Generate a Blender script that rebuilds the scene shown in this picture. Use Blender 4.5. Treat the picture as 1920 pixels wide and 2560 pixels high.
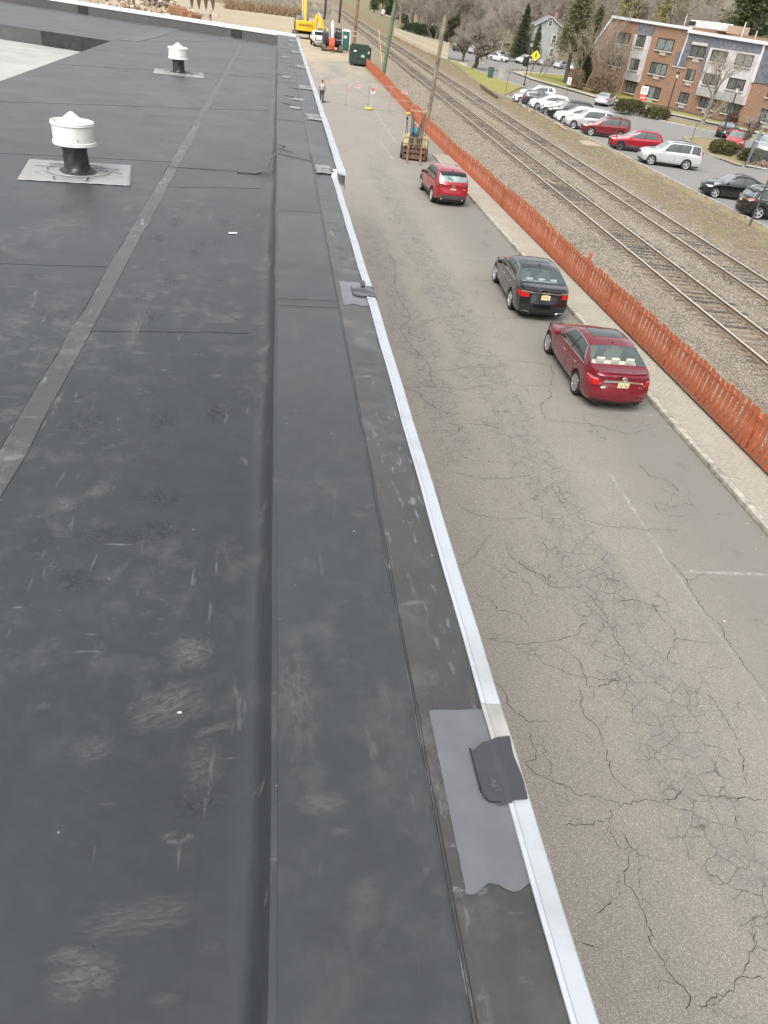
import bpy, bmesh, math, random
import numpy as np
from mathutils import Vector, Matrix

for o in list(bpy.data.objects):
    bpy.data.objects.remove(o)
random.seed(7)
rng = np.random.default_rng(7)
SC = bpy.context.scene
COL = SC.collection
R = math.radians

# ------------------------------------------------------------------ camera
cd = bpy.data.cameras.new('camera')
cam = bpy.data.objects.new('camera', cd)
COL.objects.link(cam)
cx_, cz_ = Vector((0.98717, -0.11849, 0.10700)), Vector((-0.15888, -0.79860, 0.58048))
fw = Vector((0.1592, 0.7987, -0.5804)).normalized()
cx_ = Vector((0.987, -0.118, 0.109))
cx_ = (cx_ - fw * cx_.dot(fw)).normalized()
up = cx_.cross(fw)
cam.matrix_world = Matrix(((cx_.x, up.x, -fw.x, 0), (cx_.y, up.y, -fw.y, 0), (cx_.z, up.z, -fw.z, 8.4), (0, 0, 0, 1)))
cd.sensor_fit = 'VERTICAL'
cd.sensor_height = 36
cd.sensor_width = 27
cd.lens = 25.244
cd.clip_start = 0.05
cd.clip_end = 3000
SC.camera = cam

# ------------------------------------------------------------------ overcast sky, weak wide sun, exposure
SUN_EL, SUN_AZ = 52, 212
w = bpy.data.worlds.new('World')
SC.world = w
w.use_nodes = True
wn = w.node_tree
sky = wn.nodes.new('ShaderNodeTexSky')
sky.sky_type = 'NISHITA'
sky.sun_disc = False
sky.sun_elevation = R(SUN_EL)
sky.sun_rotation = R(SUN_AZ)
sky.dust_density = 4
sky.air_density = 1.2
hs = wn.nodes.new('ShaderNodeHueSaturation')
hs.inputs['Saturation'].default_value = 0.16
wn.links.new(sky.outputs[0], hs.inputs['Color'])
bg = wn.nodes['Background']
wn.links.new(hs.outputs[0], bg.inputs['Color'])
bg.inputs['Strength'].default_value = 0.15
sl = bpy.data.lights.new('sun', 'SUN')
sl.energy = 1.3
sl.angle = R(40)
sl.color = (1, 0.965, 0.92)
so = bpy.data.objects.new('sun', sl)
COL.objects.link(so)
sd = Vector((math.sin(R(SUN_AZ)) * math.cos(R(SUN_EL)), math.cos(R(SUN_AZ)) * math.cos(R(SUN_EL)), math.sin(R(SUN_EL))))
so.rotation_euler = sd.to_track_quat('Z', 'Y').to_euler()
so.location = (0, 0, 60)
SC.view_settings.view_transform = 'Standard'
SC.view_settings.look = 'None'
SC.view_settings.exposure = 0.7
SC.view_settings.gamma = 1

# ------------------------------------------------------------------ node helpers
class NT:
    def __init__(s, nt):
        s.nt = nt
    def n(s, t, out=0, props=None, **k):
        nd = s.nt.nodes.new('ShaderNode' + t)
        for a, b in (props or {}).items():
            setattr(nd, a, b)
        for a, b in k.items():
            a = a.replace('_', ' ')
            i = nd.inputs[int(a[1:])] if a[0] == 'i' and a[1:].isdigit() else nd.inputs[a]
            if isinstance(b, bpy.types.NodeSocket):
                s.nt.links.new(b, i)
            else:
                i.default_value = b
        return nd.outputs[out]
    def pos(s):
        return s.n('NewGeometry')
    def obj(s):
        return s.n('TexCoord', 3)
    def mapv(s, v, scale=(1, 1, 1), rot=(0, 0, 0), loc=(0, 0, 0)):
        return s.n('Mapping', Vector=v, Scale=scale, Rotation=rot, Location=loc)
    def noise(s, v, sc, det=4, rough=.55, dist=0):
        return s.n('TexNoise', Vector=v, Scale=sc, Detail=det, Roughness=rough, Distortion=dist)
    def vor(s, v, sc, feat='F1', out=0):
        return s.n('TexVoronoi', out, {'feature': feat}, Vector=v, Scale=sc)
    def mr(s, v, a, b, c=0., d=1., st='LINEAR'):
        return s.n('MapRange', 0, {'interpolation_type': st}, i0=v, i1=a, i2=b, i3=c, i4=d)
    def m(s, op, a, b=0.):
        return s.n('Math', 0, {'operation': op}, i0=a, i1=b)
    def mix(s, f, a, b, bt='MIX'):
        nd = s.nt.nodes.new('ShaderNodeMix')
        nd.data_type = 'RGBA'
        nd.blend_type = bt
        for i, q in ((0, f), (6, a), (7, b)):
            if isinstance(q, bpy.types.NodeSocket):
                s.nt.links.new(q, nd.inputs[i])
            else:
                nd.inputs[i].default_value = q if i == 0 else (*q, 1)
        return nd.outputs[2]
    def sep(s, v, i):
        return s.n('SeparateXYZ', i, Vector=v)
    def bump(s, h, st, d=.01):
        return s.n('Bump', Strength=st, Distance=d, Height=h)

def newmat(name):
    m = bpy.data.materials.new(name)
    m.use_nodes = True
    return m, NT(m.node_tree), m.node_tree.nodes['Principled BSDF']

def setb(t, b, **k):
    for a, v in k.items():
        i = b.inputs[a.replace('_', ' ')]
        if isinstance(v, bpy.types.NodeSocket):
            t.nt.links.new(v, i)
        elif isinstance(v, tuple) and len(v) == 3:
            i.default_value = (*v, 1)
        else:
            i.default_value = v

MATS = {}
def simple(name, col, rough=.5, metal=0., var=.18, scale=6., bump=0., bscale=60., col2=None, mask=(.35, .7), coat=0., spec=.5, rvar=.0):
    if name in MATS:
        return MATS[name]
    m, t, b = newmat(name)
    v = t.obj()
    n1 = t.noise(v, scale, 5)
    c2 = col2 or tuple(max(0, c * (1 - var * 1.6)) for c in col)
    c1 = tuple(min(1, c * (1 + var * .5)) for c in col) if not col2 else col
    setb(t, b, Base_Color=t.mix(t.mr(n1, mask[0], mask[1]), c1, c2), Metallic=metal, Specular_IOR_Level=spec, Coat_Weight=coat)
    if coat:
        b.inputs['Coat Roughness'].default_value = .03
    if rvar:
        setb(t, b, Roughness=t.mr(t.noise(v, scale * 2.3, 4), .3, .7, max(.02, rough - rvar), min(1, rough + rvar)))
    else:
        b.inputs['Roughness'].default_value = rough
    if bump:
        setb(t, b, Normal=t.bump(t.noise(v, bscale, 5), bump))
    MATS[name] = m
    return m

# ------------------------------------------------------------------ mesh helpers
class MB:
    def __init__(s, M=None):
        s.v, s.f, s.M, s.smooth = [], [], M, set()
    def add(s, vs, fs, smooth=False):
        b = len(s.v)
        s.v += [tuple(s.M @ Vector(p)) if s.M else tuple(p) for p in vs]
        if smooth:
            s.smooth.update(range(len(s.f), len(s.f) + len(fs)))
        s.f += [tuple(i + b for i in f) for f in fs]
        return s
    def box(s, c, d, rz=0., rx=0., ry=0., taper=1.):
        x, y, z = (q / 2 for q in d)
        P = [Vector((i * x * (taper if k > 0 else 1), j * y * (taper if k > 0 else 1), k * z)) for k in (-1, 1) for j in (-1, 1) for i in (-1, 1)]
        if rx or ry or rz:
            E = Matrix.Rotation(rz, 3, 'Z') @ Matrix.Rotation(ry, 3, 'Y') @ Matrix.Rotation(rx, 3, 'X')
            P = [E @ p for p in P]
        c = Vector(c)
        return s.add([p + c for p in P], [(0, 2, 3, 1), (4, 5, 7, 6), (0, 1, 5, 4), (2, 6, 7, 3), (0, 4, 6, 2), (1, 3, 7, 5)])
    def bar(s, a, b, w, h=None, upv=(0, 0, 1)):
        a, b = Vector(a), Vector(b)
        d = (b - a)
        L = d.length
        d.normalize()
        u = Vector(upv)
        if abs(d.dot(u)) > .98:
            u = Vector((0, 1, 0))
        sx = d.cross(u).normalized()
        uz = sx.cross(d)
        h = h or w
        P = []
        for q in (a, b):
            for i, j in ((-1, -1), (1, -1), (1, 1), (-1, 1)):
                P.append(q + sx * (i * w / 2) + uz * (j * h / 2))
        return s.add(P, [(3, 2, 1, 0), (4, 5, 6, 7), (0, 1, 5, 4), (1, 2, 6, 5), (2, 3, 7, 6), (3, 0, 4, 7)])
    def tube(s, pts, r, n=8, cap=True, smooth=True):
        pts = [Vector(p) for p in pts]
        rs = r if isinstance(r, (list, tuple)) else [r] * len(pts)
        V, Fc = [], []
        prev = None
        for i, p in enumerate(pts):
            d = (pts[min(i + 1, len(pts) - 1)] - pts[max(i - 1, 0)])
            d = d.normalized() if d.length > 1e-9 else Vector((0, 0, 1))
            u = prev if prev is not None else (Vector((0, 0, 1)) if abs(d.z) < .9 else Vector((1, 0, 0)))
            x = d.cross(u)
            x = x.normalized() if x.length > 1e-6 else d.orthogonal().normalized()
            y = x.cross(d)
            prev = y
            for k in range(n):
                a = 2 * math.pi * k / n
                V.append(p + (x * math.cos(a) + y * math.sin(a)) * rs[i])
        for i in range(len(pts) - 1):
            for k in range(n):
                Fc.append((i * n + k, i * n + (k + 1) % n, (i + 1) * n + (k + 1) % n, (i + 1) * n + k))
        s.add(V, Fc, smooth)
        if cap:
            e = (len(pts) - 1) * n
            s.add([V[k] for k in range(n)], [tuple(reversed(range(n)))])
            s.add([V[e + k] for k in range(n)], [tuple(range(n))])
        return s
    def lathe(s, prof, c=(0, 0, 0), n=24, axis='Z', smooth=True):
        V, Fc = [], []
        c = Vector(c)
        for r, z in prof:
            for k in range(n):
                a = 2 * math.pi * k / n
                p = (r * math.cos(a), r * math.sin(a), z)
                if axis == 'Y':
                    p = (p[0], p[2], p[1])
                elif axis == 'X':
                    p = (p[2], p[0], p[1])
                V.append(c + Vector(p))
        for i in range(len(prof) - 1):
            for k in range(n):
                Fc.append((i * n + k, i * n + (k + 1) % n, (i + 1) * n + (k + 1) % n, (i + 1) * n + k))
        return s.add(V, Fc, smooth)
    def prism(s, poly, z0, z1):
        n = len(poly)
        V = [(x, y, z0) for x, y in poly] + [(x, y, z1) for x, y in poly]
        return s.add(V, [tuple(reversed(range(n))), tuple(range(n, 2 * n))] + [(i, (i + 1) % n, n + (i + 1) % n, n + i) for i in range(n)])
    def yprism(s, poly, y0, y1):
        n = len(poly)
        V = [(x, y0, z) for x, z in poly] + [(x, y1, z) for x, z in poly]
        return s.add(V, [tuple(range(n)), tuple(reversed(range(n, 2 * n)))] + [(i, n + i, n + (i + 1) % n, (i + 1) % n) for i in range(n)])
    def grid(s, f, nu, nv, smooth=True):
        V = [f(i / nu, j / nv) for i in range(nu + 1) for j in range(nv + 1)]
        return s.add(V, [(i * (nv + 1) + j, (i + 1) * (nv + 1) + j, (i + 1) * (nv + 1) + j + 1, i * (nv + 1) + j + 1) for i in range(nu) for j in range(nv)], smooth)
    def mesh(s, name):
        me = bpy.data.meshes.new(name)
        me.from_pydata(s.v, [], s.f)
        if s.smooth:
            me.polygons.foreach_set('use_smooth', [i in s.smooth for i in range(len(s.f))])
        me.update()
        if s.smooth:
            me.set_sharp_from_angle(angle=R(38))
        return me
    def build(s, name, mat, parent=None, bevel=0., solid=0., fix=True):
        me = s.mesh(name)
        if fix:
            bm = bmesh.new()
            bm.from_mesh(me)
            bmesh.ops.recalc_face_normals(bm, faces=bm.faces)
            bm.to_mesh(me)
            bm.free()
        o = link(name, me, mat, parent)
        if bevel:
            md = o.modifiers.new('bevel', 'BEVEL')
            md.width = bevel
            md.segments = 2
            md.limit_method = 'ANGLE'
        if solid:
            md = o.modifiers.new('solid', 'SOLIDIFY')
            md.thickness = solid
            md.offset = 0
        return o

def link(name, me, mat=None, parent=None):
    o = bpy.data.objects.new(name, me)
    if mat is not None and not me.materials:
        me.materials.append(mat)
    COL.objects.link(o)
    if parent is not None:
        o.parent = parent
    return o

def tag(o, label=None, cat=None, group=None, kind=None):
    for k, v in (('label', label), ('category', cat), ('group', group), ('kind', kind)):
        if v:
            o[k] = v
    return o

def empty(name, loc, rz=0., label=None, cat=None, group=None):
    o = bpy.data.objects.new(name, None)
    o.empty_display_size = .3
    COL.objects.link(o)
    o.location = loc
    o.rotation_euler = (0, 0, rz)
    return tag(o, label, cat, group)

def copy_tree(o, parent=None):
    c = o.copy()
    COL.objects.link(c)
    c.parent = parent
    for ch in list(o.children):
        copy_tree(ch, c)
    return c

def text(name, body, size, mat, parent, M, extrude=.002, align='CENTER', xs=1.):
    cu = bpy.data.curves.new(name, 'FONT')
    cu.body = body
    cu.size = size
    cu.align_x = align
    cu.align_y = 'CENTER'
    cu.extrude = extrude
    cu.resolution_u = 2
    t = bpy.data.objects.new(name, cu)
    me = bpy.data.meshes.new_from_object(t)
    bpy.data.objects.remove(t)
    bpy.data.curves.remove(cu)
    me.materials.clear()
    me.transform(Matrix.Diagonal((xs, 1, 1, 1)))
    me.transform(M)
    return link(name, me, mat, parent)

def frame(o, xdir, zdir):
    """matrix whose x axis is xdir and z axis is zdir (text plane normal)"""
    x = Vector(xdir).normalized()
    z = Vector(zdir).normalized()
    y = z.cross(x)
    return Matrix(((x.x, y.x, z.x, o[0]), (x.y, y.y, z.y, o[1]), (x.z, y.z, z.z, o[2]), (0, 0, 0, 1)))

# ------------------------------------------------------------------ special materials
def mat_membrane(name, base, seed=0., scuff=1., rough=.43, fleck=0.):
    m, t, b = newmat(name)
    P = t.mapv(t.pos(), loc=(seed, seed * .7, 0))
    big = t.noise(P, .9, 3)
    col = t.mix(t.mr(big, .3, .7), tuple(c * 1.06 for c in base), tuple(c * .8 for c in base))
    col = t.mix(t.mr(t.noise(P, 16, 3, .7, .4), .4, .72, 0, .22), col, tuple(c * 1.5 + .012 for c in base))
    # worn dusty bands, small cloudy scuffs, and drag scratches
    clus = t.m('MULTIPLY', t.mr(t.noise(P, .8, 3), .44, .64), t.mr(t.sep(P, 1), 2.0, 4.5, .45, 1.15))
    cloud = t.m('MULTIPLY', t.mr(t.noise(P, 6.5, 5, .68, .15), .50, .72), clus)
    st1 = t.mr(t.noise(t.mapv(P, (14, 2.2, 1), (0, 0, .75)), 1.6, 4, .6, .2), .64, .74)
    st2 = t.mr(t.noise(t.mapv(P, (2.5, 16, 1), (0, 0, -.5)), 1.3, 4, .6, .15), .66, .74)
    st = t.m('MULTIPLY', t.m('MAXIMUM', st1, st2), t.mr(t.noise(P, 1.1, 2), .44, .56))
    # boot prints: scattered ellipses filled with a tread pattern
    vp = t.mapv(P, (1.7, 1.15, 1), (0, 0, .5))
    d = t.vor(vp, 1.25)
    spot = t.mr(d, .115, .16, 1, 0)
    tread = t.mr(t.vor(t.mapv(P, (1, 1.5, 1)), 42, 'DISTANCE_TO_EDGE'), .05, .16, 1, 0)
    pr_ = t.m('MULTIPLY', spot, tread)
    vid = t.n('TexVoronoi', 1, {'feature': 'F1'}, Vector=vp, Scale=1.25)
    on = t.mr(t.sep(vid, 0), .30, .33)
    pr_ = t.m('MULTIPLY', pr_, on)
    sm = t.m('MULTIPLY', t.mr(t.noise(t.mapv(P, (1.5, 3.2, 1), (0, 0, .2)), 9, 5, .66, .25), .60, .68), t.m('MULTIPLY', t.mr(t.noise(P, 1.6, 2), .48, .60), t.mr(t.sep(P, 1), 2.2, 4.4, .3, 1.)))
    sm2 = t.m('MULTIPLY', t.mr(t.vor(t.mapv(P, (1.2, 2.6, 1), (0, 0, .15)), 2.1), .07, .11, 1, 0), t.mr(t.noise(P, 30, 3, .7), .42, .6))
    cloud = t.m('MAXIMUM', cloud, t.m('MAXIMUM', sm, t.m('MULTIPLY', sm2, .8)))
    light = t.m('MAXIMUM', t.m('MULTIPLY', cloud, .55 * scuff), t.m('MULTIPLY', st, .85 * scuff))
    if fleck:
        fl = t.m('MULTIPLY', t.mr(t.noise(t.mapv(P, (20, 5, 1)), 2.2, 4, .65), .58, .68), t.mr(t.noise(t.mapv(P, (3, 1, 1)), 1.8, 3), .42, .6))
        light = t.m('MAXIMUM', light, t.m('MULTIPLY', fl, fleck))
    col = t.mix(light, col, (.21, .21, .207))
    col = t.mix(t.m('MULTIPLY', pr_, .62 * scuff), col, tuple(c * .55 for c in base))
    far_grey = t.m('MULTIPLY', t.mr(t.sep(P, 1), 4., 13.), t.mr(t.noise(P, 2.3, 5, .65), .3, .7, .12, .5))  # mottled warm grey, mixed in more strongly towards the far end
    col = t.mix(far_grey, col, (.135, .133, .127))
    dots = t.m('MULTIPLY', t.mr(t.vor(P, 9), .018, .03, 1, 0), .8)
    col = t.mix(dots, col, (.42, .42, .41))
    h = t.noise(P, 7, 3)
    setb(t, b, Base_Color=col, Roughness=t.mr(t.m('ADD', light, t.m('MULTIPLY', big, .3)), 0, 1, rough - .07, rough + .3), Normal=t.bump(h, .28, .006), Specular_IOR_Level=.74)
    return m

def mat_asphalt(name, c1, c2, speck=.5, alley=False, far_grey=0.):
    m, t, b = newmat(name)
    P = t.pos()
    col = t.mix(t.mr(t.noise(P, .5, 5, .6), .35, .68), c1, c2)
    fine = t.noise(P, 55, 3, .7)
    col = t.mix(t.mr(fine, .3, .72, 0, .62), col, tuple(c * .52 for c in c1))
    col = t.mix(t.mr(t.noise(P, 130, 2, .6), .5, .75, 0, .35), col, tuple(min(1, c * 1.6) for c in c1))
    vid = t.n('TexVoronoi', 1, {'feature': 'F1'}, Vector=P, Scale=42.)
    sp = t.m('MULTIPLY', t.mr(t.vor(P, 42), .16, .30, 1, 0), t.mr(t.sep(vid, 0), .80, .88))
    col = t.mix(t.m('MULTIPLY', sp, speck), col, (.62, .58, .50))
    if alley:
        vid2 = t.n('TexVoronoi', 1, {'feature': 'F1'}, Vector=P, Scale=95.)
        sp2 = t.mr(t.sep(vid2, 1), .66, 1., 0, .6)
        col = t.mix(sp2, col, (.50, .47, .41))
        col = t.mix(t.mr(t.sep(vid2, 2), .62, 1., 0, .5), col, (.13, .12, .10))
    h = t.m('ADD', t.m('MULTIPLY', fine, .5), t.noise(P, 160, 2))
    if alley:
        X, Y = t.sep(P, 0), t.sep(P, 1)
        wob = t.m('MULTIPLY', t.m('SUBTRACT', t.noise(P, .7, 3), .5), 1.5)
        lane = t.m('MULTIPLY', t.mr(t.m('ADD', X, wob), 7.4, 9.0, 0, 1), t.mr(Y, 60, 40, 0, .75))
        col = t.mix(lane, col, (.200, .190, .172))
        def zone(xc, hw, y0, y1):
            a = t.m('ABSOLUTE', t.m('SUBTRACT', t.m('ADD', X, wob), xc))
            z = t.mr(a, hw * .45, hw, 1, 0)
            return t.m('MULTIPLY', t.m('MULTIPLY', z, t.mr(Y, y0, y0 + 1.5)), t.mr(Y, y1, y1 + 4, 1, 0))
        z1, z2 = zone(6.05, .8, 2., 46.), zone(4.3, .65, 13., 32.)
        z = t.m('MAXIMUM', z1, z2)
        dv = t.n('VectorMath', 0, {'operation': 'ADD'}, i0=P, i1=t.n('VectorMath', 0, {'operation': 'SCALE'}, i0=t.n('TexNoise', 1, None, Vector=P, Scale=5., Detail=3.), Scale=.13))
        e1 = t.m('MINIMUM', t.vor(dv, 3.1, 'DISTANCE_TO_EDGE'), t.m('ADD', t.vor(dv, 7.3, 'DISTANCE_TO_EDGE'), t.mr(t.noise(P, 2.1, 2), .45, .55, .0, .05)))
        ck = t.m('MULTIPLY', t.m('MULTIPLY', t.mr(e1, .004, .03, 1, 0), t.mr(z, .22, .6)), t.mr(t.noise(P, 1.7, 3), .34, .56, .15, 1))
        dv2 = t.n('VectorMath', 0, {'operation': 'ADD'}, i0=P, i1=t.n('VectorMath', 0, {'operation': 'SCALE'}, i0=t.n('TexNoise', 1, None, Vector=P, Scale=2.2, Detail=4.), Scale=.5))
        e2 = t.vor(dv2, .8, 'DISTANCE_TO_EDGE')
        ck2 = t.m('MULTIPLY', t.mr(e2, .002, .0075, 1, 0), t.mr(t.noise(P, .8, 3), .5, .6))
        col = t.mix(t.m('MULTIPLY', z, t.mr(t.noise(P, 3, 4), .36, .62, 0, .34)), col, (.175, .176, .176))
        col = t.mix(t.m('MULTIPLY', ck, .58), col, (.035, .033, .03))
        col = t.mix(t.m('MULTIPLY', ck2, .55), col, (.05, .047, .04))
        oil = t.m('MULTIPLY', t.mr(t.noise(t.mapv(P, (1, .55, 1)), 1.1, 4, .6), .6, .78, 0, .42), t.mr(X, 8.3, 9.2))
        col = t.mix(oil, col, (.08, .073, .068))
        dst = t.m('MULTIPLY', t.mr(Y, 62, 118), t.mr(t.noise(t.mapv(P, (1, .3, 1)), .45, 5, .65), .38, .6))
        col = t.mix(t.m('MULTIPLY', dst, .85), col, (.40, .34, .25))
    setb(t, b, Base_Color=col, Roughness=.86, Normal=t.bump(h, .55, .006), Specular_IOR_Level=.35)
    return m

def mat_ground(name, cols, scs=(.25, 2., 14.), rough=.95, bump=.4, soil=False):
    m, t, b = newmat(name)
    P = t.pos()
    c = t.mix(t.mr(t.noise(P, scs[0], 4), .38, .64), cols[0], cols[1])
    c = t.mix(t.mr(t.noise(P, scs[1], 5, .65), .42, .68, 0, .8), c, cols[2])
    f = t.noise(P, scs[2], 4, .7)
    c = t.mix(t.mr(f, .35, .75, 0, .6), c, tuple(q * .55 for q in cols[0]))
    if soil:
        u = t.m('SUBTRACT', t.sep(P, 0), t.m('MULTIPLY', t.sep(P, 1), .0278))
        u = t.m('ADD', u, t.m('MULTIPLY', t.m('SUBTRACT', t.noise(P, .6, 4), .5), 3.5))
        sc_ = t.mix(t.mr(t.noise(P, 1.1, 5, .65), .4, .62), (.25, .19, .125), (.185, .145, .10))
        sc_ = t.mix(t.mr(t.noise(P, .45, 3), .5, .62, 0, .7), sc_, (.20, .18, .085))
        c = t.mix(t.mr(u, 21.0, 22.6), c, sc_)
    setb(t, b, Base_Color=c, Roughness=rough, Normal=t.bump(f, bump, .03), Specular_IOR_Level=.2)
    return m

def mat_island(name, ramp, rough=.9):
    m, t, b = newmat(name)
    r = t.n('NewGeometry', 8)
    c = t.mix(t.mr(r, .0, .5), ramp[0], ramp[1])
    c = t.mix(t.mr(r, .5, 1.), c, ramp[2])
    setb(t, b, Base_Color=c, Roughness=rough, Specular_IOR_Level=.25)
    return m

def mat_worn(name, col, thr=(.42, .6), sc=9.):
    m, t, b = newmat(name)
    P = t.pos()
    a = t.m('MULTIPLY', t.mr(t.noise(P, sc, 6, .7), thr[0], thr[1], .02, .62), t.mr(t.noise(P, .8, 3), .35, .6, .25, 1))
    setb(t, b, Base_Color=col, Roughness=.8, Alpha=a)
    return m

def mat_brick(name):
    m, t, b = newmat(name)
    P = t.obj()
    uv = t.n('CombineXYZ', X=t.m('ADD', t.sep(P, 0), t.sep(P, 1)), Y=t.sep(P, 2))
    br = t.n('TexBrick', 0, None, Vector=uv, Color1=(.30, .16, .092, 1), Color2=(.225, .112, .066, 1), Mortar=(.38, .32, .26, 1), Scale=1., Mortar_Size=.012, Brick_Width=.42, Row_Height=.14, Bias=-.1)
    c = t.mix(t.mr(t.noise(P, .7, 4), .4, .7, 0, .45), br, (.36, .21, .125))
    setb(t, b, Base_Color=c, Roughness=.9, Normal=t.bump(t.noise(P, 12, 3), .2))
    return m

def mat_needle(name, c1, c2):
    m, t, b = newmat(name)
    r = t.n('NewGeometry', 8)
    c = t.mix(r, c1, c2)
    setb(t, b, Base_Color=c, Roughness=.7, Specular_IOR_Level=.25)
    return m

def mat_paint(name, col, metal=.35, rough=.3, flake=.1, dirtk=.25):
    m, t, b = newmat(name)
    v = t.obj()
    c = t.mix(t.mr(t.noise(v, 2.5, 4), .35, .7, 0, flake), col, tuple(q * .7 + .02 for q in col))
    dirt = t.mr(t.sep(v, 2), .55, .2, 0, dirtk)
    dirt = t.m('MULTIPLY', dirt, t.mr(t.noise(v, 9, 5), .35, .65))
    c = t.mix(dirt, c, (.16, .145, .125))
    setb(t, b, Base_Color=c, Metallic=metal, Roughness=t.mr(t.noise(v, 5, 4), .3, .7, rough - .05, rough + .08), Coat_Weight=1., Coat_Roughness=.06)
    return m

def mat_glass(name, col=(.05, .06, .06), ior=1.9, rough=.04):
    m, t, b = newmat(name)
    v = t.obj()
    setb(t, b, Base_Color=t.mix(t.mr(t.noise(v, 2.2, 3), .3, .7), col, tuple(q * .45 for q in col)), Roughness=rough, IOR=ior, Specular_IOR_Level=.5)
    return m

def mat_pane(name, tint=(.55, .66, .66), alpha=.3):
    m, t, b = newmat(name)
    setb(t, b, Base_Color=t.mix(t.mr(t.noise(t.obj(), 2, 3), .3, .7), tint, tuple(q * .85 for q in tint)), Roughness=.05, IOR=1.7, Alpha=alpha)
    return m

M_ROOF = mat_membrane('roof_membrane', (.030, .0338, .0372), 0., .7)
M_TOP = mat_membrane('parapet_membrane', (.036, .040, .0432), 5.3, .25)
M_BAND = mat_membrane('parapet_edge_membrane', (.042, .0405, .039), 9.1, 1.1, fleck=.8)
M_WALLM = mat_membrane('parapet_wall_membrane', (.05, .051, .054), 2.2, .35)
M_DARKM = simple('black_membrane', (.028, .029, .031), .42, bump=.15, bscale=9, var=.3, rvar=.12)
M_STRIP = mat_membrane('seam_tape', (.056, .058, .061), 3.7, 2.8)
M_PAD = mat_membrane('vent_pad_membrane', (.36, .36, .35), 6.1, 1.2)
M_CAULK = simple('black_caulk', (.02, .02, .021), .35)
M_SEAM = simple('seam_caulk', (.026, .027, .029), .6)  # dark caulk of the lap seams across the roof
M_PRIMER = simple('primer_grey', (.125, .13, .142), .14, var=.12, scale=7, rvar=.06, col2=(.155, .162, .175))
M_PATCH = simple('fresh_black_patch', (.055, .057, .063), .15, scale=14, rvar=.08, col2=(.20, .21, .23), mask=(.60, .78))
M_WROOF = simple('white_membrane', (.42, .42, .395), .6, var=.12, scale=1.2, bump=.06, bscale=10)
M_COPING = simple('white_metal', (.43, .455, .49), .38, var=.07, scale=5, col2=(.34, .35, .355), mask=(.5, .78), rvar=.12)
M_COPING2 = simple('white_metal_bright', (.72, .73, .75), .35, var=.05, scale=4)
M_COPDIRTY = simple('weathered_white_metal', (.40, .40, .375), .45, var=.2, scale=9)
M_ALLEY = mat_asphalt('alley_asphalt', (.300, .275, .236), (.252, .236, .209), .75, True)
M_LOT = mat_asphalt('lot_asphalt', (.275, .265, .25), (.245, .238, .228), .3)
M_ROAD = mat_asphalt('road_asphalt', (.27, .26, .24), (.23, .225, .21), .2)
M_CONC = simple('concrete', (.44, .41, .34), .88, var=.2, scale=3, bump=.15, bscale=80)
M_CURB = simple('curb_concrete', (.44, .41, .345), .9, var=.35, scale=5, bump=.25, bscale=60)
M_PAVER = mat_island('sidewalk_paver', ((.36, .31, .235), (.29, .25, .19), (.40, .355, .28)))
M_JOINT = simple('paver_joint', (.32, .295, .245), .95)
M_BED = mat_ground('ballast', ((.29, .245, .180), (.33, .28, .21), (.22, .19, .145)), (.2, 1.6, 26.), .95, .9, True)
M_STONE = mat_island('ballast_stone', ((.17, .15, .12), (.31, .275, .225), (.45, .40, .33)))
M_SOIL = mat_ground('field', ((.24, .215, .13), (.28, .24, .155), (.19, .18, .09)))
M_DIRT = mat_ground('sand', ((.43, .36, .26), (.50, .43, .32), (.36, .29, .20)), (.06, .35, 5.), .95, .3)
M_LAWN = mat_ground('lawn', ((.30, .285, .095), (.25, .26, .075), (.36, .31, .13)), (.2, 1.5, 10.))
M_DRY = mat_ground('dry_verge', ((.30, .255, .15), (.25, .23, .10), (.34, .27, .18)), (.25, 1.2, 12.))
M_MULCH = mat_ground('mulch', ((.13, .095, .065), (.16, .12, .08), (.10, .08, .06)))
M_WHITEP = mat_worn('white_paint', (.66, .65, .61), (.46, .66))
M_WHITEP2 = mat_worn('white_paint_fresh', (.62, .61, .58), (.33, .62))
M_YELP = mat_worn('yellow_paint', (.72, .50, .08), (.25, .45))
M_FENCE = simple('fence_red_stain', (.49, .14, .064), .75, var=.3, scale=2.5, bump=.12, bscale=30)
M_TIE = simple('weathered_tie', (.20, .16, .12), .92, var=.4, scale=4, bump=.4, bscale=14)
M_RAIL = simple('rusty_rail', (.25, .20, .145), .75, .1, var=.3, scale=8)
M_RAILTOP = simple('polished_rail', (.80, .78, .73), .35, .25, var=.1, scale=3)
M_PLATE = simple('tie_plate', (.26, .16, .09), .85, var=.3, scale=14)
M_CRACK = simple('crack_dark', (.030, .027, .024), .95)

# ------------------------------------------------------------------ the setting
def struct(name, mb, mat, parent=None, z=0., **k):
    o = mb.build(name, mat, parent, **k)
    if parent is None:
        o['kind'] = 'structure'
    return o

def hill(x, y):
    d = max(0., x - 58 - .05 * y) * .06 * min(1, max(0., (y - 150) / 120.)) + max(0., x - 110) * .1 * min(1, max(0, (y - 60) / 60.))
    return min(30., d)

xs = sorted(set([-1500, -700, -300, -150, -80, -40, 0, 20, 40] + list(range(50, 300, 12)) + [330, 400, 520, 700, 1000, 1500]))
ys = sorted(set([-300, -100, -40, 0, 40, 80, 120] + list(range(140, 500, 20)) + [560, 650, 800, 1000, 1300, 2000]))
g_ = MB()
g_.add([(x, y, -.04 + hill(x, y)) for x in xs for y in ys],
       [(i * len(ys) + j, (i + 1) * len(ys) + j, (i + 1) * len(ys) + j + 1, i * len(ys) + j + 1) for i in range(len(xs) - 1) for j in range(len(ys) - 1)], True)
struct('ground', g_, M_SOIL)

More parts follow.
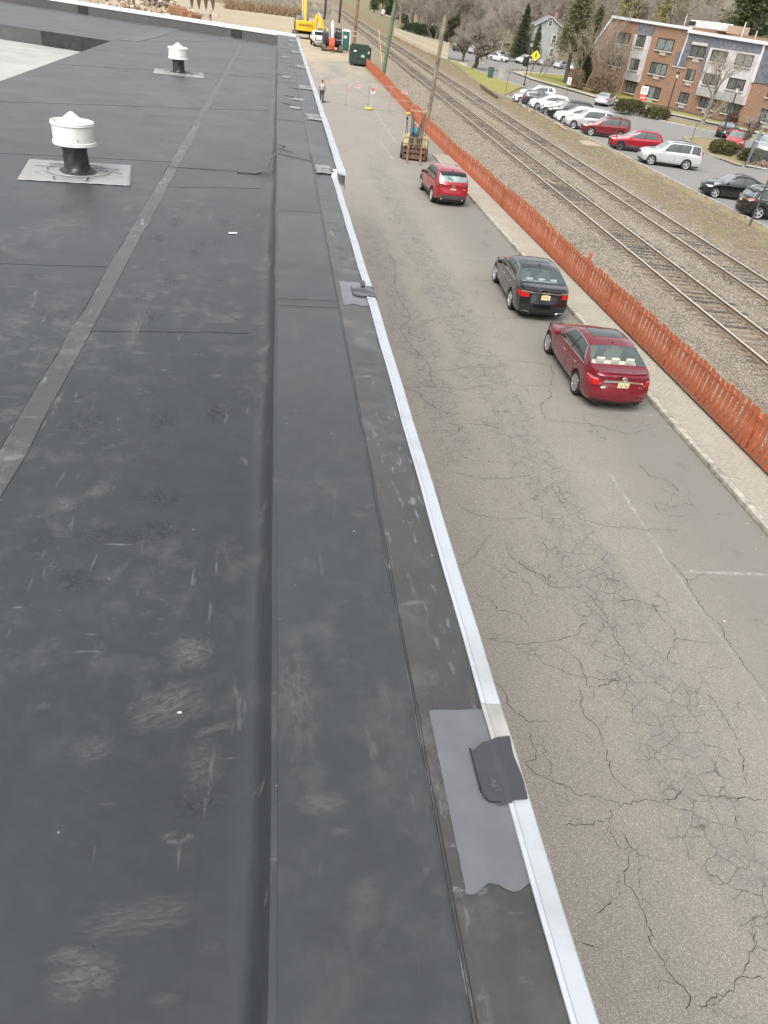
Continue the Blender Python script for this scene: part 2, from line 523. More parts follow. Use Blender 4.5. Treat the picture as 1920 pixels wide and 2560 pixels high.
def sheet(name, poly, z, mat, parent=None):
    mb = MB()
    mb.add([(x, y, z) for x, y in poly], [tuple(range(len(poly)))])
    return struct(name, mb, mat, parent)

edge = [(-90, 300)]
dy_ = [(-90, 14), (-30.5, 14), (-30.5, 37), (0.3, 31.2), (.45, 100), (2, 112), (6, 116), (10, 121), (12.2, 124), (12.3, 150), (13, 210), (12, 280), (2, 298), (-40, 330), (-90, 360)]
sheet('dirt_yard', dy_, -.016, M_DIRT)
alley = sheet('alley', [(.5, -8), (12.05, -8), (11.9, 30), (11.75, 60), (12.0, 80), (12.3, 112), (12.3, 126), (9, 123), (5, 117), (2, 113), (-2, 104), (.5, 90)], 0., M_ALLEY)

def poly_strip(pts, wd, z):
    mb = MB()
    V = []
    for i, p in enumerate(pts):
        a, b = Vector(pts[max(0, i - 1)]), Vector(pts[min(len(pts) - 1, i + 1)])
        d = (b - a).normalized() if (b - a).length > 1e-6 else Vector((0, 1))
        nn = Vector((-d.y, d.x))
        ww = wd[i] if isinstance(wd, list) else wd
        V += [(p[0] + nn.x * ww / 2, p[1] + nn.y * ww / 2, z), (p[0] - nn.x * ww / 2, p[1] - nn.y * ww / 2, z)]
    mb.add(V, [(2 * i, 2 * i + 1, 2 * i + 3, 2 * i + 2) for i in range(len(pts) - 1)])
    return mb

def line(pts, wd=.1, mat=None, parent=alley, z=.004):
    o = poly_strip(pts, wd, z).build('painted_line', mat or M_WHITEP, parent)
    return o

for q in ([(8.35, 16.33), (9.3, 16.3), (10.45, 16.22)], [(7.95, 9.78), (10.4, 9.66)], [(7.83, 13.2), (7.78, 11.2), (7.78, 8.8), (7.88, 6.5), (7.9, 4.5)],
          [(7.6, 29.5), (8.9, 29.65), (10.3, 29.7)], [(8.3, 23.1), (10.3, 23.0)], [(8.6, 36.2), (10.3, 36.2)],
          [(9.0, 43.6), (10.4, 43.6)], [(8.6, 5.6), (10.4, 5.5)]):
    line(q)
for q in ([(9.9, 121), (9.72, 114.8), (9.4, 97), (9.08, 82.5), (8.64, 64.8), (8.57, 56.5)], [(7.29, 56.4), (8.52, 56.5)], [(7.29, 56.2), (7.5, 49.9)], [(8.75, 64.6), (11.4, 64.3)], [(8.95, 71.6), (11.6, 71.2)], [(9.0, 78.6), (11.7, 78)]):
    line(q, .12, M_WHITEP2)

CRACKS = [[(3.48,7.2),(3.58,7.05),(3.63,6.81),(3.63,6.67),(3.73,6.51),(3.9,6.37),(4.09,6.38),(4.23,6.32)],
 [(3.56,8.1),(3.85,7.97),(4.27,7.92),(4.69,7.97),(4.98,8.05),(5.26,8.17),(5.38,8.35),(5.57,8.39)],
 [(4.27,7.92),(4.34,7.78),(4.43,7.48),(4.64,7.39),(4.81,7.25),(5.03,7.18),(5.38,7.15),(5.59,7.15),(5.89,7.25)],
 [(4.67,7.91),(4.88,7.77),(5.03,7.58),(5.04,7.36),(5.0,6.99),(5.33,7.03),(5.58,7.13)],
 [(4.87,7.02),(4.83,6.85),(4.75,6.67),(4.74,6.46),(4.85,6.3),(4.88,6.04),(4.85,5.79),(4.8,5.59),(4.8,5.39),(4.91,5.24),(4.95,5.12)],
 [(3.82,6.26),(3.79,6.05),(3.82,5.87),(3.76,5.73),(3.59,5.69),(3.65,5.57),(3.87,5.41),(4.1,5.29),(4.14,5.18),(4.41,5.13),(4.56,5.05),(4.78,5.01),(5.03,5.03),(5.29,5.0),(5.5,5.03),(5.79,5.18)],
 [(4.65,4.98),(4.52,4.81),(4.35,4.77),(4.26,4.74),(3.93,4.77),(3.82,4.7)],
 [(4.43,4.73),(4.45,4.55),(4.48,4.37)],
 [(4.58,4.63),(4.66,4.36),(4.54,4.27),(4.41,4.07),(4.37,3.94),(4.44,3.84),(4.46,3.64),(4.46,3.43),(4.4,3.27),(4.46,3.11),(4.46,3.03),(4.5,2.93),(4.58,2.83),(4.62,2.72),(4.51,2.62),(4.5,2.48)],
 [(4.32,4.1),(4.25,3.85),(4.01,3.72),(3.83,3.59)],
 [(3.5,3.34),(3.65,3.32),(3.74,3.28),(3.86,3.32)],
 [(5.6,2.85),(5.44,2.84),(5.31,2.87),(5.11,2.75),(4.86,2.7),(4.69,2.62),(4.58,2.69)],
 [(5.76,3.34),(5.62,3.14),(5.42,2.98),(5.31,2.87)],
 [(7.86,10.12),(7.93,9.62),(7.87,9.15),(7.88,8.59),(7.99,8.32),(7.91,7.99),(7.94,7.58),(7.93,7.3),(7.97,7.03),(7.99,6.77)],
 [(7.8,7.89),(7.34,7.92),(6.98,8.0),(6.74,7.74),(6.57,7.46)],
 [(6.98,8.0),(7.06,8.33),(6.92,8.54),(6.92,8.81),(6.63,9.0),(6.23,8.92)],
 [(4.6,10.08),(5.02,9.66),(5.28,9.31),(5.78,9.34)],
 [(3.62,9.2),(3.92,8.98),(3.93,8.72),(4.29,8.64),(4.4,8.35)],
 [(5.79,5.18),(5.95,5.07),(6.4,5.02),(6.89,4.95)],
 [(6.28,4.81),(6.24,4.51),(6.26,4.28)],
 [(6.99,6.88),(6.98,6.39),(7.0,5.92),(6.83,5.5),(6.68,5.17)],
 [(5.77,9.2),(5.9,8.6),(5.86,7.99),(5.96,7.43)],
 [(6.27,10.1),(6.34,9.61),(6.14,9.2)],
 [(3.5,17.21),(3.9,16.96),(3.97,16.46),(4.27,16.06),(4.44,15.86),(4.86,15.9)],
 [(3.44,14.74),(4.07,14.98),(4.56,14.97),(4.75,15.28),(4.34,15.34)],
 [(4.75,15.38),(5.36,15.37),(5.8,15.06)],
 [(4.0,13.12),(4.5,12.91),(5.13,12.9),(5.84,13.09)],
 [(3.48,12.59),(3.53,12.29),(3.49,11.72),(3.54,11.45)],
 [(3.85,11.94),(4.19,11.53),(4.82,11.38),(5.36,11.46)],
 [(4.31,10.81),(3.88,10.19),(3.53,9.82)],
 [(4.63,10.63),(4.57,10.26),(4.87,9.8),(5.12,9.36),(5.39,9.25)],
 [(6.23,12.71),(6.22,12.25),(6.25,11.67),(6.55,11.39),(7.0,11.2),(7.76,11.12),(8.56,11.1)],
 [(7.75,17.64),(7.66,17.15),(7.12,16.53),(7.05,15.76),(7.66,15.65),(8.2,15.64),(8.79,15.33),(9.09,15.15),(9.64,15.39)],
 [(6.88,19.38),(7.67,19.34),(8.25,19.2),(8.17,18.58),(7.8,17.77),(6.91,17.74)],
 [(4.35,25.51),(4.34,24.1),(4.46,23.0),(4.49,22.3),(3.97,21.39),(4.09,20.47),(4.22,19.75),(4.48,18.82),(4.37,17.66),(4.45,17.37)],
 [(4.47,18.42),(5.06,18.49),(5.72,18.83),(6.3,18.77),(6.99,19.12)],
 [(3.51,17.27),(4.45,17.37),(5.15,17.26),(6.04,17.71)],
 [(6.74,22.85),(7.71,22.83),(8.74,22.99),(9.31,23.0)],
 [(8.72,13.75),(8.79,13.24),(9.19,13.0),(9.25,12.52)],
 [(8.83,12.66),(9.17,12.36)],
 [(7.08,26.74),(7.76,26.65),(8.54,26.93)],
 [(3.97,21.39),(4.58,21.64),(5.3,22.43),(6.36,22.96)],
 [(4.61,29.62),(4.7,27.86),(4.35,25.51)],
 [(3.11,19.89),(3.82,19.84),(4.18,19.46),(4.62,19.24)]]

def crack_mesh():
    mb = MB()
    rnd = random.Random(3)
    def strip(pts, w0):
        fine = []
        for a, b in zip(pts[:-1], pts[1:]):
            L = math.hypot(b[0] - a[0], b[1] - a[1])
            n = max(2, int(L / .05))
            for i in range(n):
                q = i / n
                k = 0 if i == 0 else .02
                fine.append((a[0] + (b[0] - a[0]) * q + rnd.gauss(0, k), a[1] + (b[1] - a[1]) * q + rnd.gauss(0, k)))
        fine.append(pts[-1])
        wd = [w0 * (.5 + .4 * abs(math.sin(i * .23 + w0 * 900))) * rnd.uniform(.5, 1.35) * (1 if 1 < i < len(fine) - 2 else .3) for i in range(len(fine))]
        s = poly_strip(fine, wd, .003)
        mb.add(s.v, s.f)
        return fine
    for c in CRACKS:
        far = sum(p[1] for p in c) / len(c)
        f = strip(c, .0125 if far < 12 else .0165)
        for k in range(3, len(f) - 3):
            if rnd.random() < .11:
                a = rnd.uniform(0, 6.28)
                p = f[k]
                q = [p]
                for _ in range(rnd.randint(2, 7)):
                    a += rnd.gauss(0, .5)
                    p = (p[0] + .06 * math.cos(a), p[1] + .06 * math.sin(a))
                    q.append(p)
                strip(q, .006)
    return mb
cr = crack_mesh().build('crack', M_CRACK, alley, fix=False)
cr['kind'] = 'stuff'

# little pale bits and dry leaves on the alley by the kerb
mb = MB()
for i in range(70):
    x, y = (10.44 - abs(rng.normal(0, .12)), rng.uniform(9.5, 30)) if i < 45 else (rng.uniform(3.5, 10), rng.uniform(4.5, 45))
    s = rng.uniform(.012, .03)
    a = rng.uniform(0, 6.28)
    mb.box((x, y, .006), (s, s * rng.uniform(.5, 1.6), .008), a)
lf = mb.build('leaf_litter', simple('litter', (.55, .47, .36), .8, var=.4, scale=1.5))
tag(lf, 'pale leaf bits scattered on the alley asphalt along the kerb', 'litter', kind='stuff')

# kerb and brick-stamped walk
walk = MB().box((11.22, 29, .055), (1.08, 47.4, .11)).build('sidewalk', M_JOINT)
walk['kind'] = 'structure'
y = 5.3
k = 0
while y < 52.6:
    L = min(3.05, 52.7 - y)
    kb = MB().box((10.595, y + L / 2, .065), (.175, L - .012, .13)).build('kerb_stone', M_CURB, walk, bevel=.022)
    y += L
MB().box((11.2, 52.77, .06), (.98, .12, .13)).build('kerb_stone', M_CURB, walk, bevel=.02)
pm = {}
for kx, lx in (('full', .198), ('half', .098)):
    mb = MB()
    a, b2, ch = lx / 2 - .004, .046, .006
    mb.add([(-a, -b2, -.01), (a, -b2, -.01), (a, b2, -.01), (-a, b2, -.01), (-a + ch, -b2 + ch, .006), (a - ch, -b2 + ch, .006), (a - ch, b2 - ch, .006), (-a + ch, b2 - ch, .006)],
           [(4, 5, 6, 7), (0, 1, 5, 4), (1, 2, 6, 5), (2, 3, 7, 6), (3, 0, 4, 7)])
    pm[kx] = mb.mesh('paver')
    pm[kx].materials.append(mat_ground('paver_' + kx, ((.42, .39, .325), (.36, .33, .275), (.47, .44, .375)), (.9, 7., 60.), .92, .3))
rest = MB()
row, cnt, y = 0, 0, 10.6
while y < 52.6:
    x = 10.70
    lay = [('half', .1)] + [('full', .2)] * 4 + [('half', .1)] if row % 2 else [('full', .2)] * 5
    for kx, lx in lay:
        zz = .112 + random.uniform(-.0015, .0025)
        if cnt < 296:
            o = link('paver', pm[kx], None, walk)
            o.location = (x + lx / 2, y, zz)
            o.rotation_euler = (random.gauss(0, .006), random.gauss(0, .006), random.gauss(0, .008))
            cnt += 1
        else:
            me = pm[kx]
            rest.add([(v.co.x + x + lx / 2, v.co.y + y, v.co.z + zz) for v in me.vertices], [tuple(p.vertices) for p in me.polygons])
        x += lx
    row += 1
    y += .1 if row % 46 else .125
o = rest.build('paver_field', pm['full'].materials[0], walk, fix=False)
o['kind'] = 'stuff'
o['label'] = 'distant rows of brick-shaped pavers'

# ------------------------------------------------------------------ ballast bed
def XT(y):
    return .0278 * y
def xr_bed(y):
    return 27.55 + max(0., y - 101) * .045
ysb = list(np.arange(-6, 60, 1.2)) + list(np.arange(60, 130, 3.)) + list(np.arange(130, 300, 10.)) + [320, 360, 420, 500, 600, 760, 900]
NB = 34
V = []
for y in ysb:
    x0, x1 = 11.98 + max(0, y - 110) * .012, xr_bed(y)
    for i in range(NB + 1):
        x = x0 + (x1 - x0) * i / NB
        z = float(np.interp(x - XT(y), [11, 13, 14.4, 15.0, 21.0, 21.6, 23.5, 27], [.03, .045, .05, -.005, -.005, .03, .05, .01]))
        if 0 < i < NB:
            z += float(rng.normal(0, .012))
        V.append((x, y, z))
mb = MB().add(V, [(j * (NB + 1) + i, j * (NB + 1) + i + 1, (j + 1) * (NB + 1) + i + 1, (j + 1) * (NB + 1) + i) for j in range(len(ysb) - 1) for i in range(NB)], True)
struct('ballast_bed', mb, M_BED)

# loose stones
def stones(n, xy, s0, s1, zf):
    base = np.array([(1, 0, 0), (-1, 0, 0), (0, 1, 0), (0, -1, 0), (0, 0, 1), (0, 0, -1)], float)
    fc = np.array([(0, 2, 4), (2, 1, 4), (1, 3, 4), (3, 0, 4), (2, 0, 5), (1, 2, 5), (3, 1, 5), (0, 3, 5)])
    P = base[None] * rng.uniform(.6, 1.25, (n, 6, 1)) * rng.uniform(s0, s1, (n, 1, 1)) * np.array([1, 1, .75])
    P += rng.normal(0, .006, (n, 6, 3))
    a = rng.uniform(0, 6.28, n)
    ca, sa = np.cos(a)[:, None], np.sin(a)[:, None]
    Q = np.stack([P[..., 0] * ca - P[..., 1] * sa, P[..., 0] * sa + P[..., 1] * ca, P[..., 2]], -1)
    Q[..., 0] += xy[:, :1]
    Q[..., 1] += xy[:, 1:2]
    Q[..., 2] += zf[:, None]
    Fc = fc[None] + (np.arange(n) * 6)[:, None, None]
    return Q.reshape(-1, 3), Fc.reshape(-1, 3)
def tri_mesh(name, V, Fc):
    me = bpy.data.meshes.new(name)
    me.vertices.add(len(V))
    me.vertices.foreach_set('co', V.astype(np.float32).ravel())
    me.loops.add(Fc.size)
    me.loops.foreach_set('vertex_index', Fc.astype(np.int32).ravel())
    k = Fc.shape[1]
    me.polygons.add(len(Fc))
    me.polygons.foreach_set('loop_start', np.arange(0, Fc.size, k, dtype=np.int32))
    me.update(calc_edges=True)
    return me
VV, FF, off = [], [], 0
for y0, y1, dens, s0, s1 in ((14, 26, 330, .018, .042), (26, 38, 230, .022, .048), (38, 62, 95, .028, .058), (62, 110, 22, .035, .07)):
    n = int((y1 - y0) * 15.2 * dens)
    xy = np.stack([rng.uniform(12.1, 27.3, n), rng.uniform(y0, y1, n)], 1)
    keep = xy[:, 0] < 17.2 + .66 * (xy[:, 1] - 20)
    u = xy[:, 0] - .0278 * xy[:, 1]
    tr = ((u > 14.85) & (u < 17.25)) | ((u > 18.6) & (u < 21.0))
    keep &= ~(tr & (rng.random(n) < .35))
    keep &= ~((u > 21.5) & (rng.random(n) < .8))
    xy, u = xy[keep], u[keep]
    z = np.interp(u, [11, 13, 14.4, 15.0, 21.0, 21.6, 23.5, 27], [.03, .045, .05, -.005, -.005, .03, .05, .01]) + rng.uniform(-.005, .018, len(xy))
    v_, f_ = stones(len(xy), xy, s0, s1, z)
    VV.append(v_)
    FF.append(f_ + off)
    off += len(v_)
bs = link('ballast_stones', tri_mesh('ballast_stones', np.concatenate(VV), np.concatenate(FF)), M_STONE)
tag(bs, 'grey and tan crushed ballast stones between the tracks', 'ballast', kind='stuff')

# ------------------------------------------------------------------ railway tracks
def rail_profile():
    return [(-.07, 0), (.07, 0), (.07, .012), (.012, .03), (.011, .10), (.036, .112), (.036, .135), (-.036, .135), (-.036, .112), (-.011, .10), (-.012, .03), (-.07, .012)]
tie_me = []
for k in range(3):
    mb = MB()
    L, Wd = 1.3, .115
    nseg = 7
    P = []
    for i in range(nseg + 1):
        x = -L + 2 * L * i / nseg
        for (yy, zz) in ((-Wd, -.12), (Wd, -.12), (Wd, 0), (-Wd, 0)):
            P.append((x, yy + random.gauss(0, .008), zz + (random.gauss(0, .006) if zz == 0 else 0)))
    mb.add(P, [(0, 1, 2, 3), tuple(reversed([nseg * 4 + q for q in range(4)]))] + [(4 * i + q, 4 * i + 4 + q, 4 * i + 4 + (q + 1) % 4, 4 * i + (q + 1) % 4) for i in range(nseg) for q in range(4)])
    me = mb.mesh('sleeper')
    me.materials.append([M_TIE, simple('dark_tie', (.12, .10, .085), .93, var=.4, scale=5, bump=.4, bscale=12), simple('pale_tie', (.225, .175, .125), .93, var=.35, scale=4, bump=.4, bscale=12)][k])
    tie_me.append(me)
for ti, (u0, ystart, lab) in enumerate(((16.05, 17.2, 'railway track beside the red fence, rails worn bright on brown sleepers'), (19.83, 24.0, 'railway track on the parking lot side, half buried in brown gravel'))):
    tr = empty('railway_track', (u0 + XT(ystart), ystart, 0), 0, lab, 'railway track', 'parallel railway tracks')
    ang = -math.atan(.0278)
    tr.rotation_euler = (0, 0, ang)
    for s in (-1, 1):
        mb = MB()
        pr2 = rail_profile()
        n = len(pr2)
        ye = [-1.5, 900]
        mb.add([(s * .752 + a, y, b + .032) for y in ye for a, b in pr2], [(q, (q + 1) % n, n + (q + 1) % n, n + q) for q in range(n)] + [tuple(range(n)), tuple(range(2 * n - 1, n - 1, -1))])
        ro = mb.build('rail', M_RAIL, tr)
        MB().box((s * .752, 449, .170), (.058, 901, .008)).build('rail_head', M_RAILTOP, ro)
    stuff = MB()
    pl = MB()
    y = 0.
    i = 0
    while y < 420:
        if i < 296:
            o = link('sleeper', random.choice(tie_me), None, tr)
            o.location = (random.gauss(0, .045), y, .03 + random.gauss(0, .006) - (.012 if ti else 0))
            o.rotation_euler = (0, random.gauss(0, .004), random.gauss(0, .018))
            if i < 120:
                for s in (-1, 1):
                    pl.box((s * .752, y, .034), (.30, .17, .014))
        else:
            stuff.box((0, y, -.02), (2.55, .23, .1))
        i += 1
        y += .52
    st = stuff.build('sleeper_row', M_TIE, tr, fix=False)
    st['kind'] = 'stuff'
    st = pl.build('tie_plates', M_PLATE, tr, fix=False)
    st['kind'] = 'stuff'

# ------------------------------------------------------------------ red picket fence
def fx(y):
    return float(np.interp(y, [10, 18, 24, 52, 62, 72, 99, 206], [11.93, 12.02, 11.95, 11.66, 11.68, 11.85, 12.28, 12.96]))
fe = empty('picket_fence', (11.95, 12, 0), 0, 'rust red wooden picket fence between the alley walk and the tracks', 'fence')
def picket_mesh(hh, lean):
    mb = MB()
    w2, c = .088, .03
    pol = [(-w2, .03), (w2, .03), (w2, hh - c), (w2 - c, hh), (-w2 + c, hh), (-w2, hh - c)]
    n = 6
    V = [(xx, a + lean * b, b) for xx in (-.009, .009) for a, b in pol]
    return mb.add(V, [tuple(range(n)), tuple(reversed(range(n, 2 * n)))] + [(i, n + i, n + (i + 1) % n, (i + 1) % n) for i in range(n)])
pk = []
for k in range(4):
    me = picket_mesh(1.13 + .015 * k, (k - 1.5) * .006).mesh('picket')
    me.materials.append(M_FENCE)
    pk.append(me)
far_p = MB()
i, y = 0, 12.0
while y < 214:
    near_pole = abs(y - 70.2) < .5
    hv = 1 + .04 * math.sin(y * .21) + .03 * math.sin(y * .57 + 1)
    if i < 298:
        if not near_pole:
            o = link('picket', pk[random.randrange(4)], None, fe)
            o.location = (fx(y) - 11.95 + random.gauss(0, .006), y - 12 + random.gauss(0, .008), 0)
            o.scale = (1, 1, hv + random.gauss(0, .008))
            o.rotation_euler = (random.gauss(0, .012), random.gauss(.02, .015), random.gauss(0, .03))
    else:
        s = picket_mesh(1.15 * hv, 0)
        far_p.add([(a + fx(y) - 11.95 + random.gauss(0, .01), b + y - 12, c) for a, b, c in s.v], s.f)
    i += 1
    y += .262
o = far_p.build('picket_row', M_FENCE, fe, fix=False)
o['kind'] = 'stuff'
y = 12.2
while y < 212:
    y2 = min(y + 2.44, 213)
    for z in (.28, .92):
        MB().bar((fx(y) - 11.95 + .035, y - 12, z), (fx(y2) - 11.95 + .035, y2 - 12, z), .04, .085).build('fence_rail', M_FENCE, fe)
    MB().box((fx(y) - 11.95 + .10, y - 12, .50 + (.16 if abs(y - 26.84) < .1 else 0)), (.09, .09, 1.0 + (.32 if abs(y - 26.84) < .1 else 0))).build('fence_post', M_FENCE, fe)
    y = y2

# ------------------------------------------------------------------ the flat-roofed building underfoot
bld = empty('flat_roof_building', (0, 0, 0), 0, 'low flat-roofed building with dark grey membrane roof and white metal edge', 'building')
ZR, ZP = 6.6, 6.9
M_STUCCO = simple('stucco', (.50, .46, .38), .9, var=.15, scale=2, bump=.1, bscale=50)
# walls
MB().prism([(-30, -6), (.54, -6), (.54, 29.8), (.3, 30.4), (-9.2, 35.4), (-14, 37.5), (-30, 37.5)], -.02, 6.15).build('wall', M_STUCCO, bld)
# roof deck sheets
deck = [(-4.4, -5), (-.10, -5), (-.10, 30.9), (-9.0, 35.35), (-13.5, 37.3), (-13.5, 27.6), (-7.6, 25.2), (-4.45, 24)]
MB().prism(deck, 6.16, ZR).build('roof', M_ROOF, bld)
MB().prism([(-29.9, -5), (-4.42, -5), (-4.47, 23.97), (-13.52, 27.58), (-13.52, 37.2), (-29.9, 37.2)], 6.155, 6.24).build('lower_roof', M_WROOF, bld)
MB().bar((-4.47, 23.985, 6.42), (-13.52, 27.585, 6.42), .02, .35).build('upstand', M_DARKM, bld)
# membrane cover sheets, each a thin lap over its neighbour
def lap(name, poly, z, mat, th=.003):
    return MB().prism(poly, z - th, z).build(name, mat, bld)
# caulked seams
def seam(pts, w=.009, z=ZR + .002, name='lap_seam', mat=None):
    return poly_strip(pts, w, z).build(name, mat or M_CAULK, bld, solid=.0015)
def wob(a, b, n=14, s=.004):
    return [(a[0] + (b[0] - a[0]) * i / n + random.gauss(0, s), a[1] + (b[1] - a[1]) * i / n + random.gauss(0, s)) for i in range(n + 1)]
for a, b, w_ in (((-4.38, 5.0), (-1.14, 5.43), .006), ((-1.07, 4.25), (-.12, 4.36), .006), ((-4.38, 11.9), (-.1, 14.05), .012), ((-4.38, 8.55), (-1.17, 9.2), .009), ((-1.07, 8.0), (-.12, 8.3), .007),
                 ((-4.4, 17.3), (-.12, 19.3), .014), ((-4.4, 21), (-.12, 23.2), .014), ((-4.45, 24.0), (-1.3, 29.4), .02)):
    seam(wob(a, b), w_ * .5, mat=M_SEAM)
seam(wob((-1.17, 8.93), (-.16, 9.07)), .02, ZR + .004)
# lighter seam tape down the roof
tp = [(-1.115 + random.gauss(0, .006) - .002 * max(0, y - 9), y) for y in np.arange(.4, 29.5, .35)]
poly_strip(tp, [.112 + random.gauss(0, .009) for _ in tp], ZR + .0025).build('seam_tape', M_STRIP, bld)
seam([(x - .058, y) for x, y in tp], .002, ZR + .003)
poly_strip([(-4.15, 24.6), (-3.9, 27), (-3.75, 32.3)], .5, ZR + .0045).build('seam_tape', M_STRIP, bld, solid=.003)
poly_strip([(-1.75, 29.6), (-1.7, 31.4)], .42, ZR + .0045).build('seam_tape', M_STRIP, bld, solid=.003)

# parapet: cove, wall, flat top, edge band
NY = 150
def yv(i, y0=-5., y1=30.3):
    return y0 + (y1 - y0) * i / NY
prof = [(-.15, ZR + .0015), (-.09, ZR + .003), (-.055, ZR + .010), (-.026, ZR + .030), (-.007, ZR + .075), (.006, ZR + .15), (.011, ZR + .22), (.011, ZR + .28), (.016, ZR + .296), (.032, ZP + .001)]
ph = [random.uniform(0, 6.28) for _ in range(6)]
def wv(y):
    return .5 * math.sin(y * 1.7 + ph[0]) + .3 * math.sin(y * 4.3 + ph[1]) + .2 * math.sin(y * 9.1 + ph[2])
mb = MB()
V = []
for i in range(NY * 2 + 1):
    y = yv(i / 2)
    k = wv(y)
    for j, (x, z) in enumerate(prof):
        b = math.sin(math.pi * j / (len(prof) - 1))
        V.append((x + .010 * k * b + (.006 * wv(y * .6 + 3) if 0 < j < 8 else 0), y, z + (.004 * k * b if j else 0)))
n = len(prof)
mb.add(V, [(i * n + j, (i + 1) * n + j, (i + 1) * n + j + 1, i * n + j + 1) for i in range(NY * 2) for j in range(n - 1)], True)
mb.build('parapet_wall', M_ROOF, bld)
# top band inside the seam
def topz(x, y, amp=.004):
    return ZP + amp * (.6 * math.sin(x * 9 + y * 1.3 + ph[3]) + .6 * math.sin(y * 3.1 + x * 5 + ph[4]))
MB().grid(lambda u, v: (.030 + .357 * v, yv(u * NY), topz(.03 + .357 * v, yv(u * NY), .0008)), 160, 6).build('parapet_top', M_TOP, bld)
# wrinkled outer band
def bandz(x, y):
    s = (x - .385) / .19
    rid = sum(a * math.exp(-((y - yc) / w) ** 2) for yc, a, w in ((.32, .005, .03), (.45, .006, .02), (1.55, .006, .05), (1.75, .006, .03), (2.02, .005, .02), (2.1, .006, .03), (2.55, .008, .04), (2.85, .009, .03), (3.2, .009, .04), (3.32, .008, .03), (3.62, .009, .05),
                                                       (5.05, .010, .04), (5.3, .008, .05), (5.75, .012, .03), (5.95, .010, .03), (6.4, .008, .04), (6.7, .01, .03)))
    return ZP + .0022 + rid * (1 - abs(2 * s - 1)) * .9 + .0025 * math.sin(y * 11 + 3 * math.sin(x * 20)) * s
MB().grid(lambda u, v: (.384 + .192 * v, -5 + 13.0 * u, bandz(.384 + .192 * v, -5 + 13.0 * u)), 800, 10).build('parapet_edge_band', M_BAND, bld)
MB().grid(lambda u, v: (.384 + (.25 + .02 * u) * v, 8.0 + 22.0 * u, ZP + .006 + .006 * math.sin(u * 160 + 3 * v) * math.sin(u * 37) * v), 300, 6).build('parapet_edge_band', M_BAND, bld, solid=.003)
for dx, w_ in ((0, .0014), (.007, .0011)):
    seam([(.385 + dx + .0035 * math.sin(y * .8) + random.gauss(0, .0012), y) for y in np.arange(-.4, 30, .12)], w_, ZP + .0040)
# cross seams on the parapet top
for y, w_ in ((4.05, .004), (4.16, .003), (6.2, .004), (11.0, .012), (15.6, .012), (19.5, .014), (24, .014)):
    seam(wob((.04, y), (.385, y + .02), 8, .003), w_, ZP + .006)
seam(wob((.03, 8.6), (.40, 8.33), 8, .003), .02, ZP + .007)
seam(wob((.03, 8.85), (.2, 8.75), 5, .004), .016, ZP + .007)
seam([(.385, 8.7), (.40, 8.1)], .018, ZP + .010)
# tall splice folded up the cove
MB().grid(lambda u, v: (np.interp(u, [0, .25, .45, .7, 1], [-.42, -.21, -.075, -.03, .10]).item(), 8.95 + .11 * v + .05 * u, np.interp(u, [0, .25, .45, .7, 1], [ZR + .008, ZR + .012, ZR + .06, ZR + .18, ZP + .011]).item()), 16, 2).build('splice_flap', M_TOP, bld, solid=.006)
poly_strip([(-.42, 8.93), (-.2, 8.94)], .014, ZR + .012).build('lap_seam', M_CAULK, bld, solid=.004)
poly_strip([(.03, 9.02), (.12, 8.98)], .014, ZP + .018).build('lap_seam', M_CAULK, bld, solid=.004)

# coping: a raised inner lip, a sloped plate and a dropped fascia
def coping(y0, y1, xa0, xa1, wdt, name='coping', mat=None, z=ZP, drop=.14):
    pr_ = [(-.004, .003), (-.004, .008), (.006, .0095), (.010, .006), (wdt - .004, .003), (wdt, 0.), (wdt, -drop), (wdt + .014, -drop - .012), (wdt - .006, -drop - .012), (wdt - .012, -.02), (.0, -.004)]
    V = []
    ns = max(2, int((y1 - y0) / .25))
    for i in range(ns + 1):
        q = i / ns
        for a, b in pr_:
            V.append((xa0 + (xa1 - xa0) * q + a + .0015 * math.sin(i * 1.9), y0 + (y1 - y0) * q, z + .004 + b))
    n = len(pr_)
    return MB().add(V, [(i * n + j, i * n + (j + 1) % n, (i + 1) * n + (j + 1) % n, (i + 1) * n + j) for i in range(ns) for j in range(n)] + [tuple(range(n)), tuple(range(ns * n + n - 1, ns * n - 1, -1))]).build(name, mat or M_COPING, bld)
coping(-5, .93, .570, .571, .053)
coping(.932, 1.19, .571, .572, .053, mat=M_COPDIRTY)
coping(1.192, 4.33, .572, .572, .052)
coping(4.332, 7.62, .572, .560, .052)
coping(7.85, 8.5, .632, .632, .085)
yy = [8.02, 11.55, 15.1, 19.1, 23.2, 27.85, 29.6]
for a, b in zip(yy[:-1], yy[1:]):
    coping(a + .003, b - .003, .634, .640, .078, z=ZP + .006)
coping(7.6, 8.02, .556, .575, .053, mat=M_COPING2)
# squared white end of the outer fascia
MB().box((.668, 8.012, 6.845), (.094, .012, .135)).build('coping_end', M_COPING2, bld, bevel=.003)
MB().box((.672, 7.998, 6.775), (.104, .03, .012)).build('coping_end_drip', M_COPING2, bld)

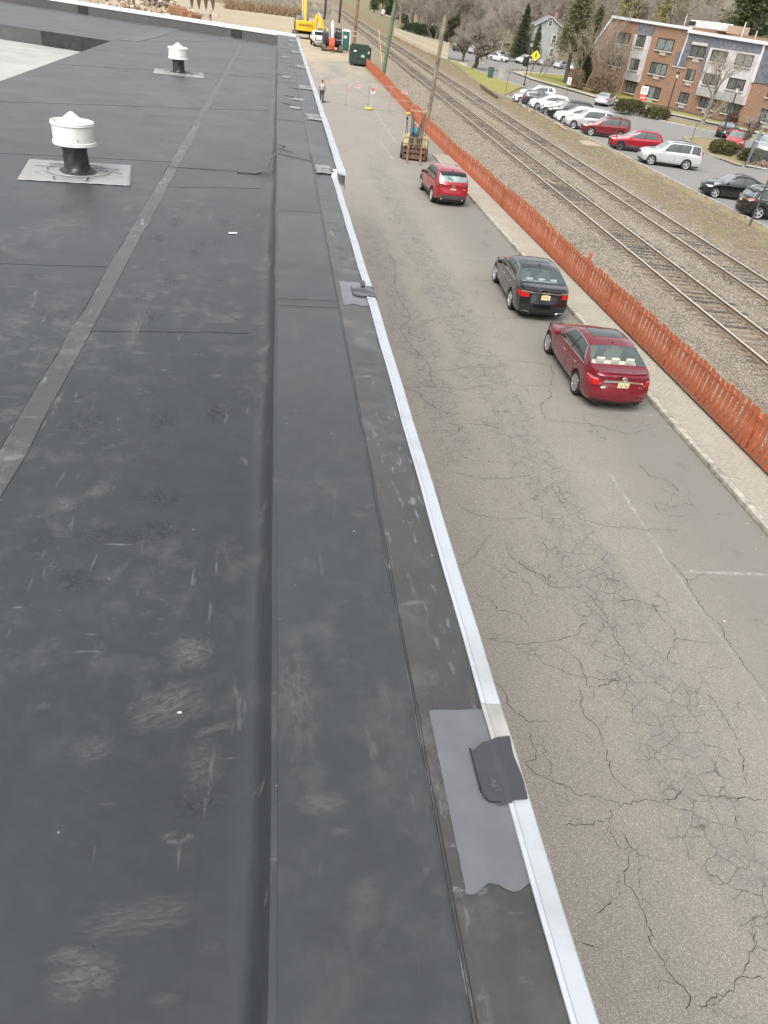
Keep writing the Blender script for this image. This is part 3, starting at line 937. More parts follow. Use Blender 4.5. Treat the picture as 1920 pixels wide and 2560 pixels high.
# repair patches at the coping joints
def patch(name, poly, z, mat, bump=.002):
    o = MB().prism(poly, z - .004, z).build(name, mat, bld)
    return o
def rag(poly, s, n=6):
    out = []
    for a, b in zip(poly, poly[1:] + poly[:1]):
        for i in range(n):
            q = i / n
            out.append((a[0] + (b[0] - a[0]) * q + random.gauss(0, s), a[1] + (b[1] - a[1]) * q + random.gauss(0, s)))
    return out
def primer_grid(x0, x1, y0, y1, bz, z0, amp):
    nx, ny = 28, 60
    jl = [random.gauss(0, amp) for _ in range(ny + 1)]
    j0 = [random.gauss(0, amp * .8) - .02 * (.5 + .5 * math.sin(i * .33 + 1)) for i in range(nx + 1)]
    j1 = [random.gauss(0, amp) for _ in range(nx + 1)]
    def f(u, v):
        i, j = round(u * nx), round(v * ny)
        x = x0 + (x1 - x0) * u + jl[j] * (1 - u)
        y = y0 + (y1 - y0) * v + j0[i] * (1 - v) + j1[i] * v
        return (x, y, bz(x, y) + z0)
    return MB().grid(f, nx, ny)
primer_grid(.424, .568, .725, 1.18, bandz, .0022, .0006).build('primer_coat', M_PRIMER, bld)
primer_grid(.417, .566, 4.15, 4.545, bandz, .0022, .0012).build('primer_coat', M_PRIMER, bld)
primer_grid(.41, .57, 7.75, 8.12, lambda x, y: ZP + .012, .0045, .006).build('primer_coat', simple('primer_pale', (.24, .245, .255), .35, var=.1, scale=10), bld, solid=.002)
def flap(pts_uv, xs_, zs_, y0, y1, z0, name='membrane_patch'):
    """a rubber patch lying on the band, climbing the lip and folding over the coping; chamfered corners"""
    nu, nv = 18, 14
    def f(u, v):
        ch = .16
        e = max(0., (ch - min(u, 1 - u)) / ch)
        vv = v + e * .14 * (1 - 2 * v)
        x = np.interp(u, [q / (len(xs_) - 1) for q in range(len(xs_))], xs_).item()
        z = np.interp(u, [q / (len(xs_) - 1) for q in range(len(xs_))], zs_).item()
        return (x + .002 * math.sin(v * 7), y0 + (y1 - y0) * vv + .02 * (u - .5), z + .0015 * math.sin(v * 9 + u * 5))
    return MB().grid(f, nu, nv, False).build(name, M_PATCH, bld, solid=.003)
b0 = ZP + .010
flap(None, [.508, .54, .562, .572, .582, .60, .618, .6245], [b0, b0, b0 + .001, b0 + .007, b0 + .007, b0 + .004, b0 + .001, b0 - .04], .905, 1.08, 0)
seam([(.506, 1.055), (.506, .935), (.520, .908), (.578, .903)], .0035, ZP + .0125)
flap(None, [.488, .53, .56, .572, .585, .605, .628, .634], [b0, b0, b0 + .001, b0 + .007, b0 + .007, b0 + .004, b0 + .001, b0 - .04], 4.275, 4.45, 0)
seam([(.486, 4.43), (.486, 4.305), (.50, 4.278), (.57, 4.272)], .007, ZP + .0125)
flap(None, [.46, .50, .54, .56, .572, .59], [b0 + .006] * 3 + [b0 + .012, b0 + .012, b0], 7.83, 8.02, 0)
# torn scraps of rubber at the joint
flap(None, [.548, .566, .575], [b0 + .002, b0 + .013, b0 + .013], 4.45, 4.53, 0, 'patch_scrap')
MPALE = simple('primer_pale', (.24, .245, .255), .35)
for y in (11.55, 15.1, 19.1, 23.2, 27.85):
    lx = .40 + random.uniform(-.03, .05)
    primer_grid(lx, .632, y - .25 - .01 * y, y + .16, lambda x, y: ZP + .0135, .0045, .012).build('primer_coat', MPALE, bld, solid=.002)
    MB().box((.575, y - .03, ZP + .021), (.10, .2, .004), .1).build('membrane_patch', M_PATCH, bld)
    if y > 12:
        seam(wob((.22, y - .3), (.5, y - .42), 6, .01), .05, ZP + .008)
for y, s in ((13.2, .3), (12.2, .26), (16.4, .3), (21, .4), (25.5, .4)):
    x = random.uniform(.08, .3)
    patch('sealant_smear', rag([(x, y), (x + .16, y - .04), (x + .22, y + s * .4), (x + .05, y + s)], .012, 4), ZP + .0095, MPALE)
    seam(wob((x - .1, y + .5), (x + .12, y + .3), 6, .012), .045, ZP + .008)

# parapet across the far end
A_, B_ = Vector((.34, 30.3, 0)), Vector((-13.6, 37.6, 0))
dirb = (B_ - A_).normalized()
nb = Vector((-dirb.y, dirb.x, 0))
if nb.y < 0:
    nb = -nb
MB().bar(A_ + nb * .15 + Vector((0, 0, 6.74)), B_ + nb * .15 + Vector((0, 0, 6.74)), .30, .34).build('end_parapet', M_WALLM, bld)
MB().bar(A_ + nb * .145 - dirb * .36 + Vector((0, 0, 6.915)), B_ + nb * .145 + Vector((0, 0, 6.915)), .34, .11).build('end_coping', M_COPING2, bld, bevel=.008)
MB().prism([(-.02, 30.0), (.70, 29.5), (.72, 29.62), (.36, 30.75), (-.02, 30.9)], 6.6, 6.897).build('parapet_corner', M_TOP, bld)
for q in (2.0, 8.6):
    p = A_ + dirb * q - nb * .012
    MB().bar(p - dirb * .22 + Vector((0, 0, 6.75)), p + dirb * .22 + Vector((0, 0, 6.75)), .02, .26).build('flashing_patch', M_DARKM, bld)

# scraps on the roof
sc_m = simple('white_scrap', (.78, .77, .74), .7)
for (x, y, a, l, w_, lab) in ((-.345, 6.52, .1, .075, .03, 'small torn white scrap lying on the roof near the parapet foot'), (-.25, 1.43, 1.9, .005, .013, 'tiny white chip on the roof beside long scuff marks')):
    o = MB().add([(-l / 2, -w_ / 2, 0), (l / 2, -w_ / 2.6, .004), (l / 2.4, w_ / 2, .006), (-l / 5, w_ / 2.4, .001), (-l / 2.2, w_ / 2.2, .004)], [(0, 1, 2, 3, 4)]).build('litter_scrap', sc_m, None, solid=.002)
    o.location = (x, y, ZR + .004)
    o.rotation_euler = (0, 0, a)
    tag(o, lab, 'litter')

# ------------------------------------------------------------------ dust smears and boot prints lying on the membrane
SMEARS = [(-0.813,4.317,0.058,0.342,0,0.8),(-0.807,4.871,0.041,0.107,0,0.6),(-1.202,4.307,0.08,0.088,0.3,0.7),(-1.14,4.177,0.052,0.06,0.4,0.6),(-1.249,3.743,0.083,0.04,0.2,0.9),(-1.243,3.461,0.083,0.045,-0.2,0.5),(-0.243,1.675,0.074,0.076,0,0.75),(-0.529,1.649,0.022,0.079,0.1,0.45),(-0.283,1.458,0.112,0.081,-0.5,0.6),(-0.473,1.312,0.06,0.058,0,0.55),(-0.17,1.25,0.05,0.105,0,0.5),(-0.137,1.373,0.067,0.017,-0.35,0.7),(-0.275,0.845,0.137,0.051,-0.1,0.55),(-0.372,0.729,0.075,0.052,0.1,0.75),(-0.427,0.777,0.047,0.017,-0.2,0.6),(-0.703,2.58,0.041,0.06,0.6,0.7),(-0.809,2.482,0.04,0.057,-0.6,0.6),(-0.532,2.078,0.02,0.06,0.5,0.5),(-0.64,1.469,0.022,0.015,0,0.5),(-0.202,0.671,0.034,0.014,0,0.4),(-1.474,5.078,0.151,0.114,0,0.5),(-1.762,5.492,0.078,0.092,0,0.5),(-1.11,5.7,0.086,0.117,0,0.6),(-1.16,6.394,0.077,0.094,0,0.6),(-1.3,7.071,0.07,0.168,0.3,0.7),(-0.813,7.465,0.084,0.092,0,0.6),(-1.727,6.406,0.184,0.166,-0.1,0.5),(-1.789,6.153,0.117,0.156,-0.1,0.5),(-1.505,4.353,0.131,0.195,0,0.5),(-1.326,4.651,0.141,0.157,0,0.5),(-1.212,3.213,0.07,0.107,0.2,0.7),(-0.304,4.548,0.102,0.083,0,0.6),(-0.219,4.631,0.052,0.057,0,0.8),(-1.987,10.744,0.138,0.232,0,0.5),(-2.587,12.924,0.197,0.283,0,0.5),(-2.222,13.215,0.193,0.252,0,0.4),(-2.95,11.094,0.156,0.214,0,0.5),(-1.894,13.476,0.173,0.262,0,0.4),(-0.975,12.063,0.264,0.362,0,0.6),(-0.826,11.977,0.078,0.177,0,0.9),(-0.843,16.304,0.301,0.376,0,0.5),(-1.53,12.452,0.199,0.304,0,0.5),(-4.153,15.264,0.185,0.218,0,0.6),(-1.618,10.97,0.112,0.303,0,0.5),(-0.293,8.838,0.191,0.166,0,0.8)]
PRINTS = [(-0.457,2.306,0.121,0.089),(-0.673,2.036,0.071,0.076),(-0.446,2.543,0.107,0.084),(-0.271,3.313,0.068,0.113),(-0.52,3.19,0.068,0.114),(-0.845,6.714,0.062,0.155),(-0.42,6.818,0.069,0.16),(-0.614,5.894,0.068,0.125),(-0.585,6.172,0.065,0.112),(-0.453,6.207,0.066,0.113),(-0.939,6.223,0.07,0.136),(-0.726,4.547,0.059,0.11),(-0.872,3.143,0.108,0.12),(-0.638,2.284,0.088,0.078),(-0.166,1.132,0.074,0.048),(-1.807,6.898,0.098,0.161),(-1.591,5.135,0.085,0.116),(-0.707,5.239,0.072,0.103)]
TOPS = [(0.081,1.24,0.062,0.199),(0.322,2.037,0.037,0.034),(0.118,3.68,0.03,0.17),(0.312,1.233,0.021,0.083),(0.129,0.929,0.055,0.03),(0.17,0.86,0.027,0.011),(0.11,5.811,0.064,0.237)]

def mat_smear(name, col, tread=False, amt=.6):
    m, t, b = newmat(name)
    v = t.obj()
    r = t.n('VectorMath', 1, {'operation': 'LENGTH'}, i0=v)
    rnd = t.n('ObjectInfo', 5)
    wv_ = t.n('CombineXYZ', X=t.m('MULTIPLY', rnd, 37.), Y=t.m('MULTIPLY', rnd, 11.), Z=rnd)
    P = t.n('VectorMath', 0, {'operation': 'ADD'}, i0=v, i1=wv_)
    edge_ = t.m('ADD', r, t.m('MULTIPLY', t.m('SUBTRACT', t.noise(P, 2.4, 5, .68), .5), 1.5))
    fall = t.mr(edge_, .2, .92, 1, 0)
    if tread:
        W_ = t.pos()
        k = t.mr(t.vor(t.mapv(W_, (1, 1.4, 1)), 38, 'DISTANCE_TO_EDGE'), .06, .16, 1, 0)
        k = t.m('MULTIPLY', k, t.mr(t.noise(P, 3, 3), .35, .55))
    else:
        k = t.mr(t.noise(t.mapv(P, (1.6, 3.2, 1), (0, 0, .5)), 2.2, 5, .66), .34, .74, .05, 1)
        k = t.m('MULTIPLY', k, t.mr(t.noise(P, 14, 4, .7), .3, .6, .4, 1))
    setb(t, b, Base_Color=col, Roughness=.75, Alpha=t.m('MULTIPLY', t.m('MULTIPLY', fall, k), amt), Specular_IOR_Level=.2)
    return m
disc = MB().add([(math.cos(a), math.sin(a), 0) for a in np.linspace(0, 6.2832, 25)[:-1]], [tuple(range(24))])
sm_me = {}
for key, m_ in (('a', mat_smear('dust_smear_a', (.25, .252, .252), amt=.55)), ('b', mat_smear('dust_smear_b', (.23, .233, .235), amt=.38)), ('p', mat_smear('boot_print_dark', (.018, .019, .021), True, .24))):
    me = disc.mesh('dust_smear' if key != 'p' else 'boot_print')
    me.materials.append(m_)
    sm_me[key] = me
for k, (x, y, rx, ry, a, s_) in enumerate(SMEARS):
    o = link('dust_smear', sm_me['a' if s_ > .55 else 'b'], None, bld)
    o.location = (x, y, ZR + .0042 + .00004 * k)
    o.scale = (rx * 1.25, ry * 1.25, 1)
    o.rotation_euler = (0, 0, -a)
for k, (x, y, rx, ry) in enumerate(PRINTS):
    o = link('boot_print', sm_me['p'], None, bld)
    o.location = (x, y, ZR + .0032 + .00004 * k)
    o.scale = (rx * 1.25, ry * 1.25, 1)
for k, (x, y, rx, ry) in enumerate(TOPS):
    o = link('dust_smear', sm_me['b'], None, bld)
    o.location = (x, y, ZP + .0032 + .00004 * k)
    o.scale = (rx * 1.25, ry * 1.25, 1)

# ------------------------------------------------------------------ roof vents
M_GALV = simple('galvanised', (.70, .70, .67), .42, .0, var=.14, scale=3.5, bump=.04, bscale=12, rvar=.08)
M_WHITEM = simple('vent_white', (.82, .82, .80), .45, var=.08, scale=4)
def vent(loc, rz, lab):
    t = empty('roof_vent', loc, rz, lab, 'roof vent', 'roof vents')
    def padf(u, v):
        x, y = -.51 + 1.02 * u, -.47 + .94 * v
        return (x, y, .007 + .002 * math.sin(x * 17 + 3 * y) * math.sin(y * 13) + .0015 * math.sin(x * 41 + y * 30))
    pd = MB().grid(padf, 26, 26).build('flashing_pad', M_PAD, t, solid=.003)
    for x0, y0, x1, y1 in ((-.42, .1, -.1, .12), (.05, .16, .4, .14), (-.2, -.3, -.19, -.43), (.12, -.28, .1, -.44), (.2, .05, .43, -.02), (-.3, .24, -.1, .26)):
        poly_strip(wob((x0, y0), (x1, y1), 5, .006), .009, .022).build('lap_seam', M_CAULK, pd, solid=.003)
    MB().tube([(.30 * math.cos(a), .28 * math.sin(a), .024) for a in np.linspace(0, 6.283, 28)], .006, 5, False).build('pad_bead', M_PAD, pd)
    mb = MB()
    nz, na = 9, 28
    def pf(u, v):
        a = 2 * math.pi * u
        z = .012 + .27 * v
        r = .124 + .010 * math.sin(3 * a + 5 * v) * (1 - v) + .006 * math.sin(7 * a - 9 * v) + (.055 * math.exp(-v * 16)) - .02 * max(0, math.cos(a - .2)) * math.sin(v * 3.1)
        return (r * math.cos(a), r * math.sin(a), z)
    mb.grid(pf, na, nz).build('pipe', M_DARKM, t)
    cp = MB().lathe([(.10, .262), (.196, .264), (.196, .285), (.196, .450), (.200, .455), (.200, .466), (.190, .468), (.186, .452), (.182, .435), (.02, .43)], n=40).build('cap', M_GALV, t)
    MB().lathe([(.180, .434), (.15, .450), (.08, .50), (.025, .545), (.0, .555)], n=36).build('cone', M_WHITEM, cp)
    for z in (.272, .290, .447, .464):
        MB().tube([(.197 * math.cos(a), .197 * math.sin(a), z) for a in np.linspace(0, 6.2832, 41)], .0085, 6, False).build('rim', M_WHITEM, cp)
    MB().lathe([(.006, 0), (.005, .006), (0, .008)], n=8).build('screw', M_RAIL, cp).matrix_local = frame((0.05, -.193, .33), (1, 0, 0), (.2, -1, 0))
    return t
vent((-1.98, 8.28, ZR), R(8), 'round white roof vent with crumpled black pipe, farther from the end parapet')
vent((-2.03, 18.1, ZR), R(5), 'round white roof vent standing closer to the end parapet')

# ------------------------------------------------------------------ vehicles
M_TYRE = simple('tyre_rubber', (.022, .022, .023), .85, var=.3, scale=10)
M_RIM = simple('alloy', (.62, .62, .63), .3, .7, var=.1)
M_RIMD = simple('alloy_dark', (.12, .12, .13), .4, .6)
M_RIMBACK = simple('wheel_shadow', (.03, .03, .032), .7)
M_TRIM = simple('black_trim', (.022, .022, .024), .55, var=.2)
M_GREYTRIM = simple('grey_cladding', (.085, .085, .09), .65)
M_CHROME = simple('chrome', (.78, .78, .78), .12, .95, var=.06)
M_GLASS = mat_glass('dark_glass', (.055, .065, .065), 1.85)
M_WSHIELD = mat_glass('windshield_glass', (.27, .32, .325), 2.1)
M_BACKGLASS = mat_pane('rear_pane', (.45, .57, .57), .2)
M_REDL = simple('red_lens', (.55, .012, .015), .18, var=.25, scale=18, coat=.6)
M_REDP = simple('pale_red_lens', (.62, .22, .22), .2, var=.3, scale=14, coat=.6)
M_CLEARL = simple('clear_lens', (.66, .66, .63), .12, var=.25, scale=16, coat=1.)
M_SMOKE = simple('smoked_lens', (.09, .055, .055), .15, var=.3, coat=1.)
M_NJ = simple('cream_plate', (.80, .66, .28), .5, col2=(.82, .78, .60), scale=14)
M_INK = simple('plate_ink', (.06, .055, .04), .6)
M_CREAM = simple('cream_leather', (.72, .67, .50), .6, var=.1)
M_CABIN = simple('cabin_trim', (.10, .11, .115), .8)
M_GAP = simple('panel_gap', (.008, .008, .009), .8)
M_EMBLEM = simple('bright_emblem', (.82, .82, .82), .18, .9, var=.05)

def smooth_tab(tab, L, k=.05):
    s = np.linspace(0, L, 400)
    z = np.interp(s, [a for a, b in tab], [b for a, b in tab])
    w_ = max(1, int(k / (L / 400)))
    zz = np.convolve(np.pad(z, w_, mode='edge'), np.ones(2 * w_ + 1) / (2 * w_ + 1), 'valid')
    return lambda q: float(np.interp(q, s, zz))

WHEELS = {}
def wheel_mesh(rad, kind):
    key = (rad, kind)
    if key in WHEELS:
        return WHEELS[key]
    wd = .105
    ty = MB().lathe([(rad * .66, -wd), (rad * .9, -wd), (rad * .985, -wd * .8), (rad, -wd * .5), (rad, wd * .5), (rad * .985, wd * .8), (rad * .9, wd), (rad * .70, wd * .96), (rad * .66, wd * .8)], n=32, axis='Y').mesh('wheel')
    ty.materials.append(M_TYRE)
    bk = MB().lathe([(rad * .70, wd * .4), (0.01, wd * .3)], n=28, axis='Y').mesh('rim_back')
    bk.materials.append(M_RIMBACK)
    mb = MB()
    mb.lathe([(rad * .60, wd * .35), (rad * .63, wd * .9), (rad * .70, wd * .99), (rad * .71, wd * .9), (rad * .69, wd * .4)], n=32, axis='Y')
    mb.lathe([(rad * .20, wd * .45), (rad * .19, wd * .85), (rad * .12, wd * .92), (0.001, wd * .92)], n=16, axis='Y')
    n, ww = {'ten': (10, .030), 'five': (5, .075), 'seven': (7, .05), 'dark': (5, .055)}[kind]
    for k in range(n):
        a = 2 * math.pi * k / n + .3
        c, s = math.cos(a), math.sin(a)
        r0, r1 = rad * .15, rad * .64
        V = []
        for r, w2, y0, y1 in ((r0, ww * .55, wd * .45, wd * .84), (r1, ww * .5, wd * .5, wd * .90)):
            for q, yy in ((-w2, y0), (w2, y0), (w2, y1), (-w2, y1)):
                V.append((r * c - q * s, yy, r * s + q * c))
        mb.add(V, [(0, 1, 2, 3), (7, 6, 5, 4), (0, 4, 5, 1), (1, 5, 6, 2), (2, 6, 7, 3), (3, 7, 4, 0)])
    rm = mb.mesh('rim')
    rm.materials.append(M_RIMD if kind == 'dark' else M_RIM)
    WHEELS[key] = (ty, bk, rm)
    return WHEELS[key]

class Car:
    def __init__(s, sp):
        s.__dict__.update(sp)
        s.ft = smooth_tab(sp['top'], s.L, sp.get('sm', .045))
        s.fb = smooth_tab(sp['belt'], s.L, .12)
        s.Hm = max(b for a, b in sp['top'])
        s.ax = (s.fo, s.fo + s.wb)
    def hw(s, q):
        return s.W / 2 * float(np.interp(q / s.L, [0, .03, .09, .2, .5, .84, .94, .98, 1], [.80, .87, .94, .985, 1, .985, .945, .91, .885]))
    def rows(s, q):
        w_ = s.hw(q)
        zb = float(np.interp(q, [0, .25, .8, s.L - .8, s.L - .2, s.L], [s.bz + .03, s.bz, s.sill, s.sill, s.bz + .02, s.bz + .06]))
        ra = s.rad + .05
        for a in s.ax:
            d = abs(q - a)
            if d < ra:
                zb = max(zb, s.rad + math.sqrt(ra * ra - d * d) * .98)
        zt = s.ft(q)
        zbelt = min(s.fb(q), zt - .02)
        zs = max(zbelt - .13, zb + .03)
        zbelt = max(zbelt, zs + .03)
        zt = max(zt, zbelt + .02)
        wp = lambda z: 1 - .10 * max(0., (.5 - z) / .3) ** 2
        r = []
        for f in (0, .1, .4, .7, 1):
            z = zb + f * (zs - zb)
            r.append((w_ * wp(z) * (.985 if f == 0 else 1), z))
        r.append((w_ * .99, zs + (zbelt - zs) * .6))
        r.append((w_ * .962, zbelt))
        t = min(1., max(0., (zt - zbelt) / (s.Hm - s.fb(s.L * .5))))
        wr = w_ * (.93 * (1 - t) + s.tumble * t)
        h = zt - zbelt
        r.append(((w_ * .962 + wr) / 2 + .018 * t, zbelt + h * .48))
        r.append((wr, zbelt + h * .88))
        r.append((wr * .88, zbelt + h * .955))
        r.append((wr * .5, zbelt + h * .992))
        r.append((0, zt))
        return r
    def warp(s, q, y, z):
        x = s.L / 2 - q
        w_ = s.hw(q) + 1e-6
        k = min(1., abs(y) / w_)
        e = max(0., (q - (s.L - .7)) / .7)
        if e > 0:
            e = e * e * (3 - 2 * e)
            x += e * (s.rplan * k ** 3 + float(np.interp(z, [a for a, b in s.rprof], [b for a, b in s.rprof])))
        e = max(0., (.8 - q) / .8)
        if e > 0:
            e = e * e * (3 - 2 * e)
            x -= e * (s.fplan * k ** 2.6 + float(np.interp(z, [a for a, b in s.fprof], [b for a, b in s.fprof])))
        return Vector((x, y, z))
    def P(s, q, v, side=1):
        r = s.rows(q)
        i = min(int(v), len(r) - 2)
        f = v - i
        return s.warp(q, side * (r[i][0] * (1 - f) + r[i + 1][0] * f), r[i][1] * (1 - f) + r[i + 1][1] * f)
    def SP(s, q, z, side, off=.006):
        r = s.rows(q)[:9]
        y = float(np.interp(z, [b for a, b in r], [a for a, b in r]))
        p = s.warp(q, side * y, z)
        p.y += side * off
        return p
    def RP(s, y, z, off=.008):
        p = s.warp(s.L, y, z)
        p.x -= off
        return p
    def FP(s, y, z, off=.008):
        p = s.warp(0., y, z)
        p.x += off
        return p
    def yend(s, z, q):
        r = s.rows(q)[:9]
        return float(np.interp(z, [b for a, b in r], [a for a, b in r]))

SED = dict(L=4.85, W=1.82, wb=2.775, fo=.96, rad=.335, bz=.23, sill=.24, tumble=.70, rplan=.20, fplan=.38, hole=False, kind='ten',
           top=[(0, .66), (.05, .70), (.35, .80), (.9, .91), (1.42, .985), (2.2, 1.385), (2.5, 1.45), (2.85, 1.47), (3.25, 1.455), (3.55, 1.41), (4.22, 1.125), (4.35, 1.10), (4.70, 1.075), (4.80, 1.045), (4.85, 1.0)],
           belt=[(0, .60), (.35, .72), (1.2, .87), (1.6, .90), (3.6, .96), (4.3, 1.02), (4.85, .93)],
           rprof=[(.2, .13), (.33, .03), (.45, 0), (.62, .0), (.70, .05), (.98, .10), (1.05, .04)], fprof=[(.2, .08), (.35, .0), (.55, 0), (.68, .06), (.8, .1)],
           ws=(1.47, 2.20), rw=(3.56, 4.20), sb=(1.66, 3.93), sr=(2.30, 3.50), bp=2.74)
SUV = dict(SED, L=4.55, W=1.84, wb=2.70, fo=.94, rad=.355, bz=.29, sill=.31, tumble=.73, rplan=.17, fplan=.30, kind='five',
           top=[(0, .80), (.06, .90), (.4, .99), (1.3, 1.085), (2.05, 1.58), (2.4, 1.665), (3.0, 1.68), (3.6, 1.645), (4.06, 1.565), (4.12, 1.535), (4.44, 1.16), (4.50, 1.10), (4.55, 1.02)],
           belt=[(0, .74), (.4, .88), (1.4, 1.0), (3.8, 1.085), (4.3, 1.10), (4.55, .98)],
           rprof=[(.25, .12), (.42, .03), (.55, 0), (.70, .0), (.78, .06), (1.0, .05), (1.1, .02)], fprof=[(.25, .1), (.45, 0), (.75, 0), (.9, .08)],
           ws=(1.36, 2.03), rw=(4.13, 4.43), sb=(1.52, 3.95), sr=(2.16, 3.72), bp=2.68)
BOX = dict(SUV, L=4.78, W=1.96, wb=2.70, fo=.92, rad=.36, tumble=.78, rplan=.10, fplan=.22,
           top=[(0, .86), (.06, .97), (.5, 1.04), (1.35, 1.14), (1.98, 1.66), (2.3, 1.76), (3.2, 1.79), (4.3, 1.75), (4.50, 1.70), (4.68, 1.17), (4.73, 1.10), (4.78, 1.0)],
           belt=[(0, .78), (.4, .90), (1.4, 1.05), (4.0, 1.10), (4.78, 1.0)], ws=(1.42, 1.96), rw=(4.53, 4.66), sb=(1.6, 4.52), sr=(2.08, 4.40), bp=2.62)

def car(name, label, group, base, paint, wheel_pt, which, heading, **o):
    """wheel_pt: ground contact of the outer tyre edge of wheel `which` (RL, FL, RR, FR); heading in degrees"""
    sp = dict(base)
    sp.update(o.get('sp', {}))
    c = Car(sp)
    h = R(heading)
    fwd = Vector((math.cos(h), math.sin(h)))
    left = Vector((-math.sin(h), math.cos(h)))
    axx = c.L / 2 - (c.ax[1] if which[0] == 'R' else c.ax[0])
    sgn = 1 if which[1] == 'L' else -1
    ctr = Vector(wheel_pt) - fwd * axx - left * (sgn * (c.W / 2 - .025))
    t = empty(name, (ctr.x, ctr.y, .002), h, label, 'car', group)
    lite = o.get('lite', False)
    st = set(np.linspace(0, c.L, 40 if lite else 62).tolist()) | set(c.ws) | set(c.rw)
    for a in c.ax:
        for d in np.linspace(-c.rad - .05, c.rad + .05, 9 if lite else 17):
            st.add(a + d)
    st = sorted(st)
    st = [q for i, q in enumerate(st) if i == 0 or q - st[i - 1] > 1e-4]
    NRW = 12
    body = MB()
    for side in (1, -1):
        V = []
        for q in st:
            V += [c.warp(q, side * y, z) for y, z in c.rows(q)]
        Fc = []
        for i in range(len(st) - 1):
            for j in range(NRW - 1):
                if c.hole and j >= 8 and st[i] >= c.rw[0] - 1e-5 and st[i + 1] <= c.rw[1] + 1e-5:
                    continue
                f = (i * NRW + j, (i + 1) * NRW + j, (i + 1) * NRW + j + 1, i * NRW + j + 1)
                Fc.append(f if side > 0 else tuple(reversed(f)))
        body.add(V, Fc, True)
    for q, flip in ((0., False), (c.L, True)):
        rw = c.rows(q)
        ny = 10
        V = [c.warp(q, y * (2 * k / ny - 1), z) for y, z in rw[:-1] for k in range(ny + 1)]
        Fc = [(j * (ny + 1) + k, j * (ny + 1) + k + 1, (j + 1) * (ny + 1) + k + 1, (j + 1) * (ny + 1) + k) for j in range(len(rw) - 2) for k in range(ny)]
        body.add(V, [tuple(reversed(f)) if flip else f for f in Fc], True)
    me = body.mesh('body')
    bm = bmesh.new()
    bm.from_mesh(me)
    bmesh.ops.remove_doubles(bm, verts=bm.verts, dist=.002)
    bmesh.ops.recalc_face_normals(bm, faces=bm.faces)
    bm.to_mesh(me)
    bm.free()
    try:
        me.set_sharp_from_angle(angle=R(42))
    except Exception:
        pass
    bo = link('body', me, paint, t)
    # wheels
    ty, bk, rm = wheel_mesh(c.rad, c.kind)
    for a in c.ax:
        for side in (1, -1):
            wo = link('wheel', ty, None, t)
            wo.location = (c.L / 2 - a, side * (c.W / 2 - .13), c.rad)
            wo.rotation_euler = (0, random.uniform(0, 6), 0 if side > 0 else math.pi)
            if o.get('steer') and a == c.ax[0]:
                wo.rotation_euler[2] += R(o['steer'])
            link('rim', rm, None, wo)
            if not lite:
                link('rim_back', bk, None, wo)
    MB().box((0, 0, .45), (c.L - .35, c.W - .50, .46)).build('underbody', M_TRIM, t)
    # glass
    def topglass(nm, s0, s1, v0, mat, off):
        nu, nv = 10, 8
        def f(u, v):
            q = s0 + (s1 - s0) * u
            vv = 2 * v - 1
            p = c.P(q, 11 - (11 - v0) * abs(vv), 1 if vv >= 0 else -1)
            a = c.P(min(q + .02, c.L), 11, 1) - c.P(max(q - .02, 0), 11, 1)
            n_ = Vector((a.z, 0, -a.x))
            n_ = n_.normalized() if n_.z > 0 else -n_.normalized()
            return p + n_ * off
        return MB().grid(f, nu, nv * 2).build(nm, mat, t)
    topglass('windshield', c.ws[0], c.ws[1], 8.25, o.get('wmat', M_WSHIELD), .006)
    if c.hole:
        topglass('rear_window', c.rw[0], c.rw[1], 8.0, M_BACKGLASS, .002)
    else:
        topglass('rear_window', c.rw[0], c.rw[1], 8.3, o.get('rmat', M_WSHIELD), .006)
    def sideglass(side, u0, u1, v0=6.15, v1=7.86, nm='side_window', mat=None):
        def f(u, v):
            vv = v0 + (v1 - v0) * v
            k = (vv - 6.15) / 1.71
            a = c.sb[0] + (c.sr[0] - c.sb[0]) * k
            b = c.sb[1] + (c.sr[1] - c.sb[1]) * k ** 1.3
            q = a + (b - a) * (u0 + (u1 - u0) * u)
            p = c.P(q, vv, side)
            return p + Vector((0, side * .006, .003))
        return MB().grid(f, 12, 5).build(nm, mat or M_GLASS, t), f
    splits = o.get('splits', ((0, .48), (.52, 1.)))
    for side in (1, -1):
        for a, b in splits:
            sideglass(side, a, b)
        _, f = sideglass(side, splits[0][1], splits[1][0], nm='door_pillar', mat=M_TRIM)
        if not lite:
            loop = []
            def f2(u, v):
                vv = 6.15 + 1.71 * v
                a = c.sb[0] + (c.sr[0] - c.sb[0]) * v
                b = c.sb[1] + (c.sr[1] - c.sb[1]) * v ** 1.3
                return c.P(a + (b - a) * u, vv, side) + Vector((0, side * .008, .003))
            loop = [f2(0, k / 6) for k in range(7)] + [f2(k / 14, 1) for k in range(1, 15)] + [f2(1, 1 - k / 6) for k in range(1, 7)] + [f2(1 - k / 14, 0) for k in range(1, 15)]
            MB().tube(loop, .009, 5, False).build('window_trim', M_CHROME if o.get('chrome', True) else M_TRIM, t)
        # door gaps and handles
        if not lite:
            for q in (c.sb[0] - .12, c.bp, c.ax[1] - .36):
                zt_ = c.rows(q)[6][1]
                zb_ = c.rows(q)[0][1]
                MB().grid(lambda u, v: c.SP(q + .010 * (u - .5), zb_ + .03 + (zt_ - zb_ - .05) * v, side, .0035), 1, 8).build('door_gap', M_GAP, t)
        for q in (c.bp - .22, c.ax[1] - .30 if c.L > 4.6 else c.ax[1] - .42):
            p = c.SP(q, c.rows(q)[6][1] - .12, side, .016)
            MB().box(p, (.17, .025, .032)).build('door_handle', o.get('handle', M_CHROME if o.get('chrome', True) else paint), t, bevel=.008)
        q = c.sb[0] + .12
        p = c.SP(q, c.rows(q)[6][1] + .07, side, .0)
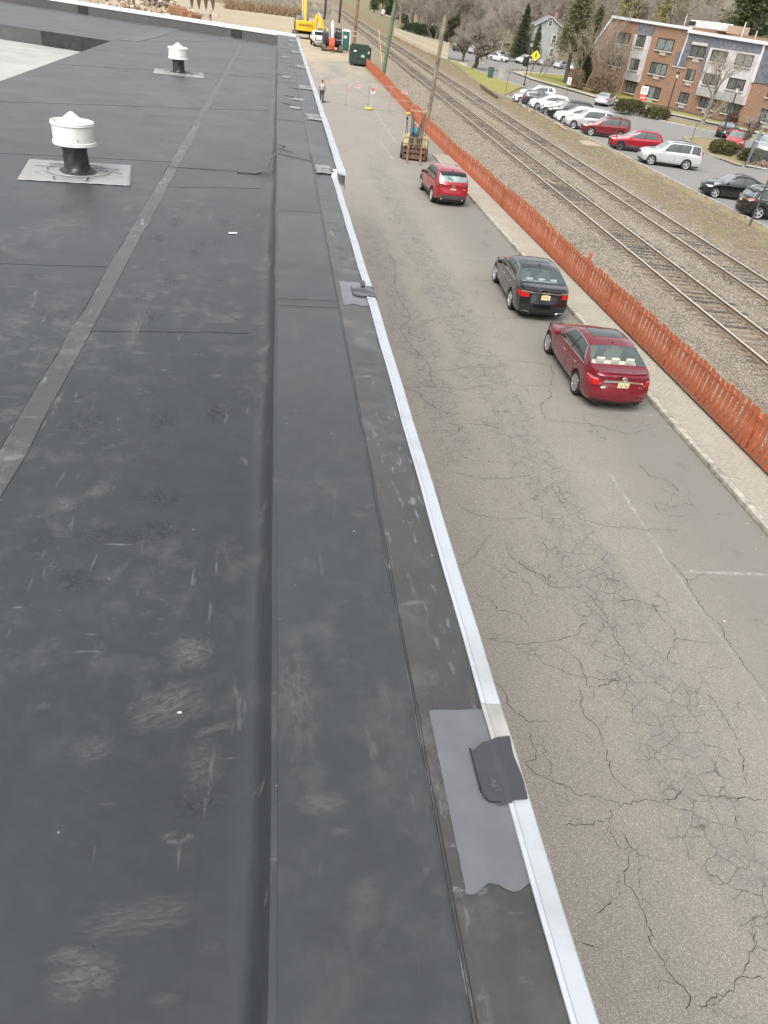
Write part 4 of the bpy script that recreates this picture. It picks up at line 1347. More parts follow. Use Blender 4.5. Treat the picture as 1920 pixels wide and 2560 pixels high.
        mr_ = MB().box(p + Vector((.02, side * .13, .015)), (.11, .20, .14), taper=.85).build('mirror', o.get('mmat', paint), t, bevel=.03)
        MB().box(p + Vector((.02, side * .02, -.03)), (.06, .12, .04)).build('mirror_arm', M_TRIM, mr_)
    # lights
    def lamp(nm, rear, y0, z0, z1, ds, mat, tz=.0, ext=None, y1=None):
        for side in (1, -1):
            mb = MB()
            ff = c.RP if rear else c.FP
            qe = c.L if rear else 0.
            def f(u, v):
                z = z0 + (z1 - z0) * v + tz * (1 - u)
                if not rear or u <= 1:
                    ye = y1 or c.yend(z, qe)
                y = y0 + (ye - y0) * u
                return ff(side * y, z - (1 - u) * (z1 - z0) * .18 * (1 if v > .5 else -1))
            mb.grid(f, 8, 4)
            if ds:
                def g2(u, v):
                    z = z0 + (z1 - z0) * (v * (1 - .45 * u) + .45 * u)
                    q = c.L - ds * u if rear else ds * u
                    return c.SP(q, z, side, .008)
                mb.grid(g2, 8, 4)
            mb.build(nm, mat, t)
    for L_ in o.get('tails', [(.52, .74, .92, .28, M_REDL)]):
        lamp('tail_light', True, *L_)
    for L_ in o.get('heads', [(.50, .60, .72, .42, M_CLEARL)]):
        lamp('headlight', False, *L_)
    # number plates
    def plate(rear, z, txt, y=0.):
        p = (c.RP if rear else c.FP)(y, z, .012)
        sg = -1 if rear else 1
        pl = MB().box(p, (.012, .305, .155)).build('number_plate', M_NJ, t, bevel=.004)
        if txt:
            text('plate_lettering', txt, .088, M_INK, pl, frame((p.x + sg * .0075, p.y, p.z - .005), (0, sg, 0), (sg, 0, 0)), .001, xs=.92)
            text('plate_lettering', 'NEW JERSEY', .026, M_INK, pl, frame((p.x + sg * .0075, p.y, p.z + .058), (0, sg, 0), (sg, 0, 0)), .001)
    if 'rplate' in o:
        plate(True, *o['rplate'])
    if 'fplate' in o:
        plate(False, *o['fplate'])
    # front face
    if not o.get('norear_only'):
        g0, g1, gw = o.get('grille', (.40, .56, .52))
        MB().grid(lambda u, v: c.FP(-gw + 2 * gw * u, g0 + (g1 - g0) * v, .012), 10, 3).build('grille', o.get('gmat', M_TRIM), t)
        if o.get('gbar', True):
            MB().tube([c.FP(-gw + 2 * gw * k / 10, g1, .016) for k in range(11)], .014, 5).build('grille_bar', M_CHROME, t)
        MB().grid(lambda u, v: c.FP(-.62 + 1.24 * u, c.bz + .05 + .09 * v, .01), 8, 2).build('lower_grille', M_TRIM, t)
    MB().grid(lambda u, v: c.RP(-.72 + 1.44 * u, c.bz + .07 + o.get('valance', .08) * v, .006), 10, 2).build('rear_valance', o.get('vmat', M_TRIM), t)
    if o.get('clad'):
        for side in (1, -1):
            MB().grid(lambda u, v: c.SP(c.ax[0] + c.rad + .06 + (c.wb - 2 * c.rad - .12) * u, c.sill + .01 + .14 * v, side, .012), 8, 2).build('sill_cladding', M_GREYTRIM, t)
            for a in c.ax:
                ra = c.rad + .05
                MB().grid(lambda u, v: c.SP(a + (ra + .055 * v) * math.cos(math.pi * u) * 1., max(c.sill + .02, c.rad + (ra + .055 * v) * math.sin(math.pi * u)), side, .012), 18, 2).build('arch_cladding', M_GREYTRIM, t)
    if o.get('rack'):
        for side in (1, -1):
            pts = [c.P(q, 8.6, side) + Vector((0, 0, .05 if 0 < k < 8 else .01)) for k, q in enumerate(np.linspace(c.ws[1] + .2, c.rw[0] - .15, 9))]
            MB().tube(pts, .018, 6).build('roof_rail', o.get('rackm', M_RIM), t)
    if o.get('fin'):
        p = c.P(c.rw[0] - .28, 11)
        MB().yprism([(p.x - .08, p.z - .01), (p.x + .09, p.z - .01), (p.x - .05, p.z + .07)], -.012, .012).build('roof_fin', o.get('finm', paint), t)
    if o.get('sunroof'):
        MB().grid(lambda u, v: c.P(c.ws[1] + .18 + .72 * u, 11 - 1.55 * abs(2 * v - 1), 1 if v >= .5 else -1) + Vector((0, 0, .005)), 6, 8).build('sunroof', M_GLASS, t)
    if o.get('spoiler'):
        MB().grid(lambda u, v: c.P(c.rw[0] - .10 + .14 * u, 11 - 2.6 * abs(2 * v - 1), 1 if v >= .5 else -1) + Vector((-.10 * u, 0, .012)), 3, 10).build('roof_spoiler', o.get('spm', M_TRIM), t, solid=.02)
    return t, c

def seats(t, c, cream, dark=False):
    """rear bench, headrests, shelf and cabin tub seen through the rear glass"""
    x0 = c.L / 2 - c.rw[0] + .12
    m = cream
    MB().box((x0 - .72, 0, .985), (.58, 1.20, .03)).build('parcel_shelf', M_CABIN, t)
    st = MB().box((x0 - .36, 0, .86), (.16, 1.25, .42), 0, 0, R(-14)).build('seat', m, t, bevel=.04)
    for y in (-.42, 0, .42):
        MB().box((x0 - .47, y, 1.125), (.09, .23, .15), 0, 0, R(-10)).build('headrest', m, st, bevel=.03)
    MB().box((x0 + .2, 0, .55), (2.4, 1.36, .10)).build('cabin_floor', M_CABIN, t)
    for y in (-.38, .38):
        fs = MB().box((x0 + .62, y, .84), (.14, .5, .5), 0, 0, R(-14)).build('seat', m, t, bevel=.04)
        MB().box((x0 + .54, y, 1.16), (.09, .25, .16), 0, 0, R(-10)).build('headrest', m, fs, bevel=.03)
    MB().box((x0 + 1.15, 0, .82), (.3, 1.3, .26)).build('dashboard', M_CABIN, t, bevel=.03)

# --- burgundy sedan
P_BURG = mat_paint('burgundy_paint', (.205, .008, .022), .35, .26)
t, c = car('parked_car', 'burgundy sedan with cream headrests, parked behind the glossy black sedan in the alley', 'cars parked along the alley kerb', SED, P_BURG, (8.30, 17.37), 'RL', 88.2,
           sp=dict(hole=True, kind='ten'), tails=[(.60, .735, .90, .40, M_REDL), (.66, .865, .925, .44, M_REDP)], rplate=(.80, 'Y38 HBL'), fin=False, sunroof=True, norear_only=False, valance=.05)
seats(t, c, M_CREAM)
def bar_on(c, t, pts, r, nm, mat=M_CHROME, flat=1.):
    return MB().tube([c.RP(y, z, .014) for y, z in pts], r, 6).build(nm, mat, t)
MB().grid(lambda u, v: c.RP(-.52 + 1.04 * u, .875 + .05 * v - .03 * abs(2 * u - 1) ** 2, .016), 14, 2).build('chrome_strip', M_CHROME, t)
bar_on(c, t, [(-.52, .87), (-.64, .77)], .012, 'chrome_strip')
bar_on(c, t, [(.52, .87), (.64, .77)], .012, 'chrome_strip')
def ringlogo(c, t, z, r=.055, mat=M_EMBLEM, y=0., kind='oval'):
    p = c.RP(y, z, .022)
    mb = MB()
    sx = 1.35 if kind == 'oval' else 1.
    mb.tube([p + Vector((0, r * sx * math.cos(a), r * math.sin(a))) for a in np.linspace(0, 6.2832, 21)], .009, 5, False)
    if kind == 'oval':
        mb.tube([p + Vector((0, r * .42 * math.cos(a), r * .95 * math.sin(a))) for a in np.linspace(0, 6.2832, 17)], .006, 5, False)
        mb.tube([p + Vector((0, r * .95 * math.cos(a), .022 + r * .45 * math.sin(a))) for a in np.linspace(0, 6.2832, 17)], .006, 5, False)
    elif kind == 'wing':
        mb.tube([p + Vector((0, y_, z_)) for y_, z_ in ((-r * .95, .012), (-r * .5, r * .35), (0, -r * .35), (r * .5, r * .35), (r * .95, .012))], .008, 5, False)
    else:
        for k in (-1, 0, 1):
            mb.tube([p + Vector((0, k * r * .45 + q * .7, q)) for q in (-r * .6, r * .6)], .009, 5, False)
    return mb.build('emblem', mat, t)
ringlogo(c, t, .965, .05)
pz = c.RP(-.50, .745, .016)
text('model_badge', 'XLE', .06, M_EMBLEM, t, frame(pz, (0, -1, 0), (-1, 0, 0)), .003)
pz = c.RP(.50, .765, .016)
text('maker_badge', 'TOYOTA', .045, M_EMBLEM, t, frame(pz, (0, -1, 0), (-1, 0, 0)), .003)
pz = c.RP(.49, .715, .014)
MB().box(pz, (.006, .20, .045)).build('dealer_sticker', M_WHITEM, t)
MB().box(c.P(3.42, 11) + Vector((0, 0, .012)), (.05, .035, .02)).build('roof_antenna', M_TRIM, t, bevel=.006)
p = c.RP(-.55, .25, .0)
MB().tube([p + Vector((.15, 0, 0)), p + Vector((-.02, 0, -.01))], .035, 10).build('exhaust_pipe', M_TRIM, t)
MB().grid(lambda u, v: c.P(4.60 + .12 * u, 11 - 2.5 * abs(2 * v - 1), 1 if v >= .5 else -1) + Vector((0, 0, .006 + .012 * u)), 3, 12).build('lip_spoiler', P_BURG, t, solid=.008)
# --- black sedan
P_BLACK = mat_paint('black_paint', (.006, .007, .010), .0, .18, dirtk=.06)
BUICK = dict(SED, L=5.0, W=1.86, wb=2.837, fo=.98, rad=.35,
             top=[(0, .68), (.05, .73), (.35, .83), (.9, .95), (1.45, 1.02), (2.25, 1.42), (2.6, 1.49), (3.0, 1.50), (3.4, 1.475), (3.66, 1.43), (4.36, 1.16), (4.5, 1.14), (4.85, 1.13), (4.94, 1.10), (5.0, 1.04)],
             belt=[(0, .62), (.35, .74), (1.2, .90), (1.6, .94), (3.6, 1.01), (4.4, 1.06), (5.0, .96)], ws=(1.50, 2.24), rw=(3.68, 4.33), sb=(1.7, 4.0), sr=(2.34, 3.58), bp=2.80)
t, c = car('parked_car', 'glossy black sedan with chrome strip across its boot, parked in front of the burgundy sedan', 'cars parked along the alley kerb', BUICK, P_BLACK, (8.17, 23.87), 'RL', 86.6,
           sp=dict(hole=True, kind='seven'), tails=[(.56, .78, .96, .30, M_REDL)], rplate=(.845, 'U19 FJJ'), sunroof=True, fin=True, valance=.04)
seats(t, c, simple('grey_leather', (.42, .47, .47), .6))
MB().grid(lambda u, v: c.RP(-.80 + 1.6 * u, .965 + .045 * v - .02 * abs(2 * u - 1) ** 2, .016), 16, 2).build('chrome_strip', M_CHROME, t)
for s in (1, -1):
    MB().grid(lambda u, v: c.SP(c.L - .42 * u, .985 + .02 * v + .03 * u, s, .014), 6, 1).build('chrome_strip', M_CHROME, t)
    p = c.RP(s * .60, .325, .012)
    MB().tube([c.RP(s * (.46 + .30 * k / 6), .345 - .03 * (1 if k in (0, 6) else 0), .014) for k in range(7)], .013, 5).build('exhaust_trim', M_CHROME, t)
    MB().grid(lambda u, v: c.RP(s * (.47 + .28 * u), .28 + .05 * v, .01), 4, 1).build('exhaust_opening', M_GAP, t)
ringlogo(c, t, .985, .06, kind='tri')
text('maker_badge', 'BUICK', .06, M_EMBLEM, t, frame(c.RP(.52, 1.03, .02), (0, -1, 0), (-1, 0, 0)), .003)
text('model_badge', 'LACROSSE', .038, M_EMBLEM, t, frame(c.RP(-.52, 1.03, .02), (0, -1, 0), (-1, 0, 0)), .003)
# --- red crossover
P_RED = mat_paint('soul_red_paint', (.40, .014, .028), .4, .26)
t, c = car('parked_car', 'bright red crossover with grey wheel arch cladding, parked in the alley behind the forklift', 'cars parked along the alley kerb', SUV, P_RED, (8.02, 39.11), 'RL', 92.6,
           tails=[(.50, .975, 1.075, .26, M_SMOKE), (.48, 1.0, 1.03, .10, M_REDL)], rplate=(.80, 'Z47 GPD'), fin=True, finm=M_TRIM, clad=True, chrome=False, mmat=M_TRIM, spoiler=True, spm=M_TRIM, valance=.20, vmat=M_GREYTRIM, rmat=mat_glass('pale_rear_glass', (.34, .44, .44), 2.0))
ringlogo(c, t, .985, .07, kind='wing')
for s in (1, -1):
    MB().box(c.RP(s * .58, .845, .012), (.008, .14, .03)).build('badge', M_EMBLEM, t)
    MB().tube([c.RP(s * .56, .36, -.02), c.RP(s * .56, .36, .04)], .045, 12).build('exhaust_pipe', M_CHROME, t)
    MB().grid(lambda u, v: c.RP(s * (.62 + .16 * u), .42 + .035 * v, .012), 3, 1).build('rear_reflector', M_REDL, t)
p0, p1 = c.P(4.38, 10.9, 1), c.P(4.30, 10.2, 1)
MB().bar(p0 + Vector((-.02, 0, .02)), p1 + Vector((-.02, 0, .03)), .02, .02).build('rear_wiper', M_TRIM, t)
# --- the lot across the tracks
P_SILV = mat_paint('silver_paint', (.60, .61, .62), .45, .32)
P_WHITE = mat_paint('white_paint_car', (.82, .83, .84), .0, .3)
P_MAROON = mat_paint('maroon_paint', (.20, .018, .022), .35, .3)
P_GREY = mat_paint('grey_paint', (.20, .21, .21), .5, .3)
P_DGREY = mat_paint('charcoal_paint', (.07, .072, .078), .4, .28)
GL = 'cars parked nose-in along the lot kerb'
t, c = car('parked_car', 'boxy silver SUV with roof rails standing alone between empty angled bays', GL, BOX, P_SILV, (28.8, 58.13), 'FL', 166, fplate=(.62, ''), heads=[(.55, .78, .92, .34, M_CLEARL)], grille=(.72, .90, .40), rack=True, rackm=M_TRIM, chrome=False,
           handle=P_SILV, splits=((0, .36), (.385, .70), (.735, 1.)), tails=[(.72, .9, 1.35, .08, M_REDL)])
t, c = car('parked_car', 'bright red crossover with dark wheels, parked between a silver SUV and a maroon wagon', GL, SUV, P_RED, (28.66, 64.13), 'FL', 166, sp=dict(kind='dark'), fplate=(.56, '', -.12), heads=[(.50, .80, .88, .36, M_CLEARL)], grille=(.56, .82, .45), chrome=False, clad=True, fin=True)
t, c = car('parked_car', 'maroon wagon-like SUV with big clear headlights, parked beside a silver SUV', GL, dict(SUV, L=4.56, W=1.78, tumble=.76, top=[(0, .82), (.06, .92), (.4, .99), (1.25, 1.08), (1.98, 1.60), (2.3, 1.68), (3.2, 1.70), (4.2, 1.66), (4.32, 1.62), (4.48, 1.14), (4.56, 1.0)], rw=(4.34, 4.46), sb=(1.5, 4.25), sr=(2.08, 4.15)), P_MAROON, (28.72, 71.32), 'FL', 166,
           fplate=(.60, ''), heads=[(.48, .76, .92, .40, M_CLEARL)], grille=(.66, .82, .36), rack=True, rackm=M_TRIM, chrome=False, handle=P_MAROON, splits=((0, .36), (.39, .72), (.76, 1.)))
t, c = car('parked_car', 'pale silver SUV with roof rails, parked beside the maroon wagon', GL, BOX, P_SILV, (28.25, 74.9), 'FL', 166, fplate=(.60, ''), heads=[(.52, .80, .93, .34, M_CLEARL)], grille=(.74, .90, .30), rack=True, chrome=False, handle=P_SILV, splits=((0, .36), (.385, .70), (.735, 1.)))
t, c = car('parked_car', 'white rounded SUV wedged between a silver SUV and a black SUV', GL, SUV, P_WHITE, (28.3, 78.0), 'FL', 166, fplate=(.56, ''), heads=[(.50, .82, .94, .42, M_CLEARL)], grille=(.70, .88, .30), chrome=False, handle=P_WHITE)
t, c = car('parked_car', 'large black SUV with long roof, parked between white SUV and grey sedan', GL, dict(BOX, L=5.0, wb=2.86, fo=.95), P_BLACK, (28.45, 81.1), 'FL', 166, fplate=(.60, ''), heads=[(.54, .80, .93, .36, M_CLEARL)], grille=(.70, .90, .45), rack=True, rackm=M_TRIM, chrome=False, handle=P_BLACK)
t, c = car('parked_car', 'mid grey sedan parked between a large black SUV and a white crossover', GL, SED, P_GREY, (28.45, 84.4), 'FL', 166, heads=[(.52, .60, .70, .44, M_CLEARL)])
t, c = car('parked_car', 'white crossover with sloping tail, parked between grey sedan and dark reversed car', GL, SUV, P_WHITE, (28.46, 87.7), 'FL', 166, fplate=(.52, ''), heads=[(.50, .80, .92, .40, M_CLEARL)], grille=(.56, .84, .36), chrome=True, handle=P_WHITE)
t, c = car('parked_car', 'dark grey hatchback backed into its bay, red tail lights toward the tracks', GL, SUV, P_DGREY, (28.3, 90.2), 'RR', -12, tails=[(.48, .90, 1.06, .30, M_REDL)], rplate=(.8, ''))
t, c = car('parked_car', 'white smooth-nosed sedan parked in the end bay by the grass', GL, dict(SED, top=[(0, .62), (.08, .70), (.4, .82), (.9, .92), (1.3, 1.0), (2.2, 1.42), (2.7, 1.49), (3.3, 1.46), (4.2, 1.18), (4.7, 1.08), (4.85, 1.0)]), P_WHITE, (28.0, 92.9), 'FL', 166, sp=dict(kind='seven'), heads=[(.50, .62, .72, .44, M_CLEARL)], grille=(.32, .40, .5), gbar=False, chrome=False, handle=P_WHITE)
t, c = car('parked_car', 'white wagon SUV with black roof rails beyond the smooth-nosed white sedan', GL, SUV, P_WHITE, (30.4, 98.3), 'FL', 168, rack=True, rackm=M_TRIM, chrome=False, handle=P_WHITE, tails=[(.5, .92, 1.08, .3, M_REDL)], splits=((0, .36), (.39, .72), (.76, 1.)))
t, c = car('parked_car', 'small black sedan parked beside a black SUV, empty bays on its other side', GL, dict(SED, L=4.36, W=1.70, wb=2.57, fo=.90, rad=.32, rplan=.2, top=[(0, .70), (.05, .76), (.35, .86), (.8, .95), (1.2, 1.01), (1.95, 1.40), (2.3, 1.47), (2.7, 1.48), (3.1, 1.44), (3.85, 1.15), (4.25, 1.08), (4.36, 1.0)], belt=[(0, .62), (.35, .74), (1.1, .90), (3.3, .98), (4.36, .94)], ws=(1.25, 1.93), rw=(3.15, 3.8), sb=(1.4, 3.5), sr=(2.02, 3.1), bp=2.45), P_BLACK, (28.56, 47.41), 'FL', 166,
           fplate=(.46, ''), sp=dict(kind='five'), heads=[(.46, .62, .73, .44, M_CLEARL)], grille=(.34, .56, .42), chrome=False, handle=P_BLACK)
t, c = car('parked_car', 'black SUV backed toward the kerb, pale red tail lamp and cream plate showing', GL, dict(SUV, L=4.63, rad=.37), P_BLACK, (28.46, 41.98), 'RR', -10, tails=[(.54, .96, 1.10, .42, M_REDP)], rplate=(.90, ''), spoiler=True, spm=P_BLACK, rack=True, sp=dict(kind='five'), valance=.12)
bar_on(c, t, [(-.5, 1.02), (.5, 1.02)], .014, 'chrome_strip')
bar_on(c, t, [(-.75, .60), (.75, .60)], .016, 'bumper_strip')
ringlogo(c, t, 1.1, .05, kind='wing')
car('moving_car', 'silver sedan driving away along the lot road past the brick building', None, SED, P_SILV, (40.62, 101.84), 'RL', 54, tails=[(.5, .78, .92, .3, M_REDL)], rplate=(.75, ''), chrome=False, handle=P_SILV)
car('parked_car', 'black car with wide red tail lights, parked beyond the hedge tree', None, SED, P_BLACK, (47.0, 81.9), 'RL', 54, tails=[(.4, .80, 1.0, .32, M_REDL)], rplate=(.62, ''))
car('parked_car', 'pale red compact car parked facing the low hedge under the twisted bare tree', None, dict(SED, L=4.3), mat_paint('faded_red_paint', (.50, .055, .06), .2, .35), (44.9, 72.6), 'FL', 236, chrome=False, heads=[(.48, .64, .78, .4, M_CLEARL)])
GF = 'cars parked along the far lot edge'
FARC = [((45.1, 172.7), 'RL', -50, SED, P_WHITE, 'white sedan waiting at the bend of the far road'), ((50.6, 171.0), 'FL', 215, SUV, P_WHITE, 'white SUV facing the road bend beside the black bin'),
        ((47.0, 179.5), 'FL', 215, SED, P_SILV, 'silver car behind the white sedan at the road bend'), ((42.5, 186.5), 'RL', 35, SUV, P_SILV, 'silver SUV parked behind the large bare tree trunk'), ((39.6, 190.0), 'RL', 35, SUV, P_DGREY, 'charcoal SUV parked behind the large bare tree trunk'),
        ((55.3, 175.5), 'RL', 40, SED, P_SILV, 'silver sedan parked under the green sign, next to a charcoal one'), ((57.8, 172.0), 'RL', 40, SED, P_SILV, 'silver sedan parked in the middle of the row below the gabled house'), ((60.2, 170.0), 'RL', 40, SED, P_WHITE, 'white sedan parked nearest the pine trunk below the gabled house'), ((53.6, 178.0), 'RL', 40, SUV, P_DGREY, 'charcoal SUV parked beside a silver sedan below the gabled house')]
for wp_, wh, hd, sp_, pa, lab in FARC:
    car('parked_car', lab.replace('under the green sign', 'behind the yellow crossing sign'), GF, sp_, pa, wp_, wh, hd, lite=True, chrome=False, handle=pa)

# ------------------------------------------------------------------ forklift
M_RUST = simple('rusty_steel', (.16, .105, .07), .8, .1, var=.35, scale=6, bump=.2, bscale=30)
M_RUSTY2 = simple('orange_rust', (.29, .15, .09), .85, var=.3, scale=7, bump=.2, bscale=30)
M_BROWNST = simple('brown_mast_steel', (.17, .135, .11), .6, .3, var=.3, scale=6)
M_CREAMP = simple('faded_yellow_paint', (.56, .47, .25), .6, var=.22, scale=3, bump=.06, bscale=20)
M_BLK = simple('dull_black', (.025, .025, .026), .7, var=.3)
fk = empty('forklift', (8.9, 50.75, 0), R(-97), 'old cream forklift with rusty mast and forks, parked by the red fence', 'forklift')
for y in (.70, -.70):
    wl = MB().lathe([(.24, -.17), (.42, -.17), (.465, -.12), (.47, .0), (.465, .12), (.42, .17), (.24, .17)], (0, y, .47), 28, 'Y').build('wheel', M_TYRE, fk)
    MB().lathe([(.27, .02), (.26, .13), (.16, .16), (.06, .10), (.0, .10)] if y > 0 else [(.27, -.02), (.26, -.13), (.16, -.16), (.06, -.10), (0, -.10)], (0, y, .47), 20, 'Y').build('rim', simple('cream_rim', (.70, .66, .52), .6), wl)
for y in (.55, -.55):
    MB().lathe([(.15, -.12), (.33, -.12), (.36, -.06), (.36, .06), (.33, .12), (.15, .12)], (-1.75, y, .36), 24, 'Y').build('wheel', M_TYRE, fk)
MB().yprism([(-.25, .42), (-.25, .80), (-.55, .88), (-.62, 1.22), (-1.95, 1.28), (-2.35, 1.05), (-2.42, .45), (-1.9, .32)], -.56, .56).build('chassis', M_CREAMP, fk, bevel=.05)
for s in (1, -1):
    MB().yprism([(-.55, .85), (-.55, 1.0), (.45, 1.0), (.55, .75), (.50, .72), (.38, .93), (-.4, .93)], s * .62 - .17, s * .62 + .17).build('fender', M_CREAMP, fk, bevel=.02)
    MB().box((-.42, s * .60, 1.12), (.12, .42, .42)).build('cowl_panel', M_CREAMP, fk, bevel=.02)
MB().box((-.05, 0, .95), (.14, .62, .55)).build('dashboard', M_CREAMP, fk, bevel=.02)
MB().box((.1, 0, .62), (.5, .7, .35)).build('front_frame', M_BLK, fk)
# mast
for s in (1, -1):
    MB().box((.46, s * .37, 1.42), (.15, .12, 2.72)).build('mast_channel', M_BROWNST, fk, bevel=.01)
    MB().box((.44, s * .25, 1.30), (.09, .055, 2.3)).build('inner_channel', M_BLK, fk)
    MB().tube([(.42, s * .17, .4), (.42, s * .17, 2.1)], .022, 6).build('lift_chain', M_BLK, fk)
MB().box((.46, 0, 2.80), (.13, .98, .075)).build('mast_crossbar', simple('pale_rust', (.42, .27, .20), .75), fk, bevel=.01)
MB().box((.46, 0, .33), (.10, .7, .14)).build('mast_crossbar', M_RUST, fk)
MB().tube([(.40, .08, .35), (.40, .08, 1.9)], .045, 10).build('lift_cylinder', M_BROWNST, fk)
# carriage with slots
for z, h in ((.22, .22), (.56, .20), (.80, .10)):
    MB().box((.60, 0, z), (.09, 1.46, h)).build('carriage_plate', M_RUST, fk, bevel=.01)
for y in (-.71, -.12, .12, .71):
    MB().box((.585, y, .46), (.07, .09, .66)).build('carriage_upright', M_RUST, fk)
hoop = [(.62, -.79, .35), (.62, -.82, .9), (.62, -.80, 1.18), (.62, -.70, 1.30), (.62, -.2, 1.34), (.62, .2, 1.34), (.62, .70, 1.30), (.62, .80, 1.18), (.62, .82, .9), (.62, .79, .35)]
bk = MB().tube(hoop, .026, 8).build('load_backrest', M_BROWNST, fk)
MB().tube([(.62, -.81, .95), (.62, .81, .95)], .022, 8).build('backrest_bar', M_BROWNST, bk)
for y in (-.42, .42, .6, -.6):
    MB().tube([(.62, y, .85), (.62, y, 1.32)], .012, 6).build('backrest_bar', M_BROWNST, bk)
for y in (-.42, .42):
    MB().add([(x, y + w_, z) for w_ in (-.065, .065) for x, z in ((.68, .98), (.73, .98), (.74, .13), (.80, .075), (1.78, .05), (1.78, .035), (.74, .025), (.68, .07))],
             [tuple(range(8)), tuple(range(15, 7, -1))] + [(i, 8 + i, 8 + (i + 1) % 8, (i + 1) % 8) for i in range(8)]).build('fork', M_RUSTY2, fk, bevel=.006)
# guard posts, seat, blue sling, clutter
MB().tube([(-.50, -.64, 1.3), (-.75, -.66, 2.15)], .024, 6).build('guard_post', M_BLK, fk)
MB().tube([(-1.0, -.5, 1.25), (-1.15, -.58, 2.0)], .02, 6).build('guard_post', M_BLK, fk)
MB().box((-.78, -.64, 2.2), (.10, .13, .2)).build('mirror', M_BLK, fk, bevel=.03)
MB().tube([(-.5, .6, 1.3), (-.7, .64, 2.4)], .022, 6).build('guard_post', M_BROWNST, fk)
MB().box((-1.25, 0, 1.38), (.5, .5, .16)).build('seat', simple('dusty_seat', (.16, .13, .11), .85), fk, bevel=.05)
MB().box((-1.5, 0, 1.62), (.14, .48, .5), 0, 0, R(-12)).build('seat_back', simple('faded_cloth', (.36, .22, .18), .9, var=.4, scale=9), fk, bevel=.05)
MB().lathe([(.155, -.006), (.17, 0), (.155, .006)], (-.35, -.02, 1.48), 24).build('steering_wheel', M_BLK, fk)
blue = MB().grid(lambda u, v: (-.62 + .16 * math.sin(3 * v), -.30 + .42 * u, 1.22 + .52 * v + .05 * math.sin(6 * u)), 8, 8).build('blue_cloth', simple('blue_cloth', (.05, .30, .42), .8, var=.3), fk, solid=.03)
MB().box((-.2, .30, 1.1), (.1, .1, .2)).build('lever_box', M_WHITEM, fk)

# ------------------------------------------------------------------ temporary fence
M_GALVT = simple('fence_tube', (.34, .34, .325), .5, .3)
M_SIGNW = simple('sign_white', (.70, .67, .65), .6)
M_SIGNR = simple('sign_red', (.62, .05, .06), .6)
M_PINK = simple('pink_ribbon', (.85, .28, .32), .7)
M_YBAG = simple('yellow_sandbag', (.72, .58, .12), .9, var=.3, scale=9)
def fence_panel(a, b, lab, signs, ribbons, h=1.95):
    a, b = Vector((*a, 0)), Vector((*b, 0))
    L = (b - a).length
    t = empty('fence_panel', a, math.atan2(b.y - a.y, b.x - a.x), lab, 'fence panel', 'temporary fence panels')
    for z in (.1, 1.02, h):
        MB().tube([(0, 0, z), (L, 0, z)], .017, 7).build('rail', M_GALVT, t)
    for x in (0, L / 2, L):
        MB().tube([(x, 0, 0), (x, 0, h)], .02, 7).build('post', M_GALVT, t)
    mb = MB()
    n = int(L / .16)
    for i in range(-12, n + 1):
        for sg in (1, -1):
            x0, x1, z0, z1 = i * .16, i * .16 + h - .1, .1, h
            if sg < 0:
                x0, x1 = x1, x0
            for q in (0,):
                pts = []
                lo, hi = max(min(x0, x1), 0), min(max(x0, x1), L)
                if hi - lo < .05:
                    continue
                zz = lambda x: z0 + (x - x0) / (x1 - x0) * (z1 - z0)
                mb.tube([(lo, 0, zz(lo)), (hi, 0, zz(hi))], .0011, 3, False, False)
    w_ = mb.build('wire_mesh', M_GALVT, t, fix=False)
    for x, z, kind in signs:
        if kind == 'round':
            s_ = MB().lathe([(.24, -.006), (.24, .006), (0, .006)], (x, -.03, z), 20, 'Y').build('sign', M_SIGNW, t)
            MB().add([(x + .2 * math.cos(q), -.042, z + .03 + .17 * math.sin(q)) for q in np.linspace(0, math.pi, 12)], [tuple(range(12))]).build('sign_mark', M_SIGNR, s_, solid=.004)
            MB().box((x, -.042, z - .08), (.12, .006, .08)).build('sign_mark', M_BLK, s_)
        else:
            s_ = MB().box((x, -.03, z), (.56, .01, .32)).build('sign', simple('sign_pinkish', (.52, .40, .39), .6), t)
            text('sign_lettering', 'DANGER', .15, M_SIGNR, s_, frame((x, -.037, z + .06), (1, 0, 0), (0, -1, 0)), .002, xs=.95)
            text('sign_lettering', 'KEEP OUT', .085, M_SIGNR, s_, frame((x, -.037, z - .1), (1, 0, 0), (0, -1, 0)), .002)
    for x, z, tx in ribbons:
        MB().grid(lambda u, v: (x + tx * v + .05 * u + .02 * math.sin(9 * v), -.04 - .03 * math.sin(5 * v), z - .45 * v), 2, 6).build('ribbon', M_PINK, t, solid=.006)
    MB().box((L, .0, .03), (.12, .9, .05)).build('stand', M_GALVT, t)
    MB().box((.04, .0, .03), (.12, .7, .05)).build('stand', M_BLK, t)
    return t
fence_panel((4.29, 74.96), (8.12, 72.92), 'chain-link fence panel nearer the building, one sign and pink ribbons', [(3.2, 1.65, 'r')], [(.55, 1.85, -.05), (2.5, 1.6, -.35)])
fence_panel((8.16, 72.9), (11.92, 72.45), 'chain-link fence panel nearer the red picket fence, with a round red sign', [(.3, 1.5, 'round'), (3.1, 1.72, 'r')], [(1.75, 1.55, -.1)])
for (x, y, r_, lab) in ((8.2, 72.6, .1, 'yellow sandbag at the foot of the fence panel joint'), (11.75, 72.0, .8, 'yellow sandbag beside the red fence, above the forklift mast')):
    b_ = MB().grid(lambda u, v: (.36 * math.cos(2 * math.pi * u) * math.sin(math.pi * v) * (1 + .12 * math.sin(6 * u)), .2 * math.sin(2 * math.pi * u) * math.sin(math.pi * v), .12 + .12 * math.cos(math.pi * v)), 16, 10).build('sandbag', M_YBAG)
    b_.location = (x, y, 0)
    b_.rotation_euler = (0, 0, r_)
    tag(b_, lab, 'sandbag', 'sandbags on the fence feet')

